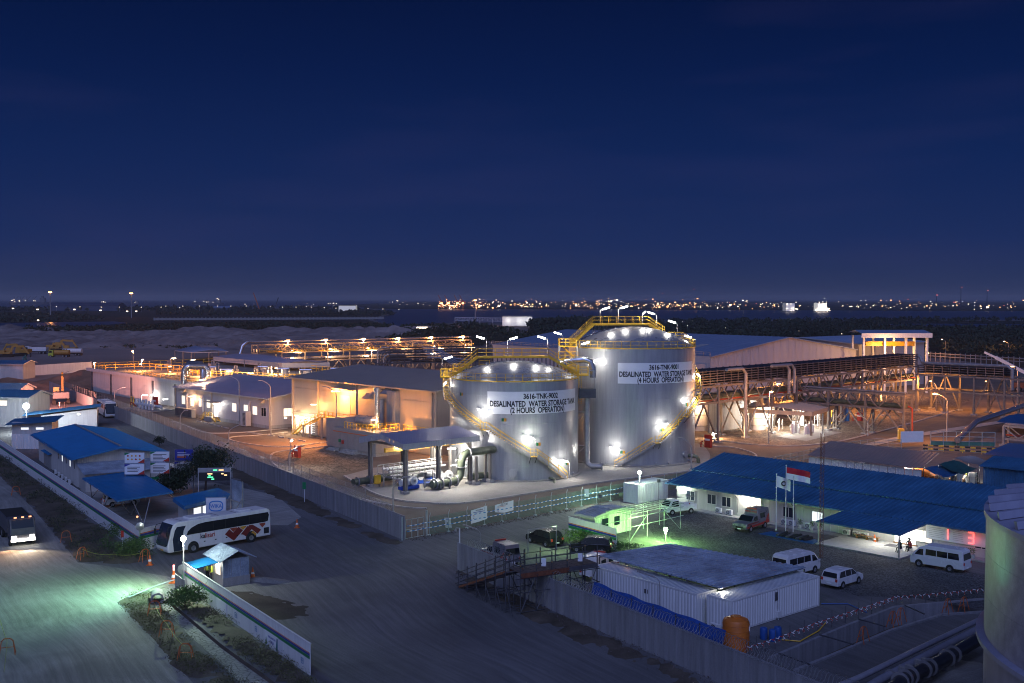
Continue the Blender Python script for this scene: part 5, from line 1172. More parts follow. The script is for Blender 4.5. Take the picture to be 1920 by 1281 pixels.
opensh('small blue-grey open shed on the sand behind the reservoir',((328,657),(360,661),(428,659),(400,648)),5,M['roof_pale'],.3,rise=.9)
pg=T('process_piping','tangle of lit pipes, vessels and yellow rails under the open process shed','process plant',(-82,300,0))
for k in range(9):
    x,y=-8+k*7.0,rnd.uniform(-12,4);y -= k*2.0
    MB().tube([(x,y,6.2),(x,y,8.0),(x+3,y,8.0),(x+3,y,6.2)],.3,8).build('pipe_loop',M['foil'],pg);MB().cyl((x+1.4,y+2,5.8),.9,2.2,12).build('vessel',M['white'],pg)
mb=MB()
for k in range(4):rail(mb,[(-10+k*12,-8-k*6,6.4),(4+k*12,-16-k*6,6.4)],1.2,.06,1.8)
mb.build('guard_rail',M['yellow'],pg);MB().slab([(-12,-4,6.3),(40,-38,6.3),(54,-16,6.3),(2,16,6.3)],.3).build('deck',M['apron'],pg)
# ---- big blue-roofed hall and crane shelter
FH=Fr((50.0,275.0),37.8);hall=T('process_hall','huge hall with pale blue roof and ribbed grey gable behind the rack','building',(*FH.o,0),FH.a)
WH,LH=61.5,92
for k in range(20):
    x0,x1=k*WH/20,(k+1)*WH/20-.05;h=lambda x:12+4.1*(1-abs(2*x/WH-1));ribwall(MB(),(x0,0),(x1,0),0,h(x0),.5,.06,z1b=h(x1)).build('wall_panel',M['cladding'],hall)
MB().bx(0,WH,.1,LH,0,11.9).build('wall',M['cladding'],hall)
mb=MB();ribs(mb,(0,LH,12),(0,-.5,12),(WH/2,-.5,16.2),(WH/2,LH,16.2),2.5,.07,.15,t=.2);ribs(mb,(WH,-.5,12),(WH,LH,12),(WH/2,LH,16.2),(WH/2,-.5,16.2),2.5,.07,.15,t=.2);mb.build('roof',M['roof_pale'],hall)
MB().slab([(8,14,13.22),(8,16.4,13.22),(15,16.4,14.18),(15,14,14.18)],.08).build('skylight',M['fascia'],hall)
mb=MB();rail(mb,[(-.2,LH,12),(-.2,0,12)],1.0,.05,2.2);mb.build('roof_rail',M['steel'],hall)
MB().bx(-9,0,1.5,9,0,10).build('side_annex',M['cladding'],hall)
ann=gable('rear_hall','pale roofed second hall joined behind the ribbed gable',Fr((101,318),37.8),34,40,13.2,14.6,M['roof_pale'],M['cladding'],50,front=False,gend=False,left=False)
cs=T('crane_shelter','tall white portal roof with yellow overhead crane at the far right','shelter',(98.5,306,0),rad(2));cz=16.8
mb=MB();ribs(mb,(-1,-1,cz),(19,-1,cz),(19,4.5,cz+.8),(-1,4.5,cz+.8),.6,.05);ribs(mb,(19,10,cz),(-1,10,cz),(-1,4.5,cz+.8),(19,4.5,cz+.8),.6,.05);mb.build('roof',M['roof_pale'],cs)
mb=MB();[mb.bar(a,b,.1,1.3)for a,b in (((-1,-1.05,cz-.6),(19,-1.05,cz-.6)),((19.05,-1,cz-.6),(19.05,10,cz-.6)))];mb.build('fascia',M['white'],cs)
for x in (0,6,12,18):
    for y in (0,9):MB().bar((x,y,0),(x,y,cz-.8),.55).build('post',M['white'],cs)
MB().bar((1,1.5,cz-3),(15,1.5,cz-3),.7,1.3).build('crane_beam',M['crane_y'],cs);mb=MB()
for z in (6.5,8,9.5):mb.bar((0,-.2,z),(13,-.2,z),.2)
[mb.bar((x,-.2,5),(x,-.2,9.6),.16)for x in range(0,14,2)];mb.build('pipe_frame',M['white'],cs)
opensh('white canopy joining the rear hall to the crane shelter',((1550,645),(1612,643),(1608,632),(1560,634)),13,M['roof_pale'],.9,rise=.3)
for p,w in (((104,303,12.5),1500),((112,312,12.5),1500),((108,300,9),300)):plight('crane_shelter_light',p,WW,w,.4)
# ---- dosing skid shelter
zt=4.7;K=[G(1471,759.5,zt),G(1523.4,773,zt),G(1568,759,zt),G(1516,749,zt)];o=Vector((K[1].x,K[1].y,0));rz_=ang2(K[1],K[2]);Fk=Fr(o[:2],math.degrees(rz_))
sk=T('skid_shelter','small pale-roofed shelter over a brilliantly lit dosing skid','shelter',o,rz_);Lk=(K[2]-K[1]).length;Wk=(K[1]-K[0]).length
mb=MB();ribs(mb,(0,0,zt),(Lk,0,zt),(Lk,Wk/2,zt+.7),(0,Wk/2,zt+.7),.4,.03);ribs(mb,(Lk,Wk,zt),(0,Wk,zt),(0,Wk/2,zt+.7),(Lk,Wk/2,zt+.7),.4,.03);mb.build('roof',M['cladding_b'],sk)
mb=MB();[mb.bar(a,b,.06,.8)for a,b in (((0,0,zt-.4),(Lk,0,zt-.4)),((0,0,zt-.4),(0,Wk,zt-.4)),((Lk,0,zt-.4),(Lk,Wk,zt-.4)))];mb.build('fascia',M['cladding_b'],sk)
for x in (.4,Lk/2,Lk-.4):
    for y in (.4,Wk-.4):MB().bar((x,y,.1),(x,y,zt),.3).build('post',bs,sk)
for k in range(7):MB().cyl((1.0+(k%4)*1.5,1.6+(k//4)*2.6,.2),.45 if k%2 else .3,1.6+.3*(k%3),12).build('dosing_vessel',M['white'],sk,autos=40)
mb=MB()
for k in range(16):x=rnd.uniform(.6,Lk-.6);y=rnd.uniform(.7,Wk-.8);mb.tube([(x,y,.2),(x,y,rnd.uniform(1,3)),(x+rnd.uniform(-1,1),y,rnd.uniform(1,3))],.07,6)
mb.build('pipework',M['white'],sk,kind='stuff')
MB().cyl((Lk-1.6,Wk*.5,.2),1.0,3.4,18).build('dosing_tank',M['white'],sk,autos=40);mb=MB();[mb.bar((Lk-.6+s*.5,.8,.2),(Lk-.6+s*.5,.8,4),.07)for s in (0,1)];[mb.bar((Lk-.6,.8,.5+.35*k),(Lk-.1,.8,.5+.35*k),.05)for k in range(10)];mb.build('ladder',M['yellow'],sk)
for i,(x,y)in enumerate(((1.5,Wk*.4),(Lk-2.2,Wk*.25),(Lk*.5,Wk-1.2))):walllamp(('left','front right','rear')+()and 'tube lamp inside the dosing skid shelter, %s one'%('left','front right','rear')[i],Fk.w(x,y,4.0),NW,1500,M['lamp_w'],1.2,'lamps inside the skid shelter')
# tall white lit vessels behind the rack
for i,(px,py,h,r)in enumerate(((1487,783,9.0,1.9),(1420,806,5,1.6),(1308,806,6.5,2.4),(1442,800,6,1.2))):
    p=G(px,py);t=T('process_vessel',('tall lagged vessel glowing white behind the skid shelter','white vessel among the rack braces','white tank at the right foot of the taller tank','slim white vessel beside the lamp post')[i],'vessel',p);MB().lathe([(r,0),(r,h),(r*.7,h+r*.3),(.01,h+r*.45)],24).build('shell',M['foil']if i==0 else M['white'],t,autos=40)
    mb=MB();[mb.tube(arc((0,0),r+.03,0,360,20,z),.06,5)for z in (1,h*.5,h-.3)];mb.build('hoop',M['steel'],t);plight('vessel_light',(0,-r-1.2,h*.7),WW,420,.3,t)
bw=G(1330,812);tag(MB().bx(0,22,0,.4,0,8).build('concrete_wall',M['concrete'],None,loc=bw,rz=rad(45)),'grey concrete plant wall seen between the rack legs','wall')
# fire cabinets and hydrants
def hydrant(label,px,py,s=1.0):
    p=G(px,py);t=T('fire_cabinet',label,'fire cabinet',p,FS.a-rad(90),'fire hydrant stations');MB().bx(-.6*s,.6*s,-.3,.3,.2,2.2*s).build('cabinet',M['red'],t,bevel=.03)
    MB().tube([(-1.6,0,0),(-1.6,0,1.0),(-1.1,0,1.2)],.12,8).tube([(-1.6,-.3,.7),(-1.6,.3,.7)],.09,8).build('hydrant',M['red'],t);MB().bx(-.5*s,.5*s,-.33,-.3,1.3*s,1.6*s).build('placard',M['sign'],t);return t
hydrant('red fire cabinet and hydrant on the gravel before the generator',558,860,1.0);hydrant('red fire cabinet on the lit slab left of the low building',292,766,1.3)
hydrant('dark red fire cabinet by the road right of the taller tank',1328,841,1.1);hydrant('red fire cabinet beyond the skid shelter',1612,791,.9)
tag(MB().cyl((0,0,0),.55,2.3,12).sph((0,0,2.3),.55).build('covered_machine',M['tarp'],None,loc=G(1588,790)),'blue tarpaulin-covered machine behind the skid shelter','machine')
sm=T('valve_station','white valve station with short gooseneck pipes on the lit slab by the reservoir','valve station',G(270,768),rad(-46))
MB().slab([(-6,-3,.2),(7,-3,.2),(7,4,.2),(-6,4,.2)],.2).build('slab',M['apron'],sm)
for k in range(6):x=-4+k*1.7;MB().tube([(x,0,.2),(x,0,2.2+.3*(k%2))],.28,10).tube([(x-.6,0,1.2),(x+.6,0,1.2)],.32,10).build('valve',M['white'],sm)
MB().tube([(-3,1.5,.9),(6,1.5,.9)],.35,10).build('header_pipe',M['white'],sm);MB().tube([(-5,-1,.3),(-5,-1,1.4),(-4,-1,1.4),(-2,-1,.7)],.18,8).build('fire_pipe',M['redpipe'],sm)
mb=MB();mb.tube([(-8,.5,0),(-8,.5,2.6),(-6.6,.5,2.6),(-6.6,.5,0)],.12,8);mb.build('hoop_barrier',M['yellow'],sm)

# ---- street lamps of the plant
def street_lamp(label,px,pb,ptx,pty,col=None,watts=0,m=None,group='goose-neck street lamps in the plant',r=.09):
    """post foot at picture (px,pb); head at (ptx,pty)"""
    b=G(px,pb);hd=D(ptx,pty,b.y)-b;t=T('street_lamp',label,'street lamp',b,0,group);h=max(hd.z,1.5);x=hd.x
    P=[(0,0,0),(0,0,h-1.4)]+[(x*(.5-.5*math.cos(math.pi*k/5))if k<5 else x,0,h-1.4+1.4*math.sin(math.pi/2*k/5))for k in range(1,6)]
    MB().tube(P,[r*1.2,r]+[r*.8]*5,8).cyl((0,0,0),r*2.5,.25,8).build('post',M['steel'],t)
    s=1 if x>=0 else-1;MB().slab([(x-.1*s,-.14,h+.08),(x+.7*s,-.14,h+.12),(x+.7*s,.14,h+.12),(x-.1*s,.14,h+.08)][::s],.12).build('lamp_head',M['steel'],t)
    if m:MB().bx(min(x,x+.6*s),max(x,x+.6*s),-.13,.13,h-.16,h-.05).build('lens',m,t);plight('street_light',(x+.3*s,-.1,h-.4),col,watts,.25,t)
    return t
lo,lw=M['lamp_o'],M['lamp_w']
for a in (('unlit goose-neck lamp rising before the low building roof',449,796,434,706),('unlit goose-neck lamp right of the low building corner',508,815,491,713.5),('unlit lamp with a dark arm before the orange-lit warehouse wall',631,838,612,725.5),
          ('unlit lamp with bowed arm near the exhaust duct of the warehouse',747,812,727,751),('unlit white lamp behind the long wall by the parking loop',429,836,449,797,),('unlit lamp between the wall and the reservoir',215,757,230,727),
          ('unlit white lamp behind the far end of the long wall',118,716,130,696),('unlit lamp over the far corner of the reservoir deck',335,735,341,687),('unlit dark lamp at the wall before the pump shelter',737,962,758,895),
          ('unlit lamp right of the taller tank stair',1296,880,1280,822),('unlit lamp post by the wall left of the hydrant gravel',542,884,561,837),('unlit double-arm lamp in the road beyond the skid shelter',1627,817,1611,779),
          ('unlit lamp behind the crane shelter',1733,672,1740,652),('unlit hooked lamp over the far pipe fence',1768,690,1751,667),('unlit lamp by the low wall near the loop',338,806,346,770)):
    street_lamp(*a)
for a in (('lit street lamp at the left of the right-hand rack bracing',1441,832,1443,734,OR,2000,lo),('lit street lamp leaning over from behind the rack at the left',1440,800,1459,719,OR,1500,lo),('lit street lamp in the middle of the cross rack',1755,770,1745,714,OR,2600,lo),
          ('lit street lamp nearest the gate with long curved arm',1775,830,1755,738,OR,2600,lo),('lit street lamp high on the rack beyond the skid',1586,770,1609,706,OR,1500,lo),('lit lamp post far right beside the mobile crane',1907,758,1900,687,OR,1500,lo),
          ('short bright lamp on the reservoir deck left part',177,716,176.5,680,(1,.42,.25),5000,lo),('tall orange lamp on a straight post over the reservoir deck',250,694,249.5,658,OR,4500,lo),('brightest white-pink lamp above the reservoir deck',266,692,266,674,(1,.48,.34),6500,M['lamp_w']),
          ('lit lamp of the marsh road before the mangroves',1773,664,1767,636,OR,900,lo),('lit lamp with a second white glow at the far right marsh',1890,672,1884,640,OR,900,lo),('small lit lamp behind the sand shed',452,668,456,644,WW,900,lw)):
    street_lamp(*a)
rf=G(75,742,4.2);slight('reservoir_flood',(rf.x+.6,rf.y+.5,4.6),(-113,300,2.0),(1,.34,.24),42000,95,.2,.6)
for i,(px,pb,py,w,c)in enumerate(((270,756,740,300,NW),(286,756,739,300,NW),(308,765,747,250,NW),(392,712,697,1400,WW),(361,706,674,900,WW),(325,706,671,900,WW),(298,706,686,1600,WW),(356,740,700,0,WW))):
    if w:
        b=G(px-5,pb);hd=D(px,py,b.y);tube_lamp('white tube lamp %s'%('left one over the valve station','upper one over the valve station','right one over the fire cabinet slab','under the shiny arched pipe','on a bent post over the far reservoir deck','beside the blue and white post on the reservoir deck','lying low on the reservoir deck')[i],b,max(2,hd.z-.2),(hd.x+3,b.y,0),w,c,L_=1.6 if i>2 else 1.2,group='white tube lamps by the reservoir',tilt=.05,lamp=M['lamp_w']if i>2 else None)
tube_lamp('white tube lamp above the red hydrant on the gravel',G(545,884),6.2 if 0 else 4.6,G(570,862),700,NW,L_=1.2,tilt=.02,group='tube lamps in the yard')
for x,y in ((16,8),(32,10),(48,12),(60,8)):walllamp('added orange fill lamp on the reservoir deck, %s'%{16:'leftmost',32:'second',48:'third',60:'rightmost'}[x],FR.w(x,y,8.2),OR,2200,M['lamp_o'],.8,'added fill lamps on the reservoir deck')  # fill lamps added to turn the deck orange
# glow pools seen in the photo between the open sheds
for i,(px,py,z,w)in enumerate(((470,700,8,1500),(560,706,8,1500),(430,696,8,1100),(600,700,8,1500),(380,712,8,1200),(520,690,8,1500))):
    walllamp('warm work lamp in the process piping, %s'%('under the shed middle','at the warehouse corner','under the shed left end','below the right shed gable','by the arched pipe','behind the shed fascia')[i],G(px,py,z),(1,.62,.32),w,M['lamp_o'],1.6,'work lamps in the process piping')
fl=T('ground_flood','bright starry ground floodlight at the foot of the rack right of the tanks','floodlight',G(1339,822));MB().tube([(0,0,0),(0,0,.5)],.06,6).build('stand',M['steel'],fl);MB().bx(-.35,.35,-.2,.2,.5,1.0).build('lamp_head',M['lamp_c'],fl);plight('flood_light',(0,-.5,.9),WW,1400,.2,fl)
for q,qy,qz,w in ((1580,772,5,1200),(1640,780,5,1500),(1700,745,6,1800),(1850,770,7,1500),(1740,680,4,1800)):
    p=G(q,qy)+Vector((0,0,qz))
    walllamp('sodium work lamp under the right-hand racks, '+{1580:'behind the skid shelter',1640:'in the middle road',1700:'below the far tray bend',1850:'at the far right by the crane',1740:'over the distant railed deck'}[q],p,OR,w,M['lamp_o'],.9,'work lamps under the racks')
# ================================================================== VEHICLES AND PEOPLE (builders)
def loftY(mb,poly,hw,mi=0):
    """side profile poly [(x,z)] given depth: half width hw(z)"""
    n=len(poly);vs=[(x,hw(z),z)for x,z in poly]+[(x,-hw(z),z)for x,z in poly]
    ar=sum(poly[i][0]*poly[(i+1)%n][1]-poly[(i+1)%n][0]*poly[i][1]for i in range(n))
    f=[tuple(range(n)),tuple(range(2*n-1,n-1,-1))]+[(i,i+n,(i+1)%n+n,(i+1)%n)for i in range(n)]
    if ar>0:f=[q[::-1]for q in f]
    return mb.add(vs,f,mi)
def sidepatch(mb,pts,hw,s,off=.012,mi=0):
    q=[(x,s*(hw(z)+off),z)for x,z in pts]
    ar=sum(pts[i][0]*pts[(i+1)%len(pts)][1]-pts[(i+1)%len(pts)][0]*pts[i][1]for i in range(len(pts)))
    if (ar>0)==(s>0):q=q[::-1]
    return mb.add(q,[tuple(range(len(q)))],mi)
def wheel(par,x,y,r,w=.22,rim=True,scale=1):
    s=1 if y>0 else-1;o=MB().lathe([(r*.55,-w/2),(r*.93,-w/2),(r,-w*.35),(r,w*.35),(r*.93,w/2),(r*.55,w/2)],20).build('wheel',M['rubber'],par,autos=40)
    o.rotation_euler=(rad(-90)*s,0,0);o.location=(x,y,r)
    mb=MB();mb.lathe([(.001,w*.30),(r*.2,w*.42),(r*.5,w*.36),(r*.6,w*.48),(r*.6,0)],20);[mb.bar((r*.15*math.cos(a),r*.15*math.sin(a),w*.42),(r*.55*math.cos(a),r*.55*math.sin(a),w*.46),r*.1,.02)for a in [k*math.pi*2/6 for k in range(6)]]
    mb.build('rim',M['chrome'],o,autos=40)
def vehicle(name,label,cat,loc,hd,W_,low,cab,paint,wx,wr,wins,belt,top,lamps=True,roofm=None,tw=.84,plate='sign',extra=None,group=None):
    t=T(name,label,cat,(*loc,.02),rad(hd),group);hb=lambda z:W_/2*(1-.04*max(0,.5-z));span=max(.01,top-belt)
    hc=lambda z:W_/2*(1-(1-tw)*max(0,min(1,(z-belt)/span)))
    b=loftY(MB(),low,hb).build('body',M[paint],t,bevel=.06);b.data.polygons.foreach_set('use_smooth',[False]*len(b.data.polygons))
    loftY(MB(),cab,hc).build('cabin',M[roofm or paint],t,bevel=.05)
    for s in (1,-1):
        for x in wx:
            m_=MB().lathe([(.001,0),(wr*1.18,0)],18);o=m_.build('wheel_arch',M['rubber'],t);o.rotation_euler=(rad(-90)*s,0,0);o.location=(x,s*(W_/2+.008),wr*1.02)
            wheel(t,x,s*(W_/2-.07),wr)
        for w in wins[0]:sidepatch(MB(),w,hc,s).build('side_window',M['glass'],t)
    def cross(a,b,ins,nm,m_,u0=.08,u1=.92):
        ax,az=a;bx_,bz=b;p=lambda u:(ax+(bx_-ax)*u,az+(bz-az)*u);d=Vector((bx_-ax,0,bz-az)).normalized();nn=Vector((-d.z,0,d.x));nn=nn if (nn.x>0)==(ax>0)else-nn
        q=[]
        for u,s in ((u0,1),(u1,1),(u1,-1),(u0,-1)):x,z=p(u);q.append(Vector((x,s*(hc(z)-ins),z))+nn*.025)
        if (q[1]-q[0]).cross(q[2]-q[1]).dot(nn)<0:q=q[::-1]
        MB().add(q,[(0,1,2,3)]).build(nm,m_,t)
    cross(*wins[1],.06,'windscreen',M['glass']);cross(*wins[2],.12,'rear_window',M['glass'])
    xf=max(p[0]for p in low);xr=min(p[0]for p in low);zf=belt*.72
    if lamps:
        for s in (1,-1):
            MB().bx(xf-.22,xf-.01,s*W_*.36-.16,s*W_*.36+.16,zf-.07,zf+.09).build('headlight',M['foil'],t,bevel=.02)
            MB().bx(xr-.015,xr+.06,s*W_*.42-.1,s*W_*.42+.1,zf,zf+.26).build('tail_light',M['red'],t)
            MB().bx(wins[1][0][0]-.35,wins[1][0][0]-.15,s*(W_/2+.02),s*(W_/2+.2),belt+.02,belt+.17).build('mirror',M[paint],t)if s else 0
        MB().bx(xf-.05,xf+.02,-.45,.45,zf-.28,zf-.10).build('grille',M['rubber'],t);MB().bx(xr-.03,xr,-.24,.24,.45,.58).build('number_plate',M[plate],t);MB().bx(xf+.0,xf+.03,-.24,.24,.38,.5).build('number_plate',M[plate],t)
    return t
def mpv(label,loc,hd,paint,group=None,sc=1.0):
    low=[(2.18,.25),(2.25,.5),(2.18,.8),(1.9,.92),(1.25,1.0),(-2.1,1.02),(-2.22,.7),(-2.2,.3)];cab=[(1.32,.98),(.50,1.56),(-.2,1.67),(-1.5,1.64),(-1.95,1.5),(-2.14,1.0)]
    w=[[(1.12,1.03),(.95,1.15),(.50,1.50),(.22,1.55),(.22,1.04)],[(.14,1.04),(.14,1.55),(-.75,1.57),(-.75,1.04)],[(-.83,1.04),(-.83,1.56),(-1.55,1.53),(-1.85,1.1),(-1.8,1.04)]]
    return vehicle('parked_car',label,'car',loc,hd,1.76,low,cab,paint,(1.38,-1.3),.32,(w,(cab[0],cab[1]),(cab[4],cab[5])),1.0,1.67,group=group)
def van(label,loc,hd):
    low=[(2.62,.3),(2.7,.6),(2.66,.95),(2.5,1.18),(-2.66,1.18),(-2.7,.4)];cab=[(2.5,1.15),(1.75,1.98),(1.2,2.22),(-2.2,2.27),(-2.55,2.1),(-2.66,1.15)]
    w=[[(2.25,1.22),(1.75,1.78),(1.35,1.82),(1.35,1.22)],[(1.1,1.3),(1.1,1.86),(-2.15,1.88),(-2.25,1.3)]]
    t=vehicle('parked_van',label,'van',loc,hd,1.88,low,cab,'car_white',(1.75,-1.35),.34,(w,(cab[0],cab[1]),((-2.57,1.95),(-2.655,1.25))),1.15,2.27,tw=.86)
    for s in (1,-1):
        for x in (.0,-1.1):MB().bx(x-.03,x+.03,s*.93-.005,s*.93+.005,1.3,1.86).build('window_post',M['car_white'],t)
    return t
def ambulance(label,loc,hd,stripe='red',paint='car_silver'):
    low=[(2.55,.4),(2.62,.75),(2.5,1.05),(1.35,1.12),(-2.55,1.12),(-2.6,.5)];cab=[(1.45,1.1),(.75,1.72),(.1,1.78),(-.05,2.3),(-2.45,2.3),(-2.58,1.1)]
    w=[[(1.2,1.16),(.75,1.62),(.1,1.66),(.1,1.16)],[(-.5,1.3),(-.5,1.85),(-1.5,1.85),(-1.5,1.3)]]
    t=vehicle('ambulance',label,'ambulance',loc,hd,1.85,low,cab,paint,(1.6,-1.5),.38,(w,(cab[0],cab[1]),((-2.48,2.0),(-2.57,1.25))),1.1,2.3,tw=.86)
    for s in (1,-1):
        sidepatch(MB(),[(2.4,.5),(2.4,.72),(-.2,.78),(-1.6,.85),(-2.2,1.6),(-2.4,1.6),(-2.45,.6)],lambda z:.925*(1-.14*max(0,(z-1.1)/1.2)),s,.02).build('side_stripe',M[stripe],t)
        sidepatch(MB(),[(2.35,.86),(.2,.9),(-.4,1.05),(2.3,1.0)],lambda z:.925,s,.025).build('side_stripe',M['maroon'],t)
    MB().bx(-.2,.0,-.6,.6,2.31,2.43).build('light_bar',M['red'],t);text('AMBULANCE',.26,t,(.09,0,2.05),(rad(90),0,rad(90)),M['red'])
    return t
def bus(label,loc,hd,brand=None):
    t=T('coach_bus',label,'bus',(*loc,.02),rad(hd));hw=lambda z:1.25*(1-.05*max(0,z-1.2)/2.3)
    P=[(6.05,.38),(6.18,.7),(6.16,1.1),(6.0,1.7),(5.72,2.7),(5.42,3.25),(5.0,3.44),(-5.7,3.4),(-6.02,3.2),(-6.12,2.2),(-6.1,.42)]
    loftY(MB(),P,hw).build('body',M['bus_white'],t,bevel=.10)
    q=[(6.2,1.12),(6.04,1.72),(5.76,2.72),(5.50,3.22)];mb=MB();vs=[]
    for x,z in q:vs+=[(x,hw(z)-.07,z),(x,-hw(z)+.07,z)]
    mb.add(vs,[(2*i,2*i+2,2*i+3,2*i+1)[::-1]for i in range(3)]);mb.build('windscreen',M['glass_b'],t)
    for s in (1,-1):
        sidepatch(MB(),[(4.05,1.95),(3.9,2.3),(3.45,2.65),(2.7,2.92),(1.8,3.0),(-5.75,3.0),(-5.9,2.7),(-5.75,2.05),(-5.4,1.98)],hw,s).build('window_strip',M['glass'],t)
        for k in range(6):sidepatch(MB(),[(2.4-1.45*k,1.98),(2.4-1.45*k,2.98),(2.35-1.45*k,2.98),(2.35-1.45*k,1.98)],hw,s,.02).build('window_joint',M['rubber'],t)
        sidepatch(MB(),[(5.5,.45),(5.6,1.7),(5.35,2.6),(5.1,2.95),(4.1,2.95),(4.35,2.5),(4.5,1.9),(4.5,.45)],hw,s,.014).build('door',M['glass_b'],t)
        for k in range(4):sidepatch(MB(),[(2.6-1.3*k,.5),(2.6-1.3*k,1.3),(1.36-1.3*k,1.3),(1.36-1.3*k,.5)],hw,s,.01).build('luggage_hatch',M['bus_white'],t,label='' if 0 else None);sidepatch(MB(),[(2.1-1.3*k,.95),(2.1-1.3*k,1.05),(1.9-1.3*k,1.05),(1.9-1.3*k,.95)],hw,s,.03).build('hatch_handle',M['rubber'],t)
        for x in (3.3,-3.6):
            o=MB().lathe([(.001,0),(.64,0)],24).build('wheel_arch',M['rubber'],t);o.rotation_euler=(rad(-90)*s,0,0);o.location=(x,s*1.262,.58);wheel(t,x,s*1.16,.5,.3)
        MB().bx(5.95,6.17,s*.85-.28,s*.85+.28,.72,.92).build('headlight',M['foil'],t,bevel=.04);MB().bx(-6.14,-6.1,s*1.05-.1,s*1.05+.1,.9,1.7).build('tail_light',M['red'],t)
        MB().tube([(5.6,s*1.1,3.1),(6.1,s*1.25,3.0),(6.25,s*1.3,2.6)],.04,6).bx(6.15,6.3,s*1.3-.13,s*1.3+.13,2.05,2.6).build('mirror',M['rubber'],t)
        if brand:
            for m_,pts in (('maroon',((6.5,1.35),(7.05,1.82),(7.5,1.38),(8.15,1.93),(8.7,1.45),(7.58,.5))),('maroon2',((7.12,1.9),(7.95,1.9),(8.02,1.8),(7.52,1.46))),('amber',((8.28,1.9),(9.1,1.9),(9.14,1.8),(8.7,1.5))),
                            ('maroon',((8.4,1.05),(9.3,1.86),(9.8,1.45),(9.05,.75),(8.7,1.0))),('maroon',((9.45,1.9),(9.9,1.9),(10.95,1.2),(10.5,.8),(9.4,1.75))),('amber',((9.45,.8),(9.95,1.22),(10.4,.82),(9.95,.45))),('maroon2',((10.7,1.9),(11.5,1.9),(11.5,1.7),(11.1,1.42)))):
                sidepatch(MB(),[(6.1-a,z)for a,z in pts],hw,s,.02).build('vinyl_diamond',M[m_],t)
            sidepatch(MB(),[(-5.2,.7),(-5.2,1.35),(-5.85,1.35),(-5.85,.7)],hw,s,.022).build('engine_grille',M['rubber'],t)
            for tx,x0,m_ in ((brand[:2],2.5,'ink'),(brand[2:],1.95,'red')):text(tx,.72,t,(x0,s*1.275,1.58),(rad(90),0,rad(180)if s>0 else 0),M[m_],align='LEFT',thick=.004,sx_=.9)if s>0 else 0
    MB().bx(1.0,3.4,-.75,.75,3.42,3.6).build('roof_air_unit',M['bus_white'],t,bevel=.06);MB().bx(-4,-2.6,-.6,.6,3.4,3.52).build('roof_air_unit',M['bus_white'],t,bevel=.05)
    for k in range(5):MB().bar((4.4-k*2.1,-1,3.44),(4.4-k*2.1,1,3.44),.06,.03).build('roof_seam',M['steel'],t)
    MB().bx(6.16,6.2,-.26,.26,.5,.62).build('number_plate',M['amber'],t);MB().bx(6.14,6.19,-1.0,1.0,.98,1.1).build('front_trim',M['rubber'],t)
    return t
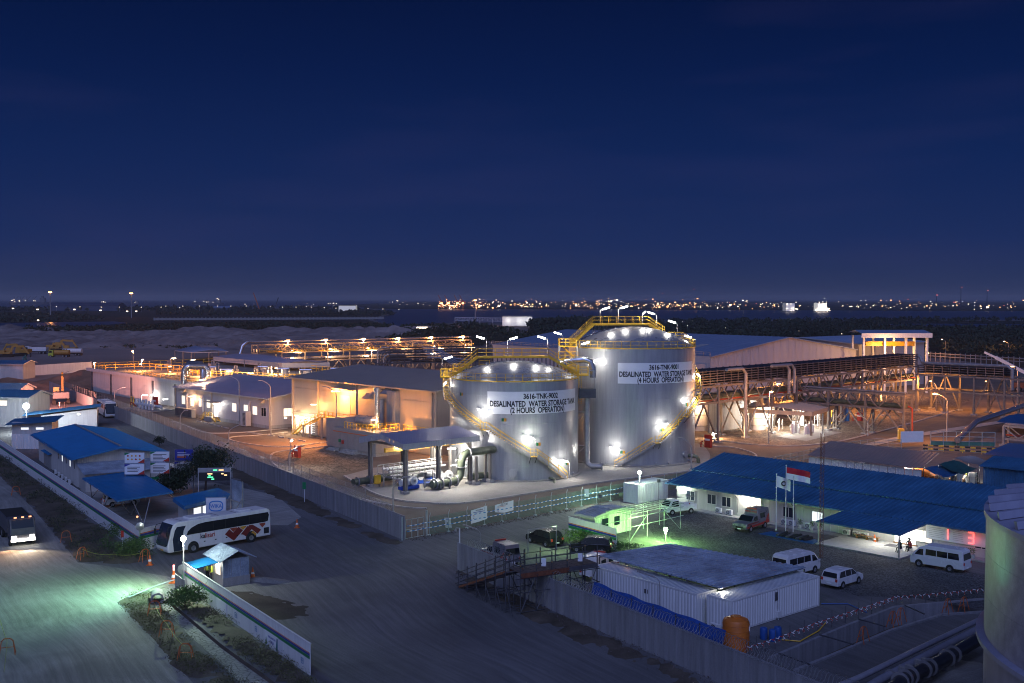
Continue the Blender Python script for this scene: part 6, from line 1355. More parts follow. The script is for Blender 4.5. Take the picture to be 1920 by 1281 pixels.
def person(label,loc,hd,pose='stand',shirt='cloth_d',legs='trousers',helmet=None):
    V_={'stand':dict(p=(0,0,.92),c=(0,0,1.32),n=(0,0,1.5),h=(.02,0,1.66),sh=.19,hip=.09,kn=(.02,.1,.5),ft=(0,.11,.06),toe=(.16,.12,.03),el=(.02,.27,1.12),ha=(.16,.26,.92)),
          'sit':dict(p=(0,0,.50),c=(.06,0,.90),n=(.10,0,1.07),h=(.15,0,1.22),sh=.19,hip=.1,kn=(.42,.14,.50),ft=(.50,.14,.07),toe=(.66,.15,.03),el=(.20,.27,.75),ha=(.42,.18,.70)),
          'crouch':dict(p=(0,0,.6),c=(.3,0,.85),n=(.42,0,.98),h=(.52,0,1.08),sh=.19,hip=.1,kn=(.3,.14,.45),ft=(.05,.14,.06),toe=(.2,.15,.03),el=(.4,.26,.7),ha=(.6,.2,.5))}[pose]
    vs=[V_['p'],V_['c'],V_['n'],V_['h']];rs=[(.15,.12),(.18,.12),(.06,.06),(.10,.115)];es=[(0,1),(1,2),(2,3)]
    for s in (1,-1):
        i=len(vs);vs+=[(V_['c'][0],s*V_['sh'],V_['c'][2]+.06),(V_['el'][0],s*V_['el'][1],V_['el'][2]),(V_['ha'][0],s*V_['ha'][1],V_['ha'][2]),(V_['ha'][0]+.07,s*V_['ha'][1],V_['ha'][2]-.05)];rs+=[(.065,)*2,(.05,)*2,(.035,)*2,(.04,.02)];es+=[(1,i),(i,i+1),(i+1,i+2),(i+2,i+3)]
        i=len(vs);vs+=[(V_['p'][0]+.02,s*V_['hip'],V_['p'][2]-.08),(V_['kn'][0],s*V_['kn'][1],V_['kn'][2]),(V_['ft'][0],s*V_['ft'][1],V_['ft'][2]),(V_['toe'][0],s*V_['toe'][1],V_['toe'][2])];rs+=[(.095,)*2,(.065,)*2,(.045,)*2,(.045,.03)];es+=[(0,i),(i,i+1),(i+1,i+2),(i+2,i+3)]
    me=bpy.data.meshes.new('body');me.from_pydata(vs,es,[]);o=bpy.data.objects.new('b',me);COL.objects.link(o)
    o.modifiers.new('s','SKIN');ss=o.modifiers.new('ss','SUBSURF');ss.levels=1
    for k,r in enumerate(rs):me.skin_vertices[0].data[k].radius=r
    me.skin_vertices[0].data[0].use_root=True
    dg=bpy.context.evaluated_depsgraph_get();m2=bpy.data.meshes.new_from_object(o.evaluated_get(dg));bpy.data.objects.remove(o)
    m2.materials.clear();[m2.materials.append(M[k])for k in (legs,shirt,'skin','rubber')];pz=V_['p'][2];nz=V_['n'][2];hx=Vector(V_['ha'])
    for p in m2.polygons:
        c=p.center;p.use_smooth=True
        p.material_index=2 if c.z>nz or min((c-Vector((hx.x+.05,s*hx.y,hx.z))).length for s in (1,-1))<.1 else 3 if c.z<.1 else 0 if (c.z<pz+.02 or (pose!='stand' and c.x>.22 and c.z<pz+.1))else 1
    b=bpy.data.objects.new('person',m2);COL.objects.link(b);b.location=loc;b.rotation_euler.z=rad(hd);tag(b,label,'person')
    hp=V_['h'];MB().sph((hp[0]-.01,0,hp[2]+.05),.125 if helmet else .115,12,sz=.85).build('helmet' if helmet else 'hair',M[helmet]if helmet else M['ink'],b,smooth=True)
    return b
# ================================================================== WALLS, HOARDINGS, LEFT COMPOUND
def panelwall(name,label,a,b,h,pw,m,th=.18,stripes=False,cat='wall',coil=None,mpanels=None,zs=(1.0,1.26,1.42,1.52)):
    """wall of separate panels from a (far) to b (near); the street face looks to -y"""
    a=Vector((a[0],a[1],0));b=Vector((b[0],b[1],0));L_=(b-a).length;n=max(1,round(L_/pw));w=L_/n;t=T(name,label,cat,a,ang2(a,b))
    base=MB().bx(.012,w-.012,0,th,-.3,h).build('panel',m,t,bevel=.015 if th>.1 else 0)
    for k in range(1,n):inst(base,(k*w,0,0),parent=t)
    MB().bx(0,L_,.03,th-.03,-.3,h-.04).build('joint_core',m,t)
    if stripes:
        for (z0,z1),mm in zip(((zs[0],zs[1]),(zs[1]+.012,zs[2]),(zs[2]+.012,zs[3])),('stripe_g','stripe_b','stripe_o')):MB().bx(0,L_,-.006,.0,h*z0/2.2,h*z1/2.2).build('painted_stripe',M[mm],t)
        MB().bx(-.03,L_+.03,-.03,th+.03,h,h+.05).build('cap',m,t)
    return t,L_
def coil(label,t0,x0,x1,z,r=.42,pitch=.36,y=.1,wr=.014,cat='razor wire',group='razor wire coils'):
    n=int((x1-x0)/pitch*11);P=[(x0+(x1-x0)*k/n,y+r*math.cos(k*2*math.pi/11)*(1+.06*math.sin(k*.37)),z+r*math.sin(k*2*math.pi/11)*(1+.08*math.sin(k*.23)))for k in range(n+1)]
    o=MB().tube(P,wr,3).build('razor_wire',M['wire'],None);o.location=t0.location;o.rotation_euler=t0.rotation_euler;return tag(o,label,cat,group)
w1,L1=panelwall('boundary_wall','long precast concrete wall along the plant road, ending by the mesh gate',P_A,P_B,2.7,1.22,M['wall_conc'])
W2A=Vector((-5.37,106.06,0));W2D=Vector((math.cos(rad(-58.1)),math.sin(rad(-58.1)),0))
w2,L2=panelwall('boundary_wall','precast concrete wall in the foreground running past the containers',W2A,W2A+W2D*62,2.7,1.22,M['wall_conc'])
coil('razor wire coil along the near end of the long wall',w1,L1-70,L1-4,3.05,.4);coil('razor wire coil on the foreground wall beside the ambulance',w2,2.5,10,3.1,.45,.3);coil('razor wire coil by the blue netting on the foreground wall',w2,17,36,3.05,.42,.34);coil('tangled razor wire coil at the orange tank end of the foreground wall',w2,36,56,3.1,.5,.3)
fn=T('chain_link_fence','mesh fence with posts standing just inside the long concrete wall','fence',w1.location,w1.rotation_euler.z)
mb=MB();[mb.bar((x,.9,0),(x,.9,3.9),.06)for x in np.arange(20,L1-12,3.0)];mb.build('post',M['steel'],fn,kind='stuff')
mb=MB();[mb.bar((18,.9,z),(L1-12,.9,z),.02)for z in np.arange(2.3,3.9,.18)];[mb.bar((x,.9,2.2),(x,.9,3.9),.018)for x in np.arange(L1-150,L1-12,.3)];mb.build('mesh_wire',M['steel'],fn,kind='stuff')
hA,LA=panelwall('hoarding','long white hoarding with orange, blue and green stripes along the dusty road',G(-70,802),G(261,1036),2.4,2.4,M['white'],.08,True,'hoarding',zs=(1.0,1.24,1.40,1.48))
hB,LB_=panelwall('hoarding','short striped hoarding return facing the camera beside the bus',G(261,1036),G(322,1020),2.4,2.4,M['white'],.08,True,'hoarding',zs=(1.25,1.5,1.72,1.82))
hC,LC=panelwall('hoarding','striped white hoarding in the left foreground with posters and company badges',G(343,1100),G(581,1267),2.25,2.4,M['white'],.08,True,'hoarding',zs=(1.12,1.34,1.5,1.58))
hD,LD=panelwall('hoarding','green-lit striped hoarding behind the bushes by the guard cabin',G(1066,1008),G(1155,1033),2.3,2.3,M['white'],.08,True,'hoarding',zs=(1.05,1.32,1.52,1.62))
FCh=Fr(G(343,1100)[:2],math.degrees(hC.rotation_euler.z))
for x,s in ((onwall(FCh,480,1181)[0],0),(onwall(FCh,567,1242)[0],0),(onwall(FCh,509,1205)[0],1),(onwall(FCh,442,1155)[0],0),(onwall(FCh,415,1138)[0],2)):
    if s==1:
        o=MB().bx(-1.35,1.35,-.012,0,-.55,.55).build('poster',M['sign'],hC);o.location=(x,-.012,.62)
        for j,(tx,sz)in enumerate((('KESELAMATAN',.22),('KERJA',.30))):text(tx,sz,o,(.12,-.016,.2-.32*j),(rad(90),0,0),M['stripe_b'],thick=.002)
        MB().add([(-1.2,-.016,-.5),(-.8,-.016,-.5),(-1.0,-.016,.1)],[(0,1,2)]).build('poster_emblem',M['stripe_g'],o);MB().add([(.9,-.016,-.5),(1.3,-.016,-.5),(1.3,-.016,.45),(1.1,-.016,.45)],[(0,1,2,3)]).build('poster_emblem',M['machine_b'],o)
    elif s==2:
        MB().bx(x-1.2,x+1.2,-.014,0,.1,1.15).build('notice_board',M['sign'],hC)
    else:
        o=MB().lathe([(.22,0),(.30,0)],4).build('badge_ring',M['roof_blue2'],hC);o.matrix_basis=Matrix.Translation((x,-.012,.72))@ Matrix.Rotation(rad(90),4,'X')@ Matrix.Rotation(rad(45),4,'Z');text('WIKA',.16,hC,(x,-.016,.72),(rad(90),0,0),M['roof_blue2'],thick=.002)
o=MB().bx(0,2.9,0,.06,.0,1.6).build('leaning_board',M['concrete'],None,loc=G(328,1108),rz=rad(-57));tag(o,'bare weathered board leaning at the head of the foreground hoarding','board')
# ---- left sheds
FA=Fr(G(146,914)[:2],-57.3);LL=31.0;FAo=FA.w(-LL,0);FA=Fr(FAo[:2],-57.3)
bl=gable('site_store','white prefab building with broad royal blue gabled roof at the left',FA,LL,11.5,4.2,5.3,M['roof_blue2'],M['plaster'],1.2,ov=.9,fas=M['roof_blue2'])
for k in range(5):window(bl,LL-13.5+k*2.9,2.3,.7,1.3,M['win_c']if k in (1,3)else M['glass_b'],n=1)
for k in range(4):window(bl,LL-26+k*1.6,3.2,.8,.35,M['win_c'],n=1)
MB().bar((-.6,5.75,5.52),(LL+.6,5.75,5.52),.35,.08).build('ridge_flashing',M['steel'],bl)
FAl=FA
an=T('lean_to','grey-blue corrugated lean-to roof before the gable of the royal blue building','lean-to',FA.w(LL,0),FA.a)
mb=MB();ribs(mb,(5.2,11.5,2.5),(5.2,-.2,2.5),(0,-.2,3.4),(0,11.5,3.4),.3,.03);mb.build('roof',M['roof_zinc'],an);MB().bx(0.02,4.6,.1,11.2,0,2.45).build('wall',M['plaster'],an);MB().bx(4.6,4.66,1,10,.9,1.3).build('painted_stripe',M['stripe_g'],an)
for k in range(5):ac_unit(*FA.w(LL-3-2.6*k,-.6,.1),FA.a,'outdoor unit on the ground along the royal blue building, %s from the corner'%('first','second','third','fourth','fifth')[k])
MB().bx(0,3,0,3,0,2.2).build('x',M['plaster'],None)if 0 else None
sm_=T('small_shed','small blue-roofed shed tucked between the long hoarding and the royal blue building','shed',G(92,880),rad(-57));MB().bx(-5.5,0,.2,3.6,0,2.3).build('wall',M['concrete'],sm_);mb=MB();ribs(mb,(-5.9,-.2,2.3),(.4,-.2,2.3),(.4,4,2.9),(-5.9,4,2.9),.4,.04);mb.build('roof',M['roof_blue2'],sm_)
def hut(label,px,pb,ang_,L_,W_,ze,zr,wm='plaster',rm='roof_blue',name='site_cabin',**k):return gable(name,label,Fr(G(px,pb)[:2],ang_),L_,W_,ze,zr,M[rm],M[wm],1.2,ov=.5,ribp=.3,**k)
c1=hut('white cabin with shallow blue roof below the grey mounds at the far left',-42,760,-6,11,6.5,4.0,5.2)
c2=hut('two-storey cabin with lit upper window and blue gabled roof',-14,800,-12,8.5,7,6.2,7.3)
c3=T('site_cabin','long white cabin with mono-pitch blue roof beside the white floodlight','cabin',G(78,806),rad(18));MB().add([(0,0,0),(10.5,0,0),(10.5,6,0),(0,6,0),(0,0,2.9),(10.5,0,3.9),(10.5,6,3.9),(0,6,2.9)],[(0,1,5,4),(1,2,6,5),(2,3,7,6),(3,0,4,7),(4,5,6,7)]).build('wall',M['white'],c3)
mb=MB();ribs(mb,(-3.5,6.3,3.0),(-3.5,-.6,3.0),(11.2,-.6,4.4),(11.2,6.3,4.4),.4,.04);mb.build('roof',M['roof_blue'],c3)
c4=T('shipping_container','white ribbed container office under a blue lean-to by the hoarding','container',G(22,842),rad(2));
for k in range(4):ribwall(MB(),(2.1*k,0),(2.1*(k+1)-.03,0),0,2.6,.28,.04).build('side_panel',M['white'],c4)
MB().bx(.02,8.3,.03,2.4,0,2.58).build('body',M['white'],c4);MB().bx(0,7,.2,3.2,2.6,4.7).build('upper_cabin',M['plaster'],c4);mb=MB();ribs(mb,(-.9,-.8,4.3),(8,-.8,4.9),(8,3.4,5.6),(-.9,3.4,5.0),.4,.03);mb.build('roof',M['roof_blue'],c4)
for x in (1.6,4.2):MB().bx(x,x+1.3,.16,.2,3.4,3.75).build('lit_window',M['win_c'],c4)
window(c2,2.6,4.4,1.9,1.1,M['win_w'],n=1)
fx=T('floodlight','dazzling white floodlight on the cabin wall at the far left','floodlight',G(50,812)+Vector((0,0,0)));MB().tube([(0,0,0),(0,0,5.0)],.08,8).build('post',M['steel'],fx);MB().sph((0,0,5.3),.6).build('lamp_head',em('flood_white_blue',(.88,.96,1),60),fx);plight('flood',(0,-1.2,5.3),CW,1700,.3,fx);plight('flood_back',(0,2.6,5.6),CW,500,.3,fx)
walllamp('small warm lamp at the corner of the far white cabin',G(75,742,4.2),WW,350,M['lamp_w'],.4,'cabin lamps');walllamp('small lamp at the right end of the mono-pitch cabin',G(147,775,4.0)+Vector((.5,-1,0)),NW,420,M['lamp_w'],.5,'cabin lamps')
for px in (14,35):
    w=T('water_tank','round brown water tank standing %s on the low frame behind the cabins'%('at the left' if px<20 else 'at the right'),'water tank',G(px,770));MB().lathe([(1.1,2.2),(1.1,3.9),(.7,4.3),(.01,4.4)],16).build('tank',M['orange'],w,autos=40);mb=MB();[mb.bar((x,y,0),(x,y,2.2),.12)for x in (-1,1)for y in (-1,1)];mb.bx(-1.2,1.2,-1.2,1.2,2.1,2.2);mb.build('stand',M['steel_dark'],w)
far_c=hut('tall narrow white shed with blue edge on the sand at the left border',-8,712,0,9,9,5.2,6,rm='roof_blue')
hf=Fr(G(30,706)[:2],0);hw_,_=panelwall('site_fence','pale sheet fence on the sand behind the red earth bank',G(30,707),G(172,697),3.6,3.0,M['white'],.08,cat='fence')
# ---- excavators and lorries on the sand
def excavator(label,loc,hd,m,sc=1.0,boom=1,group=None):
    t=T('excavator',label,'excavator',loc,rad(hd),group);t.scale=(sc,)*3
    for s in (1,-1):
        mb=MB();loftY(mb,[(-1.9,.2),(-1.6,0),(1.6,0),(1.9,.2),(1.9,.6),(1.5,.85),(-1.5,.85),(-1.9,.6)],lambda z:.28);mb.v=[(x,y+s*1.1,z)for x,y,z in mb.v];mb.build('track',M['rubber'],t)
    MB().bx(-2.3,-.2,-1.3,1.3,1.0,2.1).bx(-.2,1.4,-1.3,.2,1.0,1.5).build('house',M['steel_dark']if boom==1 else m,t,bevel=.08);loftY(MB(),[(-.2,1.0),(1.5,1.0),(1.4,2.0),(1.0,2.8),(-.2,2.8)],lambda z:.45).build('cab',m,t).location=(0,.75,0)
    P=[Vector((1.2,-.2,1.5)),Vector((2.6,-.2,4.2)),Vector((4.4,-.2,4.6)),Vector((5.6,-.2,2.0))]if boom else [Vector((1.2,-.2,1.5)),Vector((2.0,-.2,3.4)),Vector((5.2,-.2,3.2)),Vector((6.5,-.2,.9))]
    mb=MB();mb.bar(P[0],P[1],.35,.7).bar(P[1],P[2],.33,.55);mb.build('boom',m,t);MB().bar(P[2]-Vector((.5,0,-.4)),P[3],.28,.4).build('arm',m,t);MB().tube([P[0]+Vector((.5,0,0)),P[1]+Vector((.2,0,-.4))],.09,6).build('ram',M['chrome'],t)
    loftY(MB(),[(P[3].x-.3,P[3].z),(P[3].x+.5,P[3].z-.1),(P[3].x+.3,P[3].z-.9),(P[3].x-.6,P[3].z-.7)],lambda z:.5).build('bucket',M['steel_dark'],t);return t
excavator('orange-lit excavator with dark counterweight on the red earth by the long wall',G(115,757),112,M['cat_y'],1.5,1)
for i,(px,pb,hd,s)in enumerate(((12,670,10,1.5),(42,668,172,1.6),(104,660,5,1.7),(130,664,185,1.5))):excavator('yellow excavator parked on the sand plain, %s'%('at the left border','second from the left border','with boom folded behind the tankers','right of the folded boom')[i],G(px,pb),hd,M['cat_y'],s,0,'excavators parked on the sand')
excavator('teal excavator beside the tall white shed',G(38,692),90,M['machine_b'],1.0,1)
def lorry(label,loc,hd,cabm,load,tank_=False,sc=1.0,name='parked_lorry',lights=False,group=None):
    t=T(name,label,'lorry',loc,rad(hd),group);t.scale=(sc,)*3
    loftY(MB(),[(4.0,.5),(4.1,1.2),(3.9,1.9),(3.5,2.8),(2.2,2.85),(2.2,.5)],lambda z:1.2).build('cab',M[cabm],t,bevel=.08);MB().bx(-4,2.2,-.5,.5,.7,1.0).build('chassis',M['rubber'],t)
    if tank_:MB().tube([(-3.9,0,1.95),(1.9,0,1.95)],.95,14).build('tank',M[load],t,autos=40)
    else:MB().bx(-4.1,2.0,-1.25,1.25,1.1,2.6).build('load_bed',M[load],t,bevel=.05);MB().bx(-3.9,1.8,-1.1,1.1,2.3,2.62).build('load',M['rubber'],t)
    for s in (1,-1):
        for x in (3.1,-1.8,-3.1):wheel(t,x,s*1.08,.5,.3)
        sidepatch(MB(),[(3.8,1.8),(3.45,2.6),(2.6,2.6),(2.6,1.8)],lambda z:1.2,s,.02).build('side_window',M['glass'],t)
        MB().bx(4.02,4.14,s*.85-.22,s*.85+.22,.85,1.12).build('headlight',M['head']if lights else M['foil'],t)
    MB().add([(3.93,1.05,1.85),(3.93,-1.05,1.85),(3.58,-1.0,2.7),(3.58,1.0,2.7)],[(0,3,2,1)]if 0 else [(0,1,2,3)]).build('windscreen',M['glass_b'],t);return t
lorry('pale green and yellow tanker lorry parked on the sand',G(112,670),178,'vest','cat_y',True,1.15,group='lorries parked on the sand');lorry('white tanker lorry behind the yellow one on the sand',G(136,667),178,'white','white',True,1.15,group='lorries parked on the sand');lorry('white lorry between the yellow excavators',G(68,664),180,'white','white',False,1.3,group='lorries parked on the sand')
tr=lorry('dark dump truck with blazing headlamps coming down the dusty road',(-54.6,119.6,.02),-57,'steel_dark','steel_dark',False,1.05,'dump_truck',True)
MB().bx(4.13,4.2,-1.2,1.2,.5,1.5).build('bumper_lamps',M['head'],tr)if 0 else None
for x,y,z in ((3.9,.7,2.95),(3.9,0,2.95),(3.9,-.7,2.95),(2.3,1.27,1.3),(-3.8,1.28,1.3),(-1,1.28,1.3)):MB().bx(x-.06,x+.06,y-.12,y+.12,z-.05,z+.07).build('marker_lamp',M['amb_e'],tr)
MB().bx(4.12,4.2,-1.15,1.15,.55,.8).build('light_strip',M['head'],tr)
slight('headlamp_beam',(-51.7,115.2,1.2),(-42,100,-.6),(1,.80,.58),700,95,.15,.6);slight('headlamp_beam',(-53.0,114.6,1.1),(-50,106,-.3),(1,.55,.28),350,130,.15,.6)
for x in (-4.16,):
    for s in (1,-1):MB().bx(x,x+.06,s*1.0-.2,s*1.0+.2,1.0,1.15).build('tail_light',M['tail'],tr)
# ---- buses, minivan
b1=bus('white coach with maroon and amber diamonds and red kalisari lettering'.replace('kalisari ',''),(-31.8,116.3),225.3,'kalisari')
b2=bus('second coach parked nose-on beside the long concrete wall far left',(-91.6,246.4),-61)
mpv('white hatchback parked under the blue canopy',(-50.2,139.4),35,'car_white')
# ---- blue parking canopy on raking poles
Kc=[G(x*.2917,780+y*.2917,3.1)for x,y in ((530,403),(755,548),(1113,492),(885,353))];o=Vector((Kc[1].x,Kc[1].y,0));cn=T('parking_canopy','flat royal blue canopy on raking white poles over the parked hatchback','canopy',o)
Q=[p-o for p in Kc];mb=MB();ribs(mb,Q[0],Q[1],Q[2],Q[3],.9,.02);mb.build('roof',M['roof_blue2'],cn)
ft=[G(269.5,984)-o,G(245,966)-o,G(190,963)-o,G(172,933)-o,G(333,985)-o]
def pole(mb,a,u,v):
    e=Q[0].lerp(Q[1],u).lerp(Q[3].lerp(Q[2],u),v);mb.tube([(a[0],a[1],0),(e.x,e.y,e.z-.05)],.05,6)
for f,tg in ((ft[0],((1,.25),(.98,.6),(.6,.35))),(ft[1],((.8,.1),(.7,.7),(.3,.4))),(ft[2],((.75,.02),(.4,.15),(.95,.08))),(ft[3],((.05,.1),(.2,.3))),(G(338,945)-o,((.95,.97),(.7,.95)))):
    mb=MB();[pole(mb,f,u,v)for u,v in tg];mb.cyl((f[0],f[1],0),.2,.12,8);mb.build('raking_pole',M['steel'],cn)
MB().bar(Q[0],Q[1],.08,.2).bar(Q[1],Q[2],.08,.2).bar(Q[2],Q[3],.08,.2).bar(Q[3],Q[0],.08,.2).build('edge_trim',M['roof_blue2'],cn)
# ---- guard house with sign
KG=[G(x*.15625+200,860+y*.15625,2.8)for x,y in ((795,470),(930,570),(1490,430),(1335,350))];og=G(345,978);gh=T('guard_house','white guard house with royal blue roof behind the coach','guard house',Vector((KG[1].x,KG[1].y,0)));Q=[p-Vector((KG[1].x,KG[1].y,0))for p in KG]
mb=MB();ribs(mb,Q[0],Q[1],Q[2],Q[3],.5,.03);mb.build('roof',M['roof_blue2'],gh);ce=sum(Q,Vector())/4;I=[ce.lerp(q,.82)for q in Q]
mb=MB();
for i in range(4):mb.bar(Q[i]-Vector((0,0,.22)),Q[(i+1)%4]-Vector((0,0,.22)),.05,.42)
mb.build('fascia',M['roof_blue2'],gh)
MB().add([(q.x,q.y,z)for z in (0,2.62)for q in I],[(i,(i+1)%4,(i+1)%4+4,i+4)for i in range(4)]).build('wall',M['plaster'],gh)
d=(I[2]-I[1]).normalized();nn=Vector((d.y,-d.x,0));rzw=math.atan2(d.y,d.x)
for k in range(3):p=I[1]+d*(1.6+1.55*k)+nn*.04;window(gh,(p.x,p.y,1.1),0,1.3,1.1,M['win_c'],rz=rzw,n=1)
for z,m_ in ((.35,'stripe_g'),(.62,'stripe_b'),(.82,'stripe_o')):a=I[1]+nn*.02;b=I[2]+nn*.02;MB().bar((a.x,a.y,z),(b.x,b.y,z),.02,.2).build('painted_stripe',M[m_],gh)
plight('guard_light',(*(ce+Vector(gh.location))[:2],2.2),NW,120,.2)
sp=D(405,948,125.0);sg=T('company_sign','white framed sign board with blue oval company mark above the coach','sign',(sp.x,sp.y,0),rad(8))
sg.scale=(.70,.9,.80);MB().bx(-1.55,1.55,0,.06,1.9,4.45).build('board',M['sign'],sg);mb=MB();[mb.bar((x,.1,0),(x,.1,4.6),.09)for x in (-1.6,1.6)];mb.bar((-1.6,.1,4.5),(1.6,.1,4.5),.08);mb.build('frame',M['fascia'],sg)
ov=MB();n=36;vs=[]
for k in range(n):a=2*math.pi*k/n;ca,sa=math.cos(a),math.sin(a);ca=math.copysign(abs(ca)**.7,ca);sa=math.copysign(abs(sa)**.7,sa);vs+=[(1.15*ca,-.02,3.3+.78*sa),(1.0*ca,-.02,3.3+.62*sa)]
ov.add(vs,[(2*k,2*k+1,(2*k+3)%(2*n),(2*k+2)%(2*n))for k in range(n)]);ov.build('oval_mark',M['roof_pale']if 0 else em('sign_blue',(0,0,0),0)if 0 else pm('sign_mark_blue',(.05,.25,.60),.5,var=.02),sg);text('WIKA',.72,sg,(0,-.03,3.28),(rad(90),0,0),bpy.data.materials['sign_mark_blue'],thick=.004);text('WIJAYA KARYA',.2,sg,(0,-.03,2.2),(rad(90),0,0),bpy.data.materials['sign_mark_blue'],thick=.002)
bp=D(445,925,126);bb=T('billboard_back','tall zinc billboard seen from behind with raking props','billboard',(bp.x,bp.y,0),rad(-50))
for k in range(3):MB().bx(-1.5+k*1.0,-.52+k*1.0,0,.05,.8,5.4).build('sheet',M['roof_zinc'],bb)
mb=MB();[mb.bar((x,-.1,0),(x,-.1,5.5),.12)for x in (-1.5,1.5)];[mb.bar((x,-.1,3.6),(x,-2.6,0),.1)for x in (-1.5,1.5)];mb.bar((-1.5,-.1,3),(1.5,-.1,3),.1);mb.build('frame',M['steel'],bb)
# notice boards
def board(label,px,py,Y,w,h,zb,rows,m='sign',deco=0,rz=0,legs=True):
    p=D(px,py,Y);t=T('notice_board',label,'notice board',(p.x,Y,0),rad(rz),'safety boards by the small trees');z1=p.z
    MB().bx(-w/2,w/2,0,.06,z1-h,z1).build('panel',M[m],t)
    for k in range(rows):ww=w*rnd.uniform(.45,.72);MB().bx(-w*.36,-w*.36+ww,-.012,0,z1-h*.28-k*h*.14-.05,z1-h*.28-k*h*.14+.02).build('text_line',M['ink']if deco!=3 else M['sign'],t)
    if deco==1:
        for k in range(8):MB().lathe([(.001,0),(.15,0)],4).build('hazard_symbol',M['red' if k%3==0 else 'amber'],t).matrix_basis=Matrix.Translation((-w*.33+(k%4)*.52,-.02,z1-.42-.45*(k//4)))@ Matrix.Rotation(rad(90),4,'X')
    if deco in (1,2,0):
        MB().add([(w/2-.9,-.015,z1-h),(w/2,-.015,z1-h),(w/2,-.015,z1-h+.55)],[(0,1,2)]).build('corner_flash',M['red'],t);MB().add([(-w/2,-.015,z1),(-w/2,-.015,z1-.35),(-w/2+.8,-.015,z1)],[(0,1,2)]).build('corner_flash',M['stripe_g']if deco else M['stripe_b'],t)
    if deco==3:MB().bx(-w*.38,w*.1,-.02,0,z1-h*.75,z1-h*.62).build('headline',M['stripe_o'],t)
    mb=MB();[mb.bar((x,.09,zb),(x,.09,z1+.05),.08)for x in (-w/2,w/2)];mb.build('post',M['steel'],t);return t
board('upper board with rows of hazard symbols before the lean-to',252,849,143,2.6,1.35,0,0,deco=1);board('lower board with two figures in the corner behind the blue canopy',252,870.5,143,2.6,1.35,0,4,deco=0)
board('upper text board with a small helmeted figure, middle column',299.5,847,145,2.5,1.3,0,5,deco=2);board('lower text board in the middle column beside the lit doorway',299.5,868,145,2.5,1.4,0,5,deco=2)
board('dark navy board with orange headline above the spreading tree',345,843,148,2.5,1.5,0,3,'stripe_b',3);board('yellowish board below the navy one, half hidden by the tree',344.5,866,148,2.5,1.2,0,3,'plaster',0)
led=T('led_board','framed display board with glowing green and yellow digits','display board',(*D(402,900,138)[:2],0),rad(5));zt=D(402,878,138).z
MB().bx(-1.95,1.95,0,.12,zt-1.6,zt-.55).build('screen',M['ink'],led);MB().bx(-1.95,1.95,0,.12,zt-.53,zt).build('header',M['steel'],led);mb=MB();[mb.bar((x,.05,0),(x,.05,zt+.05),.09)for x in (-2,2)];mb.bar((-2,.05,zt),(2,.05,zt),.08);mb.build('frame',M['fascia'],led)
for x,z,w,m_ in ((-.55,-.72,.6,'led_y'),(-.6,-.95,.25,'led_g'),(-.5,-1.15,.7,'led_g'),(-.2,-1.4,.35,'led_g'),(1.0,-.72,.3,'led_y'),(1.4,-.9,.35,'led_y'),(.1,-.25,.5,'led_g'),(.85,-.25,.6,'led_y')):MB().bx(x-w/2,x+w/2,-.02,0,zt+z-.07,zt+z+.07).build('lit_digits',M[m_],led)
pl_=T('lit_doorway','bright doorway panel under the notice boards','door',G(285,893));MB().bx(-.8,-.2,0,.1,.2,2.2).bx(.2,.8,0,.1,.1,2.1).build('lit_pane',M['win_w'],pl_);MB().bx(-1,1,.1,.2,0,2.4).build('frame',M['plaster'],pl_)
h5,_=panelwall('hoarding','short striped wall behind the bushy tree',G(272,905),G(345,895),2.3,2.4,M['white'],.08,True,'hoarding')
rb=T('route_board','small map board on two legs against the long concrete wall','sign',G(428,912),rad(-50));MB().bx(-1.2,1.2,0,.06,1.4,3.2).build('panel',M['sign'],rb);mb=MB();[mb.bar((x,.05,0),(x,.05,3.2),.07)for x in (-.8,.8)];mb.build('leg',M['steel'],rb);[MB().bx(-.9+k*.5,-.55+k*.5,-.015,0,1.8+.3*(k%2),2.3+.3*(k%2)).build('map_patch',M['machine_b'],rb)for k in range(4)]
as_=T('assembly_sign','small green sign on a pale post at the foot of the long wall','sign',G(571,943),rad(-20));MB().tube([(0,0,0),(0,0,2.4)],.05,6).build('post',M['white'],as_);MB().bx(-.25,.25,-.08,-.03,1.8,2.7).build('plate',M['stripe_g'],as_)
# ---- trees and shrubs
def tree(name,label,loc,h,rx,zc,n,m,s=(.12,.25),trunk=.14,spiky=0,cat='tree',sq=.5):
    t=T(name,label,cat,loc);mb=MB();mb.tube([(0,0,0),(.1,.05,h*.3),(-.05,.1,h*.6)],[trunk,trunk*.8,trunk*.4],8)
    tips=[]
    for k in range(9):
        a=k*2.4;r=rx*rnd.uniform(.45,.85);tp=(r*math.cos(a),r*math.sin(a),zc*h+rnd.uniform(-.1,.35)*h);mb.tube([(0,0,h*.28),(r*.4*math.cos(a),r*.4*math.sin(a),h*.45),tp],[trunk*.5,trunk*.3,trunk*.12],5);tips.append(tp)
    mb.build('trunk',M['bark'],t);out=[]
    for k in range(n):
        tp=tips[k%9]if rnd.random()<.75 else (0,0,h*zc+.3*h);g_=lambda q:rnd.gauss(0,q)
        out.append((tp[0]+g_(rx*.24),tp[1]+g_(rx*.24),max(h*.10+rnd.random()*.3,tp[2]*.92+g_(h*.10)),rnd.uniform(*s)))
    leaves('crown',out,M[m],t,None,sq);return t
tree('bushy_tree','dense dark bushy tree behind the corner of the blue canopy',G(324,929),3.9,2.0,.45,5200,'leaf_d',(.12,.26),.12);tree('spreading_tree','spreading dark tree under the navy board left of the display board',G(385,923),5.8,3.4,.62,5600,'leaf_d',(.12,.30),.16,sq=.4)
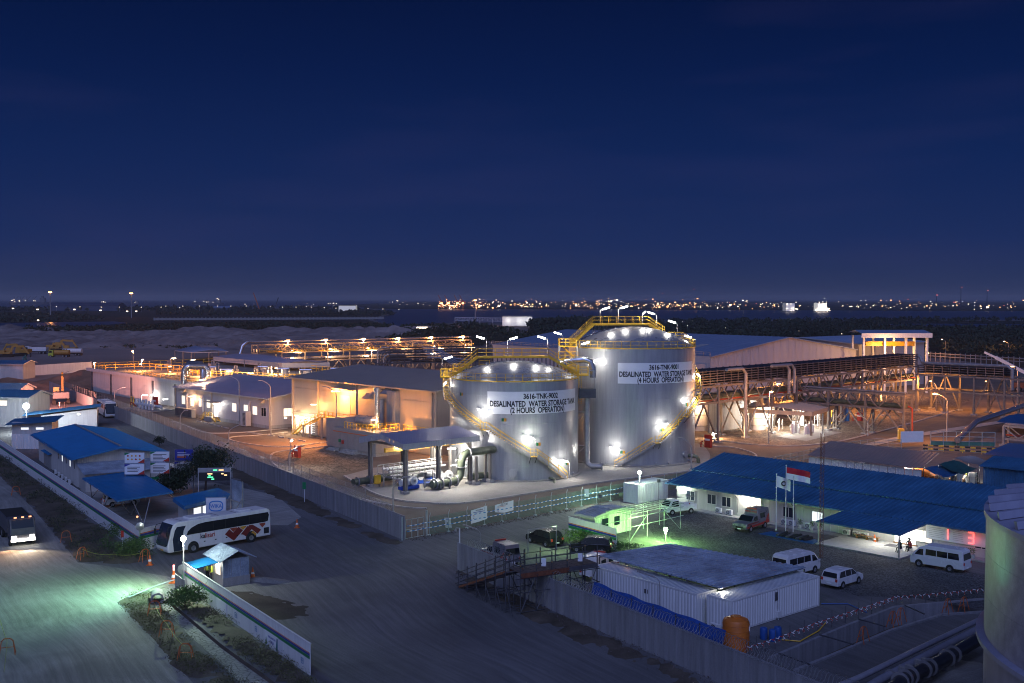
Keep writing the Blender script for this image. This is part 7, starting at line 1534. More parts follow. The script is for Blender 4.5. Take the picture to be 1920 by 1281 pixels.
tree('small_shrub','small shrub at the back edge of the royal blue roof',G(298,838),1.8,1.0,.6,500,'leaf_d',(.1,.22),.05,cat='shrub')
tree('leafy_bush','bright green bush at the head of the foreground hoarding',G(346,1140),2.0,1.7,.45,3600,'leaf',(.06,.15),.05,cat='bush');tree('leafy_bush','bright green weedy bush before the green-lit hoarding',G(1092,1022),1.7,2.6,.45,4200,'leaf',(.05,.13),.04,cat='bush');tree('leafy_bush','low yellow-green weeds at the hoarding end by the scaffold tubes',G(1160,1032),.9,2.2,.5,2000,'leaf',(.04,.12),.03,cat='bush')
def tufts(name,poly,n,h,s,m='grass',z=.1):
    out=[];xs=[p[0]for p in poly];ys=[p[1]for p in poly];k=0
    while k<n:
        x=rnd.uniform(min(xs),max(xs));y=rnd.uniform(min(ys),max(ys))
        if not pip(poly,x,y):continue
        nz=NZ.noise(Vector((x*.25,y*.25,4)))
        if nz<-.05+rnd.uniform(-.2,.2):continue
        k+=1;hh=h*(.6+nz+rnd.random()*.5)
        for _ in range(5):out.append((x+rnd.gauss(0,.25),y+rnd.gauss(0,.25),z+rnd.random()*hh,rnd.uniform(*s)))
    return leaves(name,out,M[m],None,'stuff',.35)
xy=lambda l:[(p.x,p.y)for p in l]
tufts('roadside_scrub',xy(VG_A),620,.6,(.06,.2),'leaf_d',.3);tufts('roadside_grass',xy(VG_A),1300,.4,(.05,.14),'grass',.25);tufts('channel_grass',xy(VG_B),1500,.2,(.04,.11),'grass',.15);tufts('hoarding_grass',xy(VG_C),700,.3,(.05,.13),'grass',.18)
tufts('hoarding_corner_weeds',xy(W2(((215,1000),(262,1032),(285,1047),(230,1052),(190,1030)))),900,1.2,(.06,.2),'leaf',.3)
# ---- hut, guards, cones, barriers, lamp
gs=T('gate_hut','little zinc-clad gate hut with gabled zinc roof and blue awning','hut',G(418,1101),rad(37));HL,HWd=2.6,3.0
for k in range(3):ribwall(MB(),(HL*k/3,0),(HL*(k+1)/3-.02,0),.8,2.5,.22,.03).build('wall_sheet',M['roof_zinc'],gs)
MB().bx(.02,HL-.02,.02,HWd,0,2.45).build('wall',M['plaster'],gs);MB().bx(-.03,HL+.03,-.05,.02,0,.8).build('base_board',M['concrete'],gs)
mb=MB();ribs(mb,(-.5,HWd+.7,2.45),(-.5,-.6,2.45),(HL/2,-.6,3.3),(HL/2,HWd+.7,3.3),.25,.03);ribs(mb,(HL+.5,-.6,2.45),(HL+.5,HWd+.7,2.45),(HL/2,HWd+.7,3.3),(HL/2,-.6,3.3),.25,.03);mb.build('roof',M['roof_zinc'],gs)
MB().slab([(-2.4,.2,2.05),(-.02,.2,2.35),(-.02,2.9,2.35),(-2.4,2.9,2.05)],.06).build('awning',M['roof_blue2'],gs);mb=MB();[mb.bar((-2.3,y,0),(-2.3,y,2.05),.07)for y in (.3,2.8)];mb.build('awning_post',M['steel'],gs);MB().bx(-.04,0,.6,1.6,1.0,1.8).build('window_opening',M['win_w'],gs)
plight('hut_light',(*G(405,1096)[:2],2.0),NW,60,.1)
person('guard with hi-vis vest and white helmet standing left under the hut awning',G(389,1088),250,'stand','vest','cloth_d','helmet');person('guard with hi-vis vest standing right against the hut wall',G(397,1091),200,'stand','vest','trousers')
person('worker in pale shirt standing behind the parked second coach',G(112,768),200,'stand','sign','cloth_d','helmet');person('worker in dark clothes standing near the excavator',G(122,768),160,'stand','cloth_d','cloth_d')
def cone(label,px,py,s=1.0):
    t=T('traffic_cone',label,'traffic cone',G(px,py)+Vector((0,0,.02)),0,'orange traffic cones');MB().bx(-.22*s,.22*s,-.22*s,.22*s,0,.05).build('base',M['cone'],t);MB().lathe([(.16*s,.05),(.03*s,.8*s),(.001,.8*s)],14).build('shell',M['cone'],t);MB().lathe([(.125*s,.30*s),(.092*s,.45*s)],14).build('reflective_band',M['sign'],t)
for a in (('traffic cone at the front corner of the coach',281,1060,1.3),('traffic cone on the dark yard right of the gate hut',474,1084,1.3),('lone traffic cone near the long wall, by itself',557,990,1.3),('tall lit cone at the head of the foreground hoarding',326,1093,1.7),('traffic cone on the porch floor beside the bench',1640,1018,1.1)):cone(*a)
tag(MB().tube([(0,0,1.0),(0,0,1.7)],.09,8).build('warning_baton',M['red_e'],None,loc=G(326,1093)),'glowing red warning baton on the tall cone','baton')
def barrier(label,px,py,rz,s=1.0):
    t=T('barrier_frame',label,'barrier',G(px,py)+Vector((0,0,.1)),rad(rz),'orange tube barrier frames');
    for y in (-.3,.3):MB().tube([(-.55*s,y,0),(-.4*s,y*.3,1.0*s),(-.2*s,y*.15,1.2*s),(.2*s,y*.15,1.2*s),(.4*s,y*.3,1.0*s),(.55*s,y,0)],.03,6).build('bent_tube',M['barrier'],t)
    MB().bar((-.5*s,.15,.5),(.5*s,.15,.5),.04).build('cross_tube',M['barrier'],t)
bars=(('orange barrier frame on the verge tip near the road',124,1018,20),('orange barrier frame at the left end of the yellow rope',154,1050,70),('leaning orange barrier frame at the coach nose',272,1054,60),('orange barrier frame above the cracked channel',290,1156,10),('orange barrier frame in the middle of the channel verge',313,1195,0),('orange barrier frame lowest on the channel verge',348,1240,0),('orange barrier frame at the bottom left corner of the road',14,1230,20),('orange barrier frame higher up the left verge',30,930,30))
for a in bars:barrier(*a)
def rope(label,pts,m,r=.02,sag=.25,name='rope',cat='rope'):
    P=[]
    for a,b in zip(pts[:-1],pts[1:]):P+=[a.lerp(b,k/8)-Vector((0,0,sag*4*(k/8)*(1-k/8)))for k in range(8)]
    return tag(MB().tube(P+[pts[-1]],r,5).build(name,M[m],None),label,cat)
up=lambda px,py,z=1.1:G(px,py)+Vector((0,0,z))
rope('yellow-green rope slung between barrier frames along the verge',[up(154,1050),up(215,1052,.7),up(272,1054)],'rope_y',.025);rope('pale rope linking the barrier frames over the channel verge',[up(290,1156),up(313,1195),up(348,1240)],'rope_y',.02);rope('pale rope at the lower left corner of the road',[up(0,1185),up(14,1230),up(8,1290)],'rope_y',.02,.1)
cp=T('concrete_pipe','short concrete culvert pipe lying at the head of the channel','pipe',G(295,1126)+Vector((0,0,.32)),rad(-72));MB().lathe([(.42,-.9),(.55,-.9),(.55,.9),(.42,.9),(.42,-.9)],24).build('pipe_ring',M['concrete'],cp,autos=40).rotation_euler=(0,rad(90),0)
tag(MB().tube([G(240,1127)+Vector((0,0,.3)),G(290,1110)+Vector((0,0,.5)),G(336,1094)+Vector((0,0,.5))],.07,8).build('thin_pipe',M['pvc'],None),'thin pale pipe lying across the culvert','pipe')
lp=T('gate_floodlight','post with dazzling white-green floodlight before the coach','floodlight',G(345,1108));hz=4.6;hd=D(344,1012,98.3).z
MB().tube([(0,0,0),(0,0,hd)],.06,8).build('post',M['steel'],lp);MB().sph((0,0,hd+.1),.26).build('lamp_head',M['lamp_c'],lp)
lw_=Vector(lp.location)+Vector((0,0,hd));plight('flood_glow',(lw_.x,lw_.y-.4,lw_.z-.1),(.85,1,.85),900,.15)
slight('flood_beam',(lw_.x-.4,lw_.y,lw_.z),(-41,96,0),(.42,1.0,.50),3300,128,.2,1.0);slight('flood_beam',(lw_.x-.3,lw_.y-.3,lw_.z),(-25,84,0),(.62,1.0,.62),1800,80,.2,.8);slight('flood_beam',(lw_.x-.5,lw_.y-.2,lw_.z),(-52,86,0),(.36,.95,.80),3600,120,.2,1.0)
def mirror(label,px,pb,h,r,rz,group='round traffic mirrors'):
    t=T('traffic_mirror',label,'mirror',G(px,pb),rad(rz),group);MB().tube([(0,0,0),(0,0,h)],.045,6).build('post',M['stripe_g'],t);o=MB().lathe([(.001,.06),(r*.6,.04),(r,0),(r*1.05,-.04),(.001,-.05)],20).build('mirror_disc',M['chrome'],t,autos=40);o.rotation_euler=(rad(90),0,0);o.location=(0,-.08,h)
mirror('round mirror on a green post at the hoarding corner',263,1043,3.1,.42,20);mirror('round mirror low on a post beside the coach front wheel',342,1098,1.5,.45,-20);
bk_=T('beacon','small orange beacon on the hoarding corner','lamp',G(258,1020));MB().tube([(0,0,0),(0,0,2.9)],.03,6).build('post',M['steel'],bk_);MB().sph((0,0,2.95),.12).build('lens',M['amb_e'],bk_)
sg2=T('road_sign','small red-topped sign post leaning on the long striped hoarding','sign',G(230,1036));MB().tube([(0,0,0),(0,0,2.3)],.04,6).build('post',M['white'],sg2);MB().bx(-.14,.14,-.05,0,1.6,2.3).build('plate',M['red'],sg2)
# ================================================================== RIGHT SIDE: OFFICE, COURT, CONTAINERS, FOREGROUND
FO=Fr((21.09,138.84),-46.7);LO=62.0
of=T('site_office','long white site office with two-step royal blue ribbed roof and dim windows','office building',(*FO.o,0),FO.a)
pw_=1.15;nb=round(LO/pw_);base=MB().bx(.008,LO/nb-.008,0,.06,0,2.95).build('wall_panel',M['plaster'],of)
for k in range(1,nb):inst(base,(k*LO/nb,0,0),parent=of)
MB().bx(0,LO,.05,11,0,2.95).build('wall',M['plaster'],of)
for k in range(9):MB().bx(-.06,-.0,.02+k*1.22,1.2+k*1.22,0,2.95+min(1.5,.12*k)).build('wall_panel',M['plaster'],of)
mb=MB();ribs(mb,(-1.15,-.95,3.0),(LO+1,-.95,3.0),(LO+1,4.6,3.95),(-1.15,4.6,3.95),.62,.11,.22);mb.build('lower_roof',M['roof_blue'],of)
mb=MB();ribs(mb,(-1.15,4.4,4.12),(LO+1,4.4,4.12),(LO+1,11.4,5.65),(-1.15,11.4,5.65),.62,.11,.22);ribs(mb,(LO+1,18,3.9),(-1.15,18,3.9),(-1.15,11.4,5.65),(LO+1,11.4,5.65),.42,.05);mb.bar((-1.15,4.6,4.0),(LO+1,4.6,4.0),.1,.16);mb.build('upper_roof',M['roof_blue'],of)
MB().bar((-1.15,-1.0,2.93),(LO+1,-1.0,2.93),.1,.14).build('eave_trim',M['roof_blue'],of);MB().bx(-.5,LO,-1.5,0,0,.14).build('plinth_walk',M['concrete'],of)
for px,py,w,h,m in ((1295,937,1.25,1.25,'glass_b'),(1335,944,1.25,1.25,'glass_b'),(1362.5,949,1.25,1.25,'glass_b'),(1418,950,1.4,1.2,'win_w'),(1479,969,1.4,1.25,'glass_b'),(1533,977,1.3,1.2,'win_c'),(1581,982,.6,.8,'win_c'),(1607,985,1.0,1.0,'win_c'),(1731,1015,1.9,1.3,'win_w'),(1841,1028,1.3,1.6,'glass_b')):
    x,z=onwall(FO,px,py);window(of,x,max(.6,z-.1),w,h,M[m],y=-.06)
x,z=onwall(FO,1573,985);MB().bx(x-1.0,x+.9,-.05,-.01,.1,2.2).build('door',M['plaster'],of);mb=MB();[mb.bx(x+a-.03,x+a+.03,-.08,-.05,.1,2.2)for a in (-1.0,0,.9)];mb.bx(x-1,x+.9,-.08,-.05,2.15,2.22);mb.build('door_frame',M['frame'],of)
xd=onwall(FO,1700,1015)[0];MB().bx(xd-1.3,xd+1.0,-.1,-.02,.15,2.4).build('open_doorway',em('bright_doorway',(1,.98,.95),1.6),of);MB().bx(xd-1.5,xd+1.2,-.14,-.1,.12,.28).build('door_sill',M['wood'],of)
for k,(px,lab)in enumerate(((1352,'left of the pair by the parked ambulance'),(1372,'right of the pair by the parked ambulance'),(1476,'left one behind the flagpoles'),(1490,'right one behind the flagpoles'),(1521,'beside the potted plants'),(1592,'leftmost by the porch'),(1611,'second by the porch'),(1626,'third by the porch'))):
    x=onwall(FO,px,990)[0];ac_unit(*FO.w(x,-.55,.14),FO.a,'white outdoor unit on the office plinth, '+lab,'outdoor units along the office')
for px in (1383,1490,1600):x=onwall(FO,px,970)[0];MB().tube([(x,-.1,.5),(x,-.12,2.2),(x-.4,-.1,2.6)],.04,5).build('conduit',M['steel_dark'],of)
for px,lab in ((1508,'first'),(1530,'second'),(1546,'third'),(1822,'fourth, by the van rear'),(1832,'last, by the big tank')):
    x=onwall(FO,px,995)[0];t=T('potted_plant','small potted plant along the office wall, %s from the flagpoles'%lab,'potted plant',FO.w(x,-.9,.14),0,'potted plants');MB().lathe([(.001,0),(.16,0),(.24,.38),(.2,.38)],12).build('pot',M['plaster'],t);leaves('foliage',[(rnd.gauss(0,.16),rnd.gauss(0,.16),.5+rnd.random()*.5,.09)for _ in range(90)],M['leaf'],t,None,.5)
# porch
x0=onwall(FO,1622,968)[0];x1=x0+9.2;PF=lambda x,y,z=0:FO.w(x,y,z)
po=T('porch','open porch with blue ribbed roof and pale tiled floor before the office door','porch',PF(x0-2.2,0),FO.a);WP=9.6
mb=MB();ribs(mb,(0,-6.4,2.55),(WP,-6.4,2.55),(WP,-.6,2.92),(0,-.6,2.92),.55,.09,.22);mb.build('roof',M['roof_blue'],po);MB().bar((0,-6.42,2.5),(WP,-6.42,2.5),.08,.14).bar((WP,-6.4,2.5),(WP,-.6,2.86),.08,.14).build('trim',M['roof_blue'],po)
for x in (.2,WP-.2):MB().bx(x-.06,x+.06,-6.3,-6.18,.1,2.5).build('post',M['steel'],po)
for i in range(8):
    for j in range(5):MB().bx(i*1.2+.0,i*1.2+1.19,-6.5+j*1.3,-5.21+j*1.3,0,.15).build('floor_tile',M['plaster'],po)
MB().bx(0,9.6,-6.5,-.02,-.02,.14).build('floor_base',M['concrete'],po);MB().bx(5.6,7.6,-2.2,-.9,.15,.165).build('door_mat',M['steel_dark'],po)
bn=T('bench','brown timber bench against the office wall under the porch','bench',PF(x0-2.2+3.0,-1.0,.15),FO.a)
for k in range(3):MB().bx(-1.5,1.5,-.2+k*.14,-.08+k*.14,.40,.44).build('seat_slat',M['wood'],bn)
for x in (-1.2,0,1.2):MB().bx(x-.05,x+.05,-.17,.2,0,.40).build('leg',M['wood'],bn)
MB().bar((-1.3,0,.2),(1.3,0,.2),.05,.08).build('stretcher',M['wood'],bn)
for a,hd,sh,px in (((8.5,-2.2),225,'cloth_d',0),((8.9,-2.7),195,'cloth_r',1),((8.3,-3.7),200,'cloth_d',2)):
    st=T('stool',('stool under the person holding a phone by the porch post','stool under the person in the red shirt','stool under the person in black nearest the porch post')[px],'stool',PF(x0-2.2+a[0],a[1],.15),FO.a);MB().cyl((0,0,.34),.17,.05,12).build('seat',M['barrel'],st);mb=MB();[mb.bar((.12*i,.12*j,0),(.1*i,.1*j,.34),.03)for i in (-1,1)for j in (-1,1)];mb.build('leg_frame',M['steel'],st)
    person(('person sitting at the back of the porch looking at a phone','person in a red shirt sitting on the porch','person in black sitting nearest the porch post with legs stretched')[px],PF(x0-2.2+a[0],a[1],.10),hd,'sit',sh,'cloth_d')
plight('porch_light',PF(x0+3.0,-2.4,2.3),NW,190,.3);plight('doorway_light',PF(xd,-.8,1.8),NW,60,.2)
lb=onwall(FO,1795,1006)[0];nbd=T('scoreboard','wide white notice board with two glowing red digits on the office wall','notice board',PF(lb,-.12),FO.a);MB().bx(-3.3,3.3,-.04,.04,1.25,2.75).build('panel',M['sign'],nbd)
for k in range(6):MB().bx(-3.0,-1.3-.2*(k%2),-.055,-.04,1.5+.19*k,1.515+.19*k).bx(-.4,.7,-.055,-.04,1.5+.19*k,1.515+.19*k).build('text_line',M['ink'],nbd)
text('INFORMASI KESELAMATAN KERJA',.16,nbd,(.2,-.06,2.62),(rad(90),0,0),M['ink'],thick=.002)
def seg(par,x,z,on,h=1.1,w=.55):
    S_={'a':(0,h,w,1),'b':(w/2,h*.75,.1,0),'c':(w/2,h*.25,.1,0),'d':(0,0,w,1),'e':(-w/2,h*.25,.1,0),'f':(-w/2,h*.75,.1,0),'g':(0,h*.5,w,1)}
    for k in on:a,b,c,hz_=S_[k];(MB().bx(x+a-c/2,x+a+c/2,-.075,-.045,z+b-.06,z+b+.06)if hz_ else MB().bx(x+a-.08,x+a+.08,-.075,-.045,z+b-h*.22,z+b+h*.22)).build('digit_segment',M['red_e'],par)
seg(nbd,-1.2,1.45,'bc');seg(nbd,1.5,1.45,'abgcd');MB().bx(-3.4,3.4,.0,.06,1.2,1.25).build('frame',M['frame'],nbd);plight('digit_glow',PF(lb+1.8,-.9,1.9),(1,.06,.04),9,.2)
# flags and mast
def flag(label,px,pb,ptop,cloth,cols,fz=0,w=2.2):
    b=G(px,pb);top=D(px,ptop,b.y).z;t=T('flagpole',label,'flagpole',b,rad(-5),'flagpoles before the office');MB().tube([(0,0,0),(0,0,top)],.05,8).sph((0,0,top),.09).build('pole',M['white'],t)
    if cloth:
        for (u0,u1),m_ in cols:
            nx=12;vs=[]
            for i in range(nx+1):x=.05+w*i/nx;yy=.16*math.sin(i*.9)*i/nx;dz=-.5*(i/nx)**1.2;vs+=[(x,yy,top-.2+dz-1.35*u0),(x,yy,top-.2+dz-1.35*u1)]
            MB().add(vs,[(2*i,2*i+1,2*i+3,2*i+2)for i in range(nx)]).build('flag',m_,t)
    return t
flag('flagpole with small white flag bearing a dark round emblem',1455,995,889,1,(((0,.95),M['sign']),),w=1.5)
em_=[o for o in COL.objects if o.get('label','').startswith('flagpole with small white')][0];zf_=max(c.bound_box[1][2]for c in em_.children if c.name.startswith('pole'));g_=MB().lathe([(.16,0),(.30,0)],16).build('flag_emblem',M['ink'],em_);g_.rotation_euler=(rad(90),0,0);g_.location=(.8,-.16,zf_-1.15)
flag('tallest flagpole flying the red over white flag',1473,997,873,1,(((0,.5),M['red']if 0 else pm('flag_red',(.5,.01,.03),.7)),((.5,1),M['sign'])),w=2.6)
flag('bare flagpole right of the red and white flag',1487,999,894,0,())
am=G(1539,1046);mt=T('lattice_mast','slender red-grey lattice radio mast before the office roof','mast',am);mh=D(1541,776,am.y).z;mb=MB();C3=[(.22,0),(-.11,.19),(-.11,-.19)]
for x,y in C3:mb.bar((x,y,0),(x,y,mh-2),.035)
for k in range(int((mh-2)/.5)):
    for i in range(3):a,b=C3[i],C3[(i+1)%3];mb.bar((*a,k*.5),(*b,k*.5+.5),.022)
mb.build('lattice',M['barrier']if 0 else M['rust'],mt);MB().tube([(0,0,mh-2.1),(0,0,mh)],.03,5).build('aerial',M['steel'],mt)
dm=T('covered_heap','dark heap of gear with straps on a blue tarpaulin before the flagpoles','heap',G(1480,1008),FO.a);MB().slab([(-3.4,-1,.05),(3.6,-1.1,.05),(3.4,1.1,.05),(-3.1,1.2,.05)],.03).build('tarpaulin',M['tarp'],dm)
for k in range(9):MB().bar((-1.2+k*.4,-.6+.1*(k%3),.1),(-1.0+k*.45,.5,.35+.1*(k%2)),.35,.3).build('gear_bag',M['rubber']if k%3 else M['steel_dark'],dm,bevel=.06)
# parked vehicles
van('white high-roof van parked beside the office porch',(42.1,106.5),134);van('white high-roof van half hidden behind the container canopy',(27.3,104.2),40)
mpv('white multi-purpose car behind the right container',(30.6,100.4),42,'car_white');mpv('black car with open view of its rear lamps by the bushes',(3.5,117.1),127,'black');mpv('black car nose-left behind the scaffold bridge',(8.3,113.6),165,'black')
ambulance('silver and red ambulance facing the camera by the office wall',(27.5,124.8),227);ambulance('ambulance with tail to the camera behind the razor wire wall',(-1.2,108.7),120)
a3=ambulance('ambulance glimpsed under the scaffold bridge',(8.4,103.6),60,'stripe_b','car_white')
pk=vehicle('pickup_truck','old white pickup truck beside the green-lit scaffold frame','pickup truck',(20.5,134.1),204,1.7,[(2.1,.35),(2.15,.7),(2.0,.95),(1.4,1.0),(.1,1.0),(.1,.75),(-2.2,.75),(-2.2,.45)],[(1.9,.97),(1.35,1.78),(.35,1.82),(.15,.97)],'car_white',(1.35,-1.35),.32,([[(1.55,1.02),(1.2,1.65),(.4,1.68),(.35,1.02)]],((1.9,.97),(1.35,1.78)),((.33,1.75),(.17,1.05))),.97,1.8)
for s in (1,-1):MB().bx(-2.2,.05,s*.84-.03,s*.84+.03,.75,1.15).build('bed_side',M['car_white'],pk)
MB().bx(-2.22,-2.16,-.84,.84,.75,1.15).build('tailgate',M['car_white'],pk);mb=MB();[mb.bar((x,s*.7,1.15 if x<0 else 1.8),(x,s*.7,2.1),.04)for x in (-2,.9)for s in (1,-1)];[mb.bar((-2.1,s*.7,2.1),(1.2,s*.7,2.1),.05)for s in (1,-1,0)];mb.build('ladder_rack',M['steel_dark'],pk)
# small pale container by the office corner
def container(label,fr,L_,m='white',W_=2.44,h=2.6,end=True,group='shipping containers'):
    t=T('shipping_container',label,'container',(*fr.o[:2],.02),fr.a,group);n=max(2,round(L_/1.0))
    MB().bx(.06,L_-.06,.06,W_-.06,.1,h-.03).build('box_core',M[m],t)
    for k in range(n):
        ribwall(MB(),(.1+(L_-.2)*k/n,.02),(.1+(L_-.2)*(k+1)/n,.02),.15,h-.12,.34,.075).build('side_panel',M[m],t)
    ribwall(MB(),(L_-.02,.1),(L_-.02,W_-.1),.15,h-.12,.3,.04).build('end_panel',M[m],t);ribwall(MB(),(.02,W_-.1),(.02,.1),.15,h-.12,.3,.04).build('end_panel',M[m],t)
    mb=MB();ribs(mb,(.05,.05,h-.04),(L_-.05,.05,h-.04),(L_-.05,W_-.05,h-.04),(.05,W_-.05,h-.04),.3,.025,t=.03);mb.build('roof_panel',M['roof_zinc'],t)
    mb=MB();[mb.bar((x,y,0),(x,y,h),.14)for x in (.05,L_-.05)for y in (.05,W_-.05)];[mb.bar((.05,y,z),(L_-.05,y,z),.12)for y in (.05,W_-.05)for z in (.08,h-.04)];[mb.bar((x,.05,z),(x,W_-.05,z),.12)for x in (.05,L_-.05)for z in (.08,h-.04)];mb.build('corner_frame',M[m],t)
    return t
ca=Vector((7.2,96.9,0));FC1=Fr(ca[:2],-50.5);k1=container('long white container under the canopy with its ribbed side to the wall',FC1,12.19)
kb=G(1371.7,1128,2.59);FC2=Fr(kb[:2],40.5);k2=container('white container at right with a small high window and drain pipe',FC2,12.0);k3=container('white container end showing beyond the long one under the canopy',Fr(FC1.w(6.4,2.6)[:2],40),6.0)if 0 else None
x,z=FC2.l(V(1456,1112,kb,40.5))[0],1.9;MB().bx(x-.25,x+.25,-.06,.0,1.6,2.3).bx(x-.12,x+.12,-.08,-.05,1.85,2.1).build('vent',M['steel_dark'],k2);MB().tube([(x+.1,-.12,2.5),(x+.1,-.12,0),],.05,6).bx(x-.1,x+.3,-.25,-.05,.2,.7).build('drain_pipe',M['white'],k2)
MB().bx(6.4,6.75,-.05,.02,1.5,1.85).build('vent',M['steel_dark'],k1);ac_unit(*Fr(kb[:2],130.9).w(1.2,.5),rad(130.9+180),'outdoor unit at the end of the right container beside the orange tank')
KC=[G(1120,1041,3.1),G(1350,1103,3.1),G(1511,1064,3.0),G(1255,1019.5,3.25)];o=Vector((KC[1].x,KC[1].y,0));cc=T('container_canopy','wide worn zinc sheet canopy spanning the containers','canopy',o);Q=[p-o for p in KC]
mb=MB();ribs(mb,Q[0],Q[1],Q[2],Q[3],.55,.08,.4);mb.build('roof_sheet',M['roof_zinc'],cc);mb=MB();[mb.bar(Q[0].lerp(Q[1],u)-Vector((0,0,.12)),Q[3].lerp(Q[2],u)-Vector((0,0,.12)),.08,.12)for u in (.02,.25,.5,.75,.98)];mb.build('purlin',M['steel_dark'],cc)
for q in (Q[2],Q[3],Q[2].lerp(Q[3],.5),Q[0]):MB().bar((q.x*.98,q.y*.98,0),(q.x*.98,q.y*.98,q.z-.1),.12).build('post',M['steel_dark'],cc)
plight('under_canopy_light',(kb.x-.2,kb.y+2.6,2.9),NW,22,.1);plight('canopy_glow',G(1165,1050,2.85)+Vector((.6,.4,0)),WW,25,.1)
# green-lit guard cabin, scaffold frame, green flood
F1=Fr(G(1086,988)[:2]if 0 else (7.9,120.6),-46);gc=gable('guard_cabin','guard cabin washed in green light behind the striped hoarding',Fr((7.6,121.6),-46),2.3,6.2,2.5,2.75,M['roof_zinc'],M['white'],1.0,ov=.35,ribp=.3)
FGc=Fr((9.2,119.95),44);
for x_,w_ in ((1.6,1.0),(3.6,.9)):MB().bx(2.36,2.40,x_-w_/2,x_+w_/2,1.0,2.0).build('window',M['glass_b'],gc)
sf=T('scaffold','light scaffold tube frame glowing green around the guard cabin','scaffold',(12.5,120.5,0),rad(44));mb=MB()
for x in (-1,2,5,8):
    for y in (-1.6,1.4):MB().tube([(x,y,0),(x,y,3.0)],.035,6).build('standard',M['fence_panel'],sf)
for z in (1.5,2.5,2.9):
    for y in (-1.6,1.4):mb.bar((-1.6,y,z),(8.6,y,z),.055)
for k in range(12):mb.bar((-1.2+k*.85,-2,2.95),(-1.2+k*.85,1.9,3.0),.05)
mb.bar((-1,-1.6,0),(2,-1.6,2.5),.05).bar((5,-1.6,2.5),(8,-1.6,0),.05).bar((8,-1.6,3),(8,1.4,1.5),.05);mb.build('ledger',M['fence_panel'],sf)
def flood(label,px,pb,py,m,col,w,aim=None,w2=0,r=.07):
    b=G(px,pb);z=D(px,py,b.y).z;t=T('floodlight',label,'floodlight',b);MB().tube([(0,0,0),(0,0,z)],.05,8).build('post',M['steel'],t);MB().sph((0,0,z+.05),.24).build('lamp_head',m,t);plight('flood_light',(0,-.35,z),col,w,.15,t)
    if w2:slight('flood_beam',b+Vector((0,-.1,z-.25)),aim,col,w2,105,.15,.7)
    return t
flood('green floodlight low on a post in the gravel court beside the scaffold frame',1248,1018,993.5,M['lamp_g'],(.42,1,.26),800,G(1180,990),2600);plight('hoarding_wash',(4.6,113.6,3.4),(.62,1,.42),330,.2)  # hoarding_wash: added green light without a fitting, brightens the hoarding front
flood('white-green floodlight on the mesh fence above the guard cabin',1199,945,887,M['lamp_c'],(.78,1,.72),700,G(960,990),5200)
spk=T('junction_box','grey junction box on the floodlight post by the pale container','box',G(1195,942),rad(-20));MB().bx(-.35,.35,-.15,.15,.9,2.1).build('box',M['machine_b']if 0 else M['concrete'],spk,bevel=.02)
container('pale container standing end-on between the mesh fence and the office',Fr(G(1196,946)[:2],43),6.1,h=2.5)
for i,(px,pb,z)in enumerate(((1164,985,3.5),(1125,985,3.2),(1235,955,3.4))):t=T('small_floodlight','small dark unlit floodlight on a thin pole, %s'%('above the guard cabin roof','left end of the guard cabin','before the pale container')[i],'floodlight',G(px,pb));MB().tube([(0,0,0),(0,0,z)],.03,6).build('post',M['steel_dark'],t);MB().bx(-.2,.2,-.1,.1,z,z+.4).build('lamp_head',M['steel_dark'],t)
# mesh fence with banners and tape
mf=T('mesh_fence','green mesh fence with angled posts and banners before the storage tanks','fence',(*P_B[:2],0),rad(43));LF=62
for k in range(22):x=3.6+2.75*k;MB().tube([(x,0,0),(x,0,2.1),(x+.3,.15,2.5)],.04,6).cyl((x,0,0),.22,.12,8).build('post',M['fence_panel'],mf)
mb=MB();[mb.bar((3.6,.05,z),(LF,.05,z),.018)for z in np.arange(.15,2.1,.16)];[mb.bar((x,.05,.1),(x,.05,2.05),.016)for x in np.arange(3.6,LF,.11)];mb.build('mesh_wire',M['green_mesh'],mf,kind='stuff')
mb=MB();[mb.bar((3.6+2.75*k,0,1.9),(3.6+2.75*k+1.6,.9,0),.04)for k in range(0,22,2)];mb.build('stay',M['fence_panel'],mf)
tp_b=em('x',(0,0,0),0)if 0 else M['stripe_b']
for z in (1.55,.95):
    for nm,m_,o_ in (('blue',pm('tape_blue',(.03,.20,.45),.5,var=0),0),('white',M['sign'],.35)):
        mb=MB();[mb.bar((x+o_,-.06,z-.06*math.sin((x%2.75)/2.75*math.pi)),(x+o_+.34,-.06,z-.06*math.sin(((x+.34)%2.75)/2.75*math.pi)),.05,.09)for x in np.arange(.4,LF-1,.7)];mb.build('chain_link_tape',m_,mf,kind='stuff')
gt=T('mesh_gate','pale mesh gate leaf between the concrete wall and the mesh fence','gate',(*P_B[:2],0),rad(43));mb=MB();[mb.bar((x,0,.1),(x,0,2.2),.07)for x in (.25,1.1,1.95,2.8)];[mb.bar((.25,0,z),(2.8,0,z),.05)for z in (.15,1.1,2.2)];mb.build('frame',M['fence_panel'],gt);MB().tube([(3.2,0,0),(3.2,0,2.9)],.11,10).build('gate_post',M['fence_panel'],gt);MB().tube([(-.15,.1,0),(-.15,.1,2.6)],.08,8).build('gate_post',M['fence_panel'],gt)
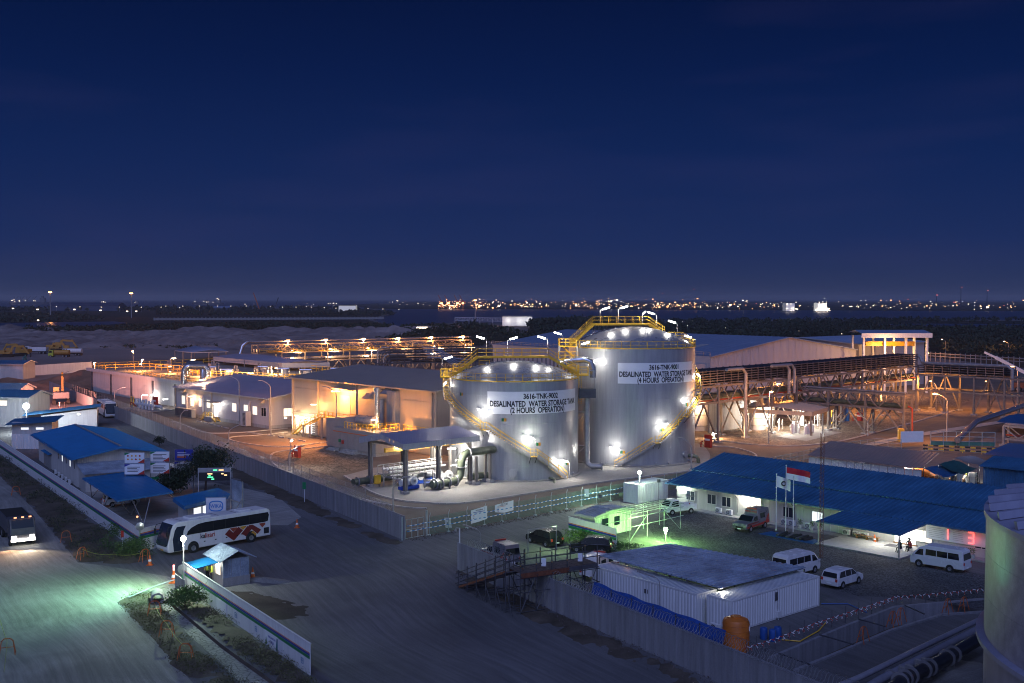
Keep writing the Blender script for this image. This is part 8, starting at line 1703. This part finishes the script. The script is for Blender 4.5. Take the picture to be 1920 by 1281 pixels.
def banner(label,px,py,w,h,z,tilt,deco):
    p=V(px,py,P_B,43);t=T('banner',label,'banner',(p.x-.1,p.y-.12,0),rad(43),'banners on the mesh fence');MB().add([(-w/2,0,z+h+tilt[0]),(w/2,0,z+h+tilt[1]),(w/2,0,z+tilt[2]),(0,-.05,z-.04+tilt[2]/2),(-w/2,0,z+tilt[3])],[(4,3,2,1,0)]).build('cloth',M['sign'],t)
    for k in range(6):MB().bx(-w*.36,-w*.36+w*rnd.uniform(.4,.7),-.02,-.01,z+h*.78-k*h*.11,z+h*.82-k*h*.11).build('text_line',M[('stripe_b','ink','stripe_o')[(k+deco)%3]],t)
    text(('INFORMASI','PERHATIAN')[deco],.22,t,(0,-.03,z+h*.93),(rad(90),0,0),M['ink'],thick=.002);return t
banner('square white banner with headline on the mesh fence, left of the pair',900,961,2.5,1.5,.5,(0,.25,.2,-.05),0);banner('slanting white banner with orange lines on the mesh fence, right of the pair',947,949,3.0,1.15,1.05,(-.05,.15,.1,.25),1)
wt=T('warning_sign','small tilted warning sign at the foot of the mesh fence','sign',G(841,992),rad(35));MB().add([(-.4,0,.2),(.45,.0,.05),(.35,.1,1.25),(-.5,.1,1.35)],[(0,1,2,3)]).build('plate',M['sign'],wt);MB().add([(-.2,-.0,.55),(.15,-.0,.5),(-.05,.03,.9)],[(0,1,2)]).build('warning_triangle',M['ink'],wt)
MB().bx(-.3,.3,-.03,.0,1.2,2.2).build('plate',M['sign'],T('mandatory_sign','white plate with blue disc on the mesh fence in front of the lower tank','sign',V(1101,935,P_B,43)*1.0-Vector((.1,.15,V(1101,935,P_B,43).z)),rad(10)))
rubble=[(0,0,0)];out=[]
for k in range(900):x=rnd.uniform(.5,26);out.append((*(P_B+fdir*x+Vector((.55*math.cos(rad(-47)),.55*math.sin(rad(-47)),0))*rnd.gauss(1.0,.8))[:2],rnd.uniform(.01,.12),rnd.uniform(.03,.12)))
for k in range(1500):x=rnd.uniform(2,58);out.append((*(W2A+W2D*x+Vector((-.85,-.53,0))*abs(rnd.gauss(.3,.9)))[:2],rnd.uniform(.05,.16),rnd.uniform(.02,.10)))
leaves('wall_foot_debris',out,M['plank'],None,'stuff',.8)
# second row roofs and tarps behind the office
PB=[G(1240+x*.3542,820+y*.3542,3.6)for x,y in ((770,95),(1375,165),(1470,105),(895,38))];o=Vector((PB[1].x,PB[1].y,0));r2=T('rear_store','dark roofed container store behind the office','store',o);Q=[p-o for p in PB]
mb=MB();ribs(mb,Q[0],Q[1],Q[2]+Vector((0,0,.6)),Q[3]+Vector((0,0,.6)),.6,.04);mb.build('roof',M['roof_dark'],r2);d=Q[1]-Q[0]
for k in range(14):a=Q[0].lerp(Q[1],k/14);b=Q[0].lerp(Q[1],(k+1)/14-.004);ribwall(MB(),(a.x*.99+.3,a.y+.5),(b.x*.99+.3,b.y+.5),0,3.3,.3,.04).build('wall_panel',M['white'],r2)
def tarp(label,pts,z,m,legs=True):
    P=[G(px,py,zz)for (px,py),zz in zip(pts,z)];o=Vector((P[0].x,P[0].y,0));t=T('tarp_shelter',label,'tarpaulin',o);n=8;vs=[]
    for j in range(n+1):
        for i in range(n+1):u,v=i/n,j/n;p=P[0].lerp(P[1],u).lerp(P[3].lerp(P[2],u),v)-o;vs.append((p.x,p.y,p.z-.35*math.sin(math.pi*u)*math.sin(math.pi*v)+.08*math.sin(u*9+v*5)))
    MB().add(vs,[(j*(n+1)+i,j*(n+1)+i+1,(j+1)*(n+1)+i+1,(j+1)*(n+1)+i)for j in range(n)for i in range(n)]).build('sheet',m,t,smooth=True)
    if legs:mb=MB();[mb.bar((p.x-o.x,p.y-o.y,0),(p.x-o.x,p.y-o.y,p.z),.07)for p in P];mb.build('pole',M['steel_dark'],t)
ZC=lambda x,y:(1600+x/6,840+y/6)
tarp('blue tarpaulin sagging between poles behind the office',[ZC(790,235),ZC(1020,335),ZC(1210,285),ZC(960,190)],(2.8,2.2,2.6,3.0),M['tarp']);tarp('dark green tarpaulin awning right of the blue sagging one',[ZC(960,190),ZC(1210,300),ZC(1390,240),ZC(1130,130)],(3.2,2.6,2.8,3.6),M['tarp_g'])
tarp('dark ridge tarpaulin at the back of the store yard',[ZC(1130,120),ZC(1420,200),ZC(1560,150),ZC(1300,80)],(3.4,3.2,3.2,4.0),M['roof_dark'])
bsd=T('blue_shed','blue ribbed shed at the right edge of the store yard','shed',G(1843,920),rad(-44));ribwall(MB(),(0,0),(9,0),0,3.4,.35,.05).build('wall',M['roof_blue'],bsd);mb=MB();ribs(mb,(-.5,-.5,3.4),(12,-.5,3.4),(12,5,4.3),(-.5,5,4.3),.4,.05);mb.build('roof',M['roof_blue'],bsd);MB().bx(0,12,.1,5,0,3.3).build('body',M['roof_blue'],bsd)
for i,px in enumerate((1711,1733)):t=T('lying_tank','orange water tank lying %s in the store yard'%('left beside the white floodlight','right under the blue tarpaulin'),'water tank',G(px,893),rad(-45))if 0 else T('lying_tank','orange water tank %s in the store yard'%('left, beside the starry floodlight','right, under the blue tarpaulin')[i]if 0 else 'orange water tank in the store yard, '+('left one beside the starry floodlight','right one under the blue tarpaulin')[i],'water tank',G(px,904),rad(-45));MB().tube([(-1.2,0,1.0),(1.2,0,1.0)],.95,16).build('tank',M['orange'],t,autos=40);MB().tube([(0,0,0),(0,0,2.4)],.04,5).build('strap_pole',M['steel'],t)
flood('starry white floodlight on a short mast in the store yard',1698,900,868,em('yard_light',(1,1,.95),26),NW,900)
plight('scaffold_fill',(14.2,118.8,2.2),(.50,1,.22),260,.15);plight('yard_glow',G(1800,905)+Vector((0,0,2.0)),NW,420,.2);  # green point light added without a fitting to brighten the scaffold tubes
for i,(px,py,hd,sh)in enumerate(((1790,905,200,'machine_b'),(1812,906,150,'vest'),(1832,910,180,'cloth_d'))):person(('worker in teal bending over goods under the tarpaulins','worker in yellow-green vest standing under the tarpaulins','worker in dark clothes at the right end of the store yard')[i],G(px,py),hd,'crouch' if i==0 else 'stand',sh,'cloth_d')
for i in range(9):px=1752+i*9;tag(MB().bx(-.5,.5,-.4,.4,0,.6+.5*(i%3)).build('crate',M[('wood','concrete','white')[i%3]],None,loc=G(px,905+i%3),rz=.3*i,bevel=.03),'%s crate in the store yard, %s from the orange tanks'%(('brown','grey','white')[i%3],('first','second','third','fourth','fifth','sixth','seventh','eighth','last')[i]),'crate','crates in the store yard')
# gate area beyond: mesh gate pieces, yellow barrier, banner
gb=T('gate_banner','white banner on the far road gate beyond the office','banner',G(1710,838),rad(10));MB().bx(-2.2,2.2,0,.05,.8,2.8).build('cloth',M['sign'],gb);fg=T('mesh_fence','far mesh fence with pale rails curving along the lit road','fence',G(1440,885));o=G(1440,885)
mb=MB();pts=[G(*p)-o for p in ((1400,893),(1440,884),(1520,866),(1600,850),(1640,844),(1690,846))]
for a,b in zip(pts[:-1],pts[1:]):rail(mb,[a,b],2.0,.03,2.4,mid=2)
mb.build('rail',M['fence_panel'],fg);mb=MB();[mb.bar(a.lerp(b,k/30),a.lerp(b,k/30)+Vector((0,0,2)),.015)for a,b in zip(pts[:-1],pts[1:])for k in range(30)];mb.build('mesh_wire',M['green_mesh'],fg,kind='stuff')
yb=T('road_barrier','long yellow and black lattice barrier across the far road','barrier',G(1735,846),rad(-25));
for k in range(14):MB().bx(k*.85-.38,k*.85+.38,-.04,.04,.9,1.15).bx(k*.85-.38,k*.85+.38,-.04,.04,.3,.55).build('striped_board',M['yellow']if k%2 else M['ink'],yb)
mb=MB();[mb.bar((x,0,0),(x,0,1.2),.06)for x in (0,3,6,9,11.5)];mb.build('leg',M['yellow'],yb)
gg2=T('road_gate','green mesh gate panels with pale rails beside the far rack','gate',G(1745,836),rad(-8));mb=MB();rail(mb,[(0,0,0),(11,0,0)],2.6,.05,2.2,mid=2);mb.build('frame',M['fence_panel'],gg2);MB().bx(0,11,.05,.07,.1,.9).build('mesh_sheet',M['green_mesh'],gg2)
yc=T('ticket_box','small yellow box on a stand by the far gate','box',G(1689,828));MB().bx(-.5,.5,-.4,.4,0,2.4).build('box',M['yellow'],yc,bevel=.05)
tarp('big blue tarpaulin cover spread at the far right edge',[(1845,852),(1980,868),(1980,840),(1890,830)],(1.2,1.2,2,2),M['tarp'],False);tarp('blue tarpaulin cover behind the slanting pipe',[(1868,792),(1960,800),(1960,775),(1890,778)],(2.2,2.2,2.8,2.8),M['tarp'],False)
mc=T('mobile_crane','white telescopic crane lowering its boom at the far right edge','crane',G(1930,735),rad(150));MB().bx(-4,4,-1.4,1.4,1,2.6).build('carrier',M['rust'],mc,bevel=.1);MB().bar((-3,0,3.2),(9,0,9.6),.9,.9).bar((9,0,9.6),(12,0,11),.6,.6).build('boom',M['white'],mc);[wheel(mc,x,s*1.3,.8,.5)for x in (-2.8,2.8)for s in (1,-1)]
dkf=T('rail_fence','long level pipe fence on posts receding on the right marsh edge','fence',G(1727,676));o=G(1727,676);e=G(1990,694)-o;mb=MB();[mb.bar((0,0,z),(e.x,e.y,z),.3)for z in (2.2,3.4)];[mb.bar((e.x*k/26,e.y*k/26,0),(e.x*k/26,e.y*k/26,4),.25)for k in range(27)];mb.build('rail',M['concrete'],dkf)
# ---- scaffold bridge over the foreground wall
sb=T('scaffold_bridge','dark scaffold footbridge with stair climbing over the concrete wall','scaffold bridge',(0,93.5,0),rad(0));o=Vector((0,93.5,0));A1=G(862,1205)-o;dz=3.5;DK=[G(870/6.4+840,735/6.4+960,dz)-o,G(1790/6.4+840,610/6.4+960,dz)-o];dd=(DK[1]-DK[0]);dd.z=0;Ld=dd.length;dd.normalize();nn=Vector((-dd.y,dd.x,0));S0=Vector((DK[0].x,DK[0].y,0))
Pq=lambda a,b,z:S0+dd*a+nn*b+Vector((0,0,z));WB=2.0
for k in range(6):
    for b in (0,WB):MB().tube([Pq(Ld*k/5,b,0),Pq(Ld*k/5,b,dz+1.5)],.05,6).build('standard',M['scaf'],sb)
for a in range(11):
    for b in range(3):MB().slab([Pq(Ld*a/11,WB*b/3+.03,dz),Pq(Ld*(a+1)/11-.04,WB*b/3+.03,dz),Pq(Ld*(a+1)/11-.04,WB*(b+1)/3,dz),Pq(Ld*a/11,WB*(b+1)/3,dz)],.06).build('plank',M['plank'],sb)
MB().bar(Pq(0,-.06,dz-.25),Pq(Ld*.62,-.06,dz-.25),.1,.4).build('side_beam',M['rust'],sb);MB().bar(Pq(Ld*.62,-.06,dz-.22),Pq(Ld,-.06,dz-.22),.1,.34).build('side_beam',M['steel_dark'],sb);MB().bar(Pq(0,WB+.06,dz-.25),Pq(Ld,WB+.06,dz-.25),.1,.4).build('side_beam',M['rust'],sb)
mb=MB()
for b in (0,WB):
    for z in (.15,1.8,dz-.5,dz+.6,dz+1.1):mb.tube([Pq(-.5,b,z),Pq(Ld+.3,b,z)]if z>1 else [Pq(-.4,b,z),Pq(2.4,b,z)],.042,5)
for k in range(6):
    for z in (.3,1.9,dz-.3):mb.tube([Pq(Ld*k/5,-.3,z),Pq(Ld*k/5,WB+.3,z)],.042,5)
for k in (0,1,4):mb.tube([Pq(Ld*k/5,0,.1),Pq(Ld*(k+1)/5,0,dz-.3)],.042,5).tube([Pq(Ld*(k+1)/5,WB,.1),Pq(Ld*k/5,WB,dz-.3)],.042,5)
mb.build('ledger',M['scaf'],sb)
# stair: foot left of the deck, in front of the wall, running parallel to it
SF=G(840+230/6.4,960+900/6.4)-o;SF=Vector((SF.x,SF.y,0));ST_=Pq(0,WB*.5,dz);dS=(ST_-SF);mb=MB();du=Vector((dS.x,dS.y,0));Ls=du.length;du.normalize();un=Vector((-du.y,du.x,0));nst=16
for k in range(nst):p=SF.lerp(ST_,(k+.5)/nst);MB().slab([p-un*.8-du*.14,p+du*.14-un*.8,p+un*.8+du*.14,p+un*.8-du*.14],.05).build('step',M['plank'],sb)
for s in (-1,1):
    MB().bar(SF+un*.85*s+Vector((0,0,.1)),ST_+un*.85*s,.07,.2).build('stringer',M['rust'],sb)
    for h in (.6,1.1,1.5 if s<0 else .3):mb.tube([SF+un*.9*s+Vector((0,0,h))-du*.6-Vector((0,0,.3)),ST_+un*.9*s+Vector((0,0,h))],.045,5)
    for k in range(6):p=SF.lerp(ST_,k/5)+un*.9*s;mb.tube([(p.x,p.y,0),(p.x,p.y,p.z+1.7)],.05,6);mb.tube([(p.x,p.y,p.z*.7),(p.x-nn.x*1.2*(k>1)*(s<0),p.y-nn.y*1.2*(k>1)*(s<0),.0)],.045,5)
for k in range(6):p=SF.lerp(ST_,k/5);[mb.tube([Vector((p.x,p.y,z))-un*1.1,Vector((p.x,p.y,z))+un*1.1],.042,5)for z in (.3,p.z*.5,max(.3,p.z-.1))]
mb.build('stair_tube',M['scaf'],sb)
for k in range(6):MB().sph(Pq(Ld*k/5,0,dz+.6),.08,6).sph(Pq(Ld*k/5,WB,dz+1.1),.08,6).build('clamp',M['clamp'],sb)
for a in (2.2,Ld-1.8):MB().bx(-.2,.2,-.02,.02,0,.7).build('notice_plate',M['sign'],sb).location=Pq(a,-.08,dz+.35)
fr_=T('height_frame','steel goalpost frame standing behind the scaffold bridge','frame',G(990,1044));e=G(1043,1038)-G(990,1044);MB().tube([(0,0,0),(0,0,2.8),(e.x,e.y,2.85),(e.x,e.y,.2)],.05,6).build('tube',M['steel'],fr_)
# things at the start of the foreground wall
cm=T('camera_post','dome camera and unlit tube lamp on a post at the foreground wall end','camera post',(*(W2A+W2D*.5)[:2],2.7),rad(-20));MB().tube([(0,0,0),(0,0,1.5)],.07,8).build('post',M['white'],cm);MB().tube([(0,0,1.45),(-.35,0,1.5),(-.42,0,1.3)],.06,6).sph((-.42,0,1.2),.14).build('dome_camera',M['concrete'],cm);MB().tube([(2.2,0,0),(2.2,0,1.1),(2.0,0,1.4),(1.7,0,1.5)],.035,6).build('bracket',M['steel'],cm);MB().bar((1.8,0,1.5),(.35,0,1.85),.14,.1).build('tube_luminaire',M['steel'],cm)
cm2=T('tube_lamp','unlit tube lamp on a bent post behind the foreground wall','lamp',G(1236,1160),rad(-20));MB().tube([(0,0,0),(0,0,3.1),(-.2,0,3.35),(-.5,0,3.45)],.035,6).build('post',M['steel'],cm2);MB().bar((-.4,0,3.43),(-1.9,0,3.8),.14,.1).build('tube_luminaire',M['steel'],cm2)
nt_=T('blue_netting','blue netting draped along the foreground wall top before the long container','netting',w2.location,w2.rotation_euler.z);n=60;vs=[]
for i in range(n+1):x=21.5+(37-21.5)*i/n;vs+=[(x,.45,1.9),(x,.60+.03*math.sin(i*.5),2.75),(x,.85+.05*math.sin(i*.4),3.42+.05*math.sin(i*.45))]
MB().add(vs,[(3*i+j,3*i+3+j,3*i+4+j,3*i+1+j)for i in range(n)for j in (0,1)]).build('sheet',M['net'],nt_);[MB().bar((x,.6,0),(x,.6,3.4),.06).build('stake',M['steel_dark'],nt_)for x in np.arange(21.5,37.1,2.6)]
# orange tank, barrels, tape spiral, hoses
ot=T('water_tank','upright orange plastic water tank with lid behind the foreground wall','water tank',(16.9,81.6,0));MB().lathe([(.001,0),(.98,0),(1.0,.1),(1.0,2.15),(.9,2.35),(.4,2.5),(.4,2.58),(.001,2.6)],32).build('tank',M['orange'],ot,autos=30);mb=MB();[mb.tube(arc((0,0),1.005,0,360,32,z),.022,5)for z in (.4,.8,1.2,1.6,2.0)];mb.build('rib',M['orange'],ot);MB().cyl((.62,-.5,2.28),.18,.12,12).build('inlet_lid',M['orange'],ot);MB().bx(.86,.93,-.6,-.2,1.6,1.9).build('label_plate',M['sign'],ot)
for i,(x,y)in enumerate(((19.6,84.2),(20.2,83.7),(20.75,84.4))):t=T('plastic_barrel','blue plastic barrel, %s of three right of the orange tank'%('leftmost','front','rightmost')[i],'barrel',(x,y,0),0,'blue barrels');MB().lathe([(.001,0),(.27,0),(.3,.1),(.3,.8),(.26,.9),(.001,.92)],16).build('drum',M['barrel'],t,autos=35);MB().cyl((.1,0,.92),.05,.04,8).build('bung',M['barrel'],t)
rt=T('warning_tape','red and white warning tape spiralling along a low line of posts above the trench','tape',(0,0,0));PT=[G(1280+x/3,1020+y/3)for x,y in ((360,640),(520,590),(760,495),(990,420),(1200,345),(1450,325),(1690,300))]
for q,m_ in ((0,M['red']),(1,M['sign'])):
    mb=MB()
    for a,b in zip(PT[:-1],PT[1:]):
        L_=(b-a).length;n=int(L_/.13);d=(b-a).normalized();s=Vector((-d.y,d.x,0))
        for k in range(n):
            if (k+q)%2:continue
            f=lambda u:a.lerp(b,u/n)+s*.2*math.cos(u*1.2)+Vector((0,0,.6+.2*math.sin(u*1.2)));mb.bar(f(k),f(k+1),.02,.055)
    mb.build('tape_spiral',m_,rt,kind='stuff')
[MB().bar(a.lerp(b,k/3),a.lerp(b,k/3)+Vector((0,0,1.4)),.04).build('stake',M['steel_dark'],rt)for a,b in zip(PT[:-1],PT[1:])for k in range(3)]
for i,(x,y)in enumerate(((1015,560),(1180,470),(1225,450),(1490,395),(1580,385))):barrier('orange barrier frame on the trench edge, %s from the wall'%('first','second','third','fourth','fifth')[i],1280+x/3,1020+y/3,50)
for i,(a,b)in enumerate((((540,630),(720,695)),((770,525),(960,580)),((990,437),(1140,478)),((1250,358),(1360,408)))):tag(MB().bar(G(1280+a[0]/3,1020+a[1]/3)+Vector((0,0,.2)),G(1280+b[0]/3,1020+b[1]/3)+Vector((0,0,.2)),.09).build('strut',M['steel_dark'],None),'dark strut laid across the trench, %s from the wall'%('first','second','third','fourth')[i],'strut','struts across the trench')
rope('yellow hose snaking between the barrels and the trench',[up(1466,1202,.1),up(1500,1205,.1),up(1535,1185,.1),up(1550,1168,.1)],'yellow',.05,0,'hose','hose');rope('pale blue hose looping on the brown soil behind the container',[up(1540,1134,.08),up(1590,1134,.08),up(1625,1150,.08)],'barrel',.05,0,'hose','hose')
for nm,pts,r,m_,lb_,fl in (('g',(G(1540,1300,1.3),G(1613,1270,1.3),G(1720,1218,1.3),G(1833,1164,1.3),G(1850,1156,1.3)),.2,'pvc','slim grey pipe, upper of the run leading to the foreground tank',()),('h',(G(1610,1300,1.0),G(1650,1275,1.0),G(1740,1228,1.0),G(1834,1180,1.0)),.28,'pvc','thicker grey pipe just below the slim one',(1.2,)),
    ('k',(G(1640,1330,1.2),G(1690,1275,1.2),G(1760,1243,1.2),G(1836,1198,1.2)),.45,'hdpe','thick black flanged pipe in the lower right corner',(0.95,1.1,1.25,1.6,1.75,2.2,2.35))):pipe(lb_,pts,r,M[m_],flanges=fl,group='pipes to the foreground tank')
for i,(x,y)in enumerate(((1775,1262),(1730,1276),(1700,1290))):tag(MB().bx(-.45,.45,-.35,.35,0,1.0).bx(-.45,-.2,-.35,.35,1.0,1.5).bx(.2,.45,-.35,.35,1.0,1.5).build('pipe_plinth',M['concrete'],None,loc=G(x,y),rz=.5,bevel=.03),'concrete pipe plinth under the black pipe, %s'%('nearest the tank','middle','lowest')[i],'plinth','pipe plinths')
heap('stone_rubble',(*G(1790,1262)[:2],0),4,3,.35,g_pale,9)
# ---- big weathered tank at the right edge
TT=(42.0,56.2);TRr=16.0;TZ=14.5;bt=T('foreground_tank','huge weathered white tank with radial roof beams filling the right edge','storage tank',(*TT,0));a0=math.degrees(math.atan2(-TT[1],-TT[0]))
for k,(z0,z1)in enumerate(((0,2.5),(2.5,5.0),(5.0,7.4),(7.4,9.8),(9.8,12.2),(12.2,14.3))):
    for j in range(16):MB().lathe([(TRr+.005*(6-k),z0),(TRr+.005*(6-k),z1-.01),(TRr-.02,z1-.01)],12,a0=a0+j*22.5+.0+(k%2)*11,a1=a0+(j+1)*22.5-.06+(k%2)*11).build('shell_plate',M['tank_shell']if k>2 else M['tank_old'],bt,autos=30)
MB().lathe([(TRr,7.3),(TRr+.45,7.3),(TRr+.45,7.55),(TRr+.02,7.6)],128).build('wind_girder',M['tank_old'],bt,autos=30);MB().lathe([(TRr-.02,14.2),(TRr+.12,14.2),(TRr+.12,14.5),(TRr-.02,14.5)],128).build('rim_angle',M['tank_old'],bt,autos=30)
MB().lathe([(TRr-.02,14.5),(.01,17.4)],96).build('cone_roof',M['tank_old'],bt,autos=30)
for k in range(40):a=2*math.pi*k/40;c_,s_=math.cos(a),math.sin(a);t0=-s_*.0;P1=Vector((c_*(TRr-.1),s_*(TRr-.1),14.55));P2=Vector((c_*3,s_*3,17.0));MB().bar(P1+Vector((0,0,.22)),P2+Vector((0,0,.22)),.32,.42).build('roof_beam',M['tank_old'],bt)
dx,dy,dz_=_ray(1878,1045);A_=dx*dx+dy*dy;B_=-2*(dx*TT[0]+dy*TT[1]);C_=TT[0]**2+TT[1]**2-TRr**2;tq=(-B_-math.sqrt(max(0,B_*B_-4*A_*C_)))/(2*A_);hp_=Vector((dx*tq,dy*tq,CAM_H+dz_*tq));n_=Vector((hp_.x-TT[0],hp_.y-TT[1],0)).normalized();slight('tank_side_glow',hp_+n_*3.6+Vector((0,0,-2.6)),hp_,(.22,1,.40),150,46,.1,1.0)
"""two extra lamps the photo shows lit on the office eaves"""
walllamp('small lamp under the office eave above the parked ambulance',FO.w(onwall(FO,1399,945)[0],-.5,2.75),NW,130,M['white_w'],.6,'office eave lamps');walllamp('lamp under the office eave near its left end',FO.w(onwall(FO,1283,925)[0],-.6,2.75),(.85,1,.85),90,M['white_w'],.5,'office eave lamps')
# ---- the damp sea air: thin even haze over the whole bay
hz=bpy.data.materials.new('sea_haze');hz.use_nodes=True;ht=hz.node_tree;ht.nodes.clear()
ho=ht.nodes.new('ShaderNodeOutputMaterial');hv=ht.nodes.new('ShaderNodeVolumePrincipled');hv.inputs['Color'].default_value=(.85,.88,.95,1);hv.inputs['Density'].default_value=HAZE;hv.inputs['Anisotropy'].default_value=.1
ht.links.new(hv.outputs[0],ho.inputs['Volume'])
MB().bx(-16500,16500,-400,24500,-2.4,90).build('haze',hz,kind='stuff')
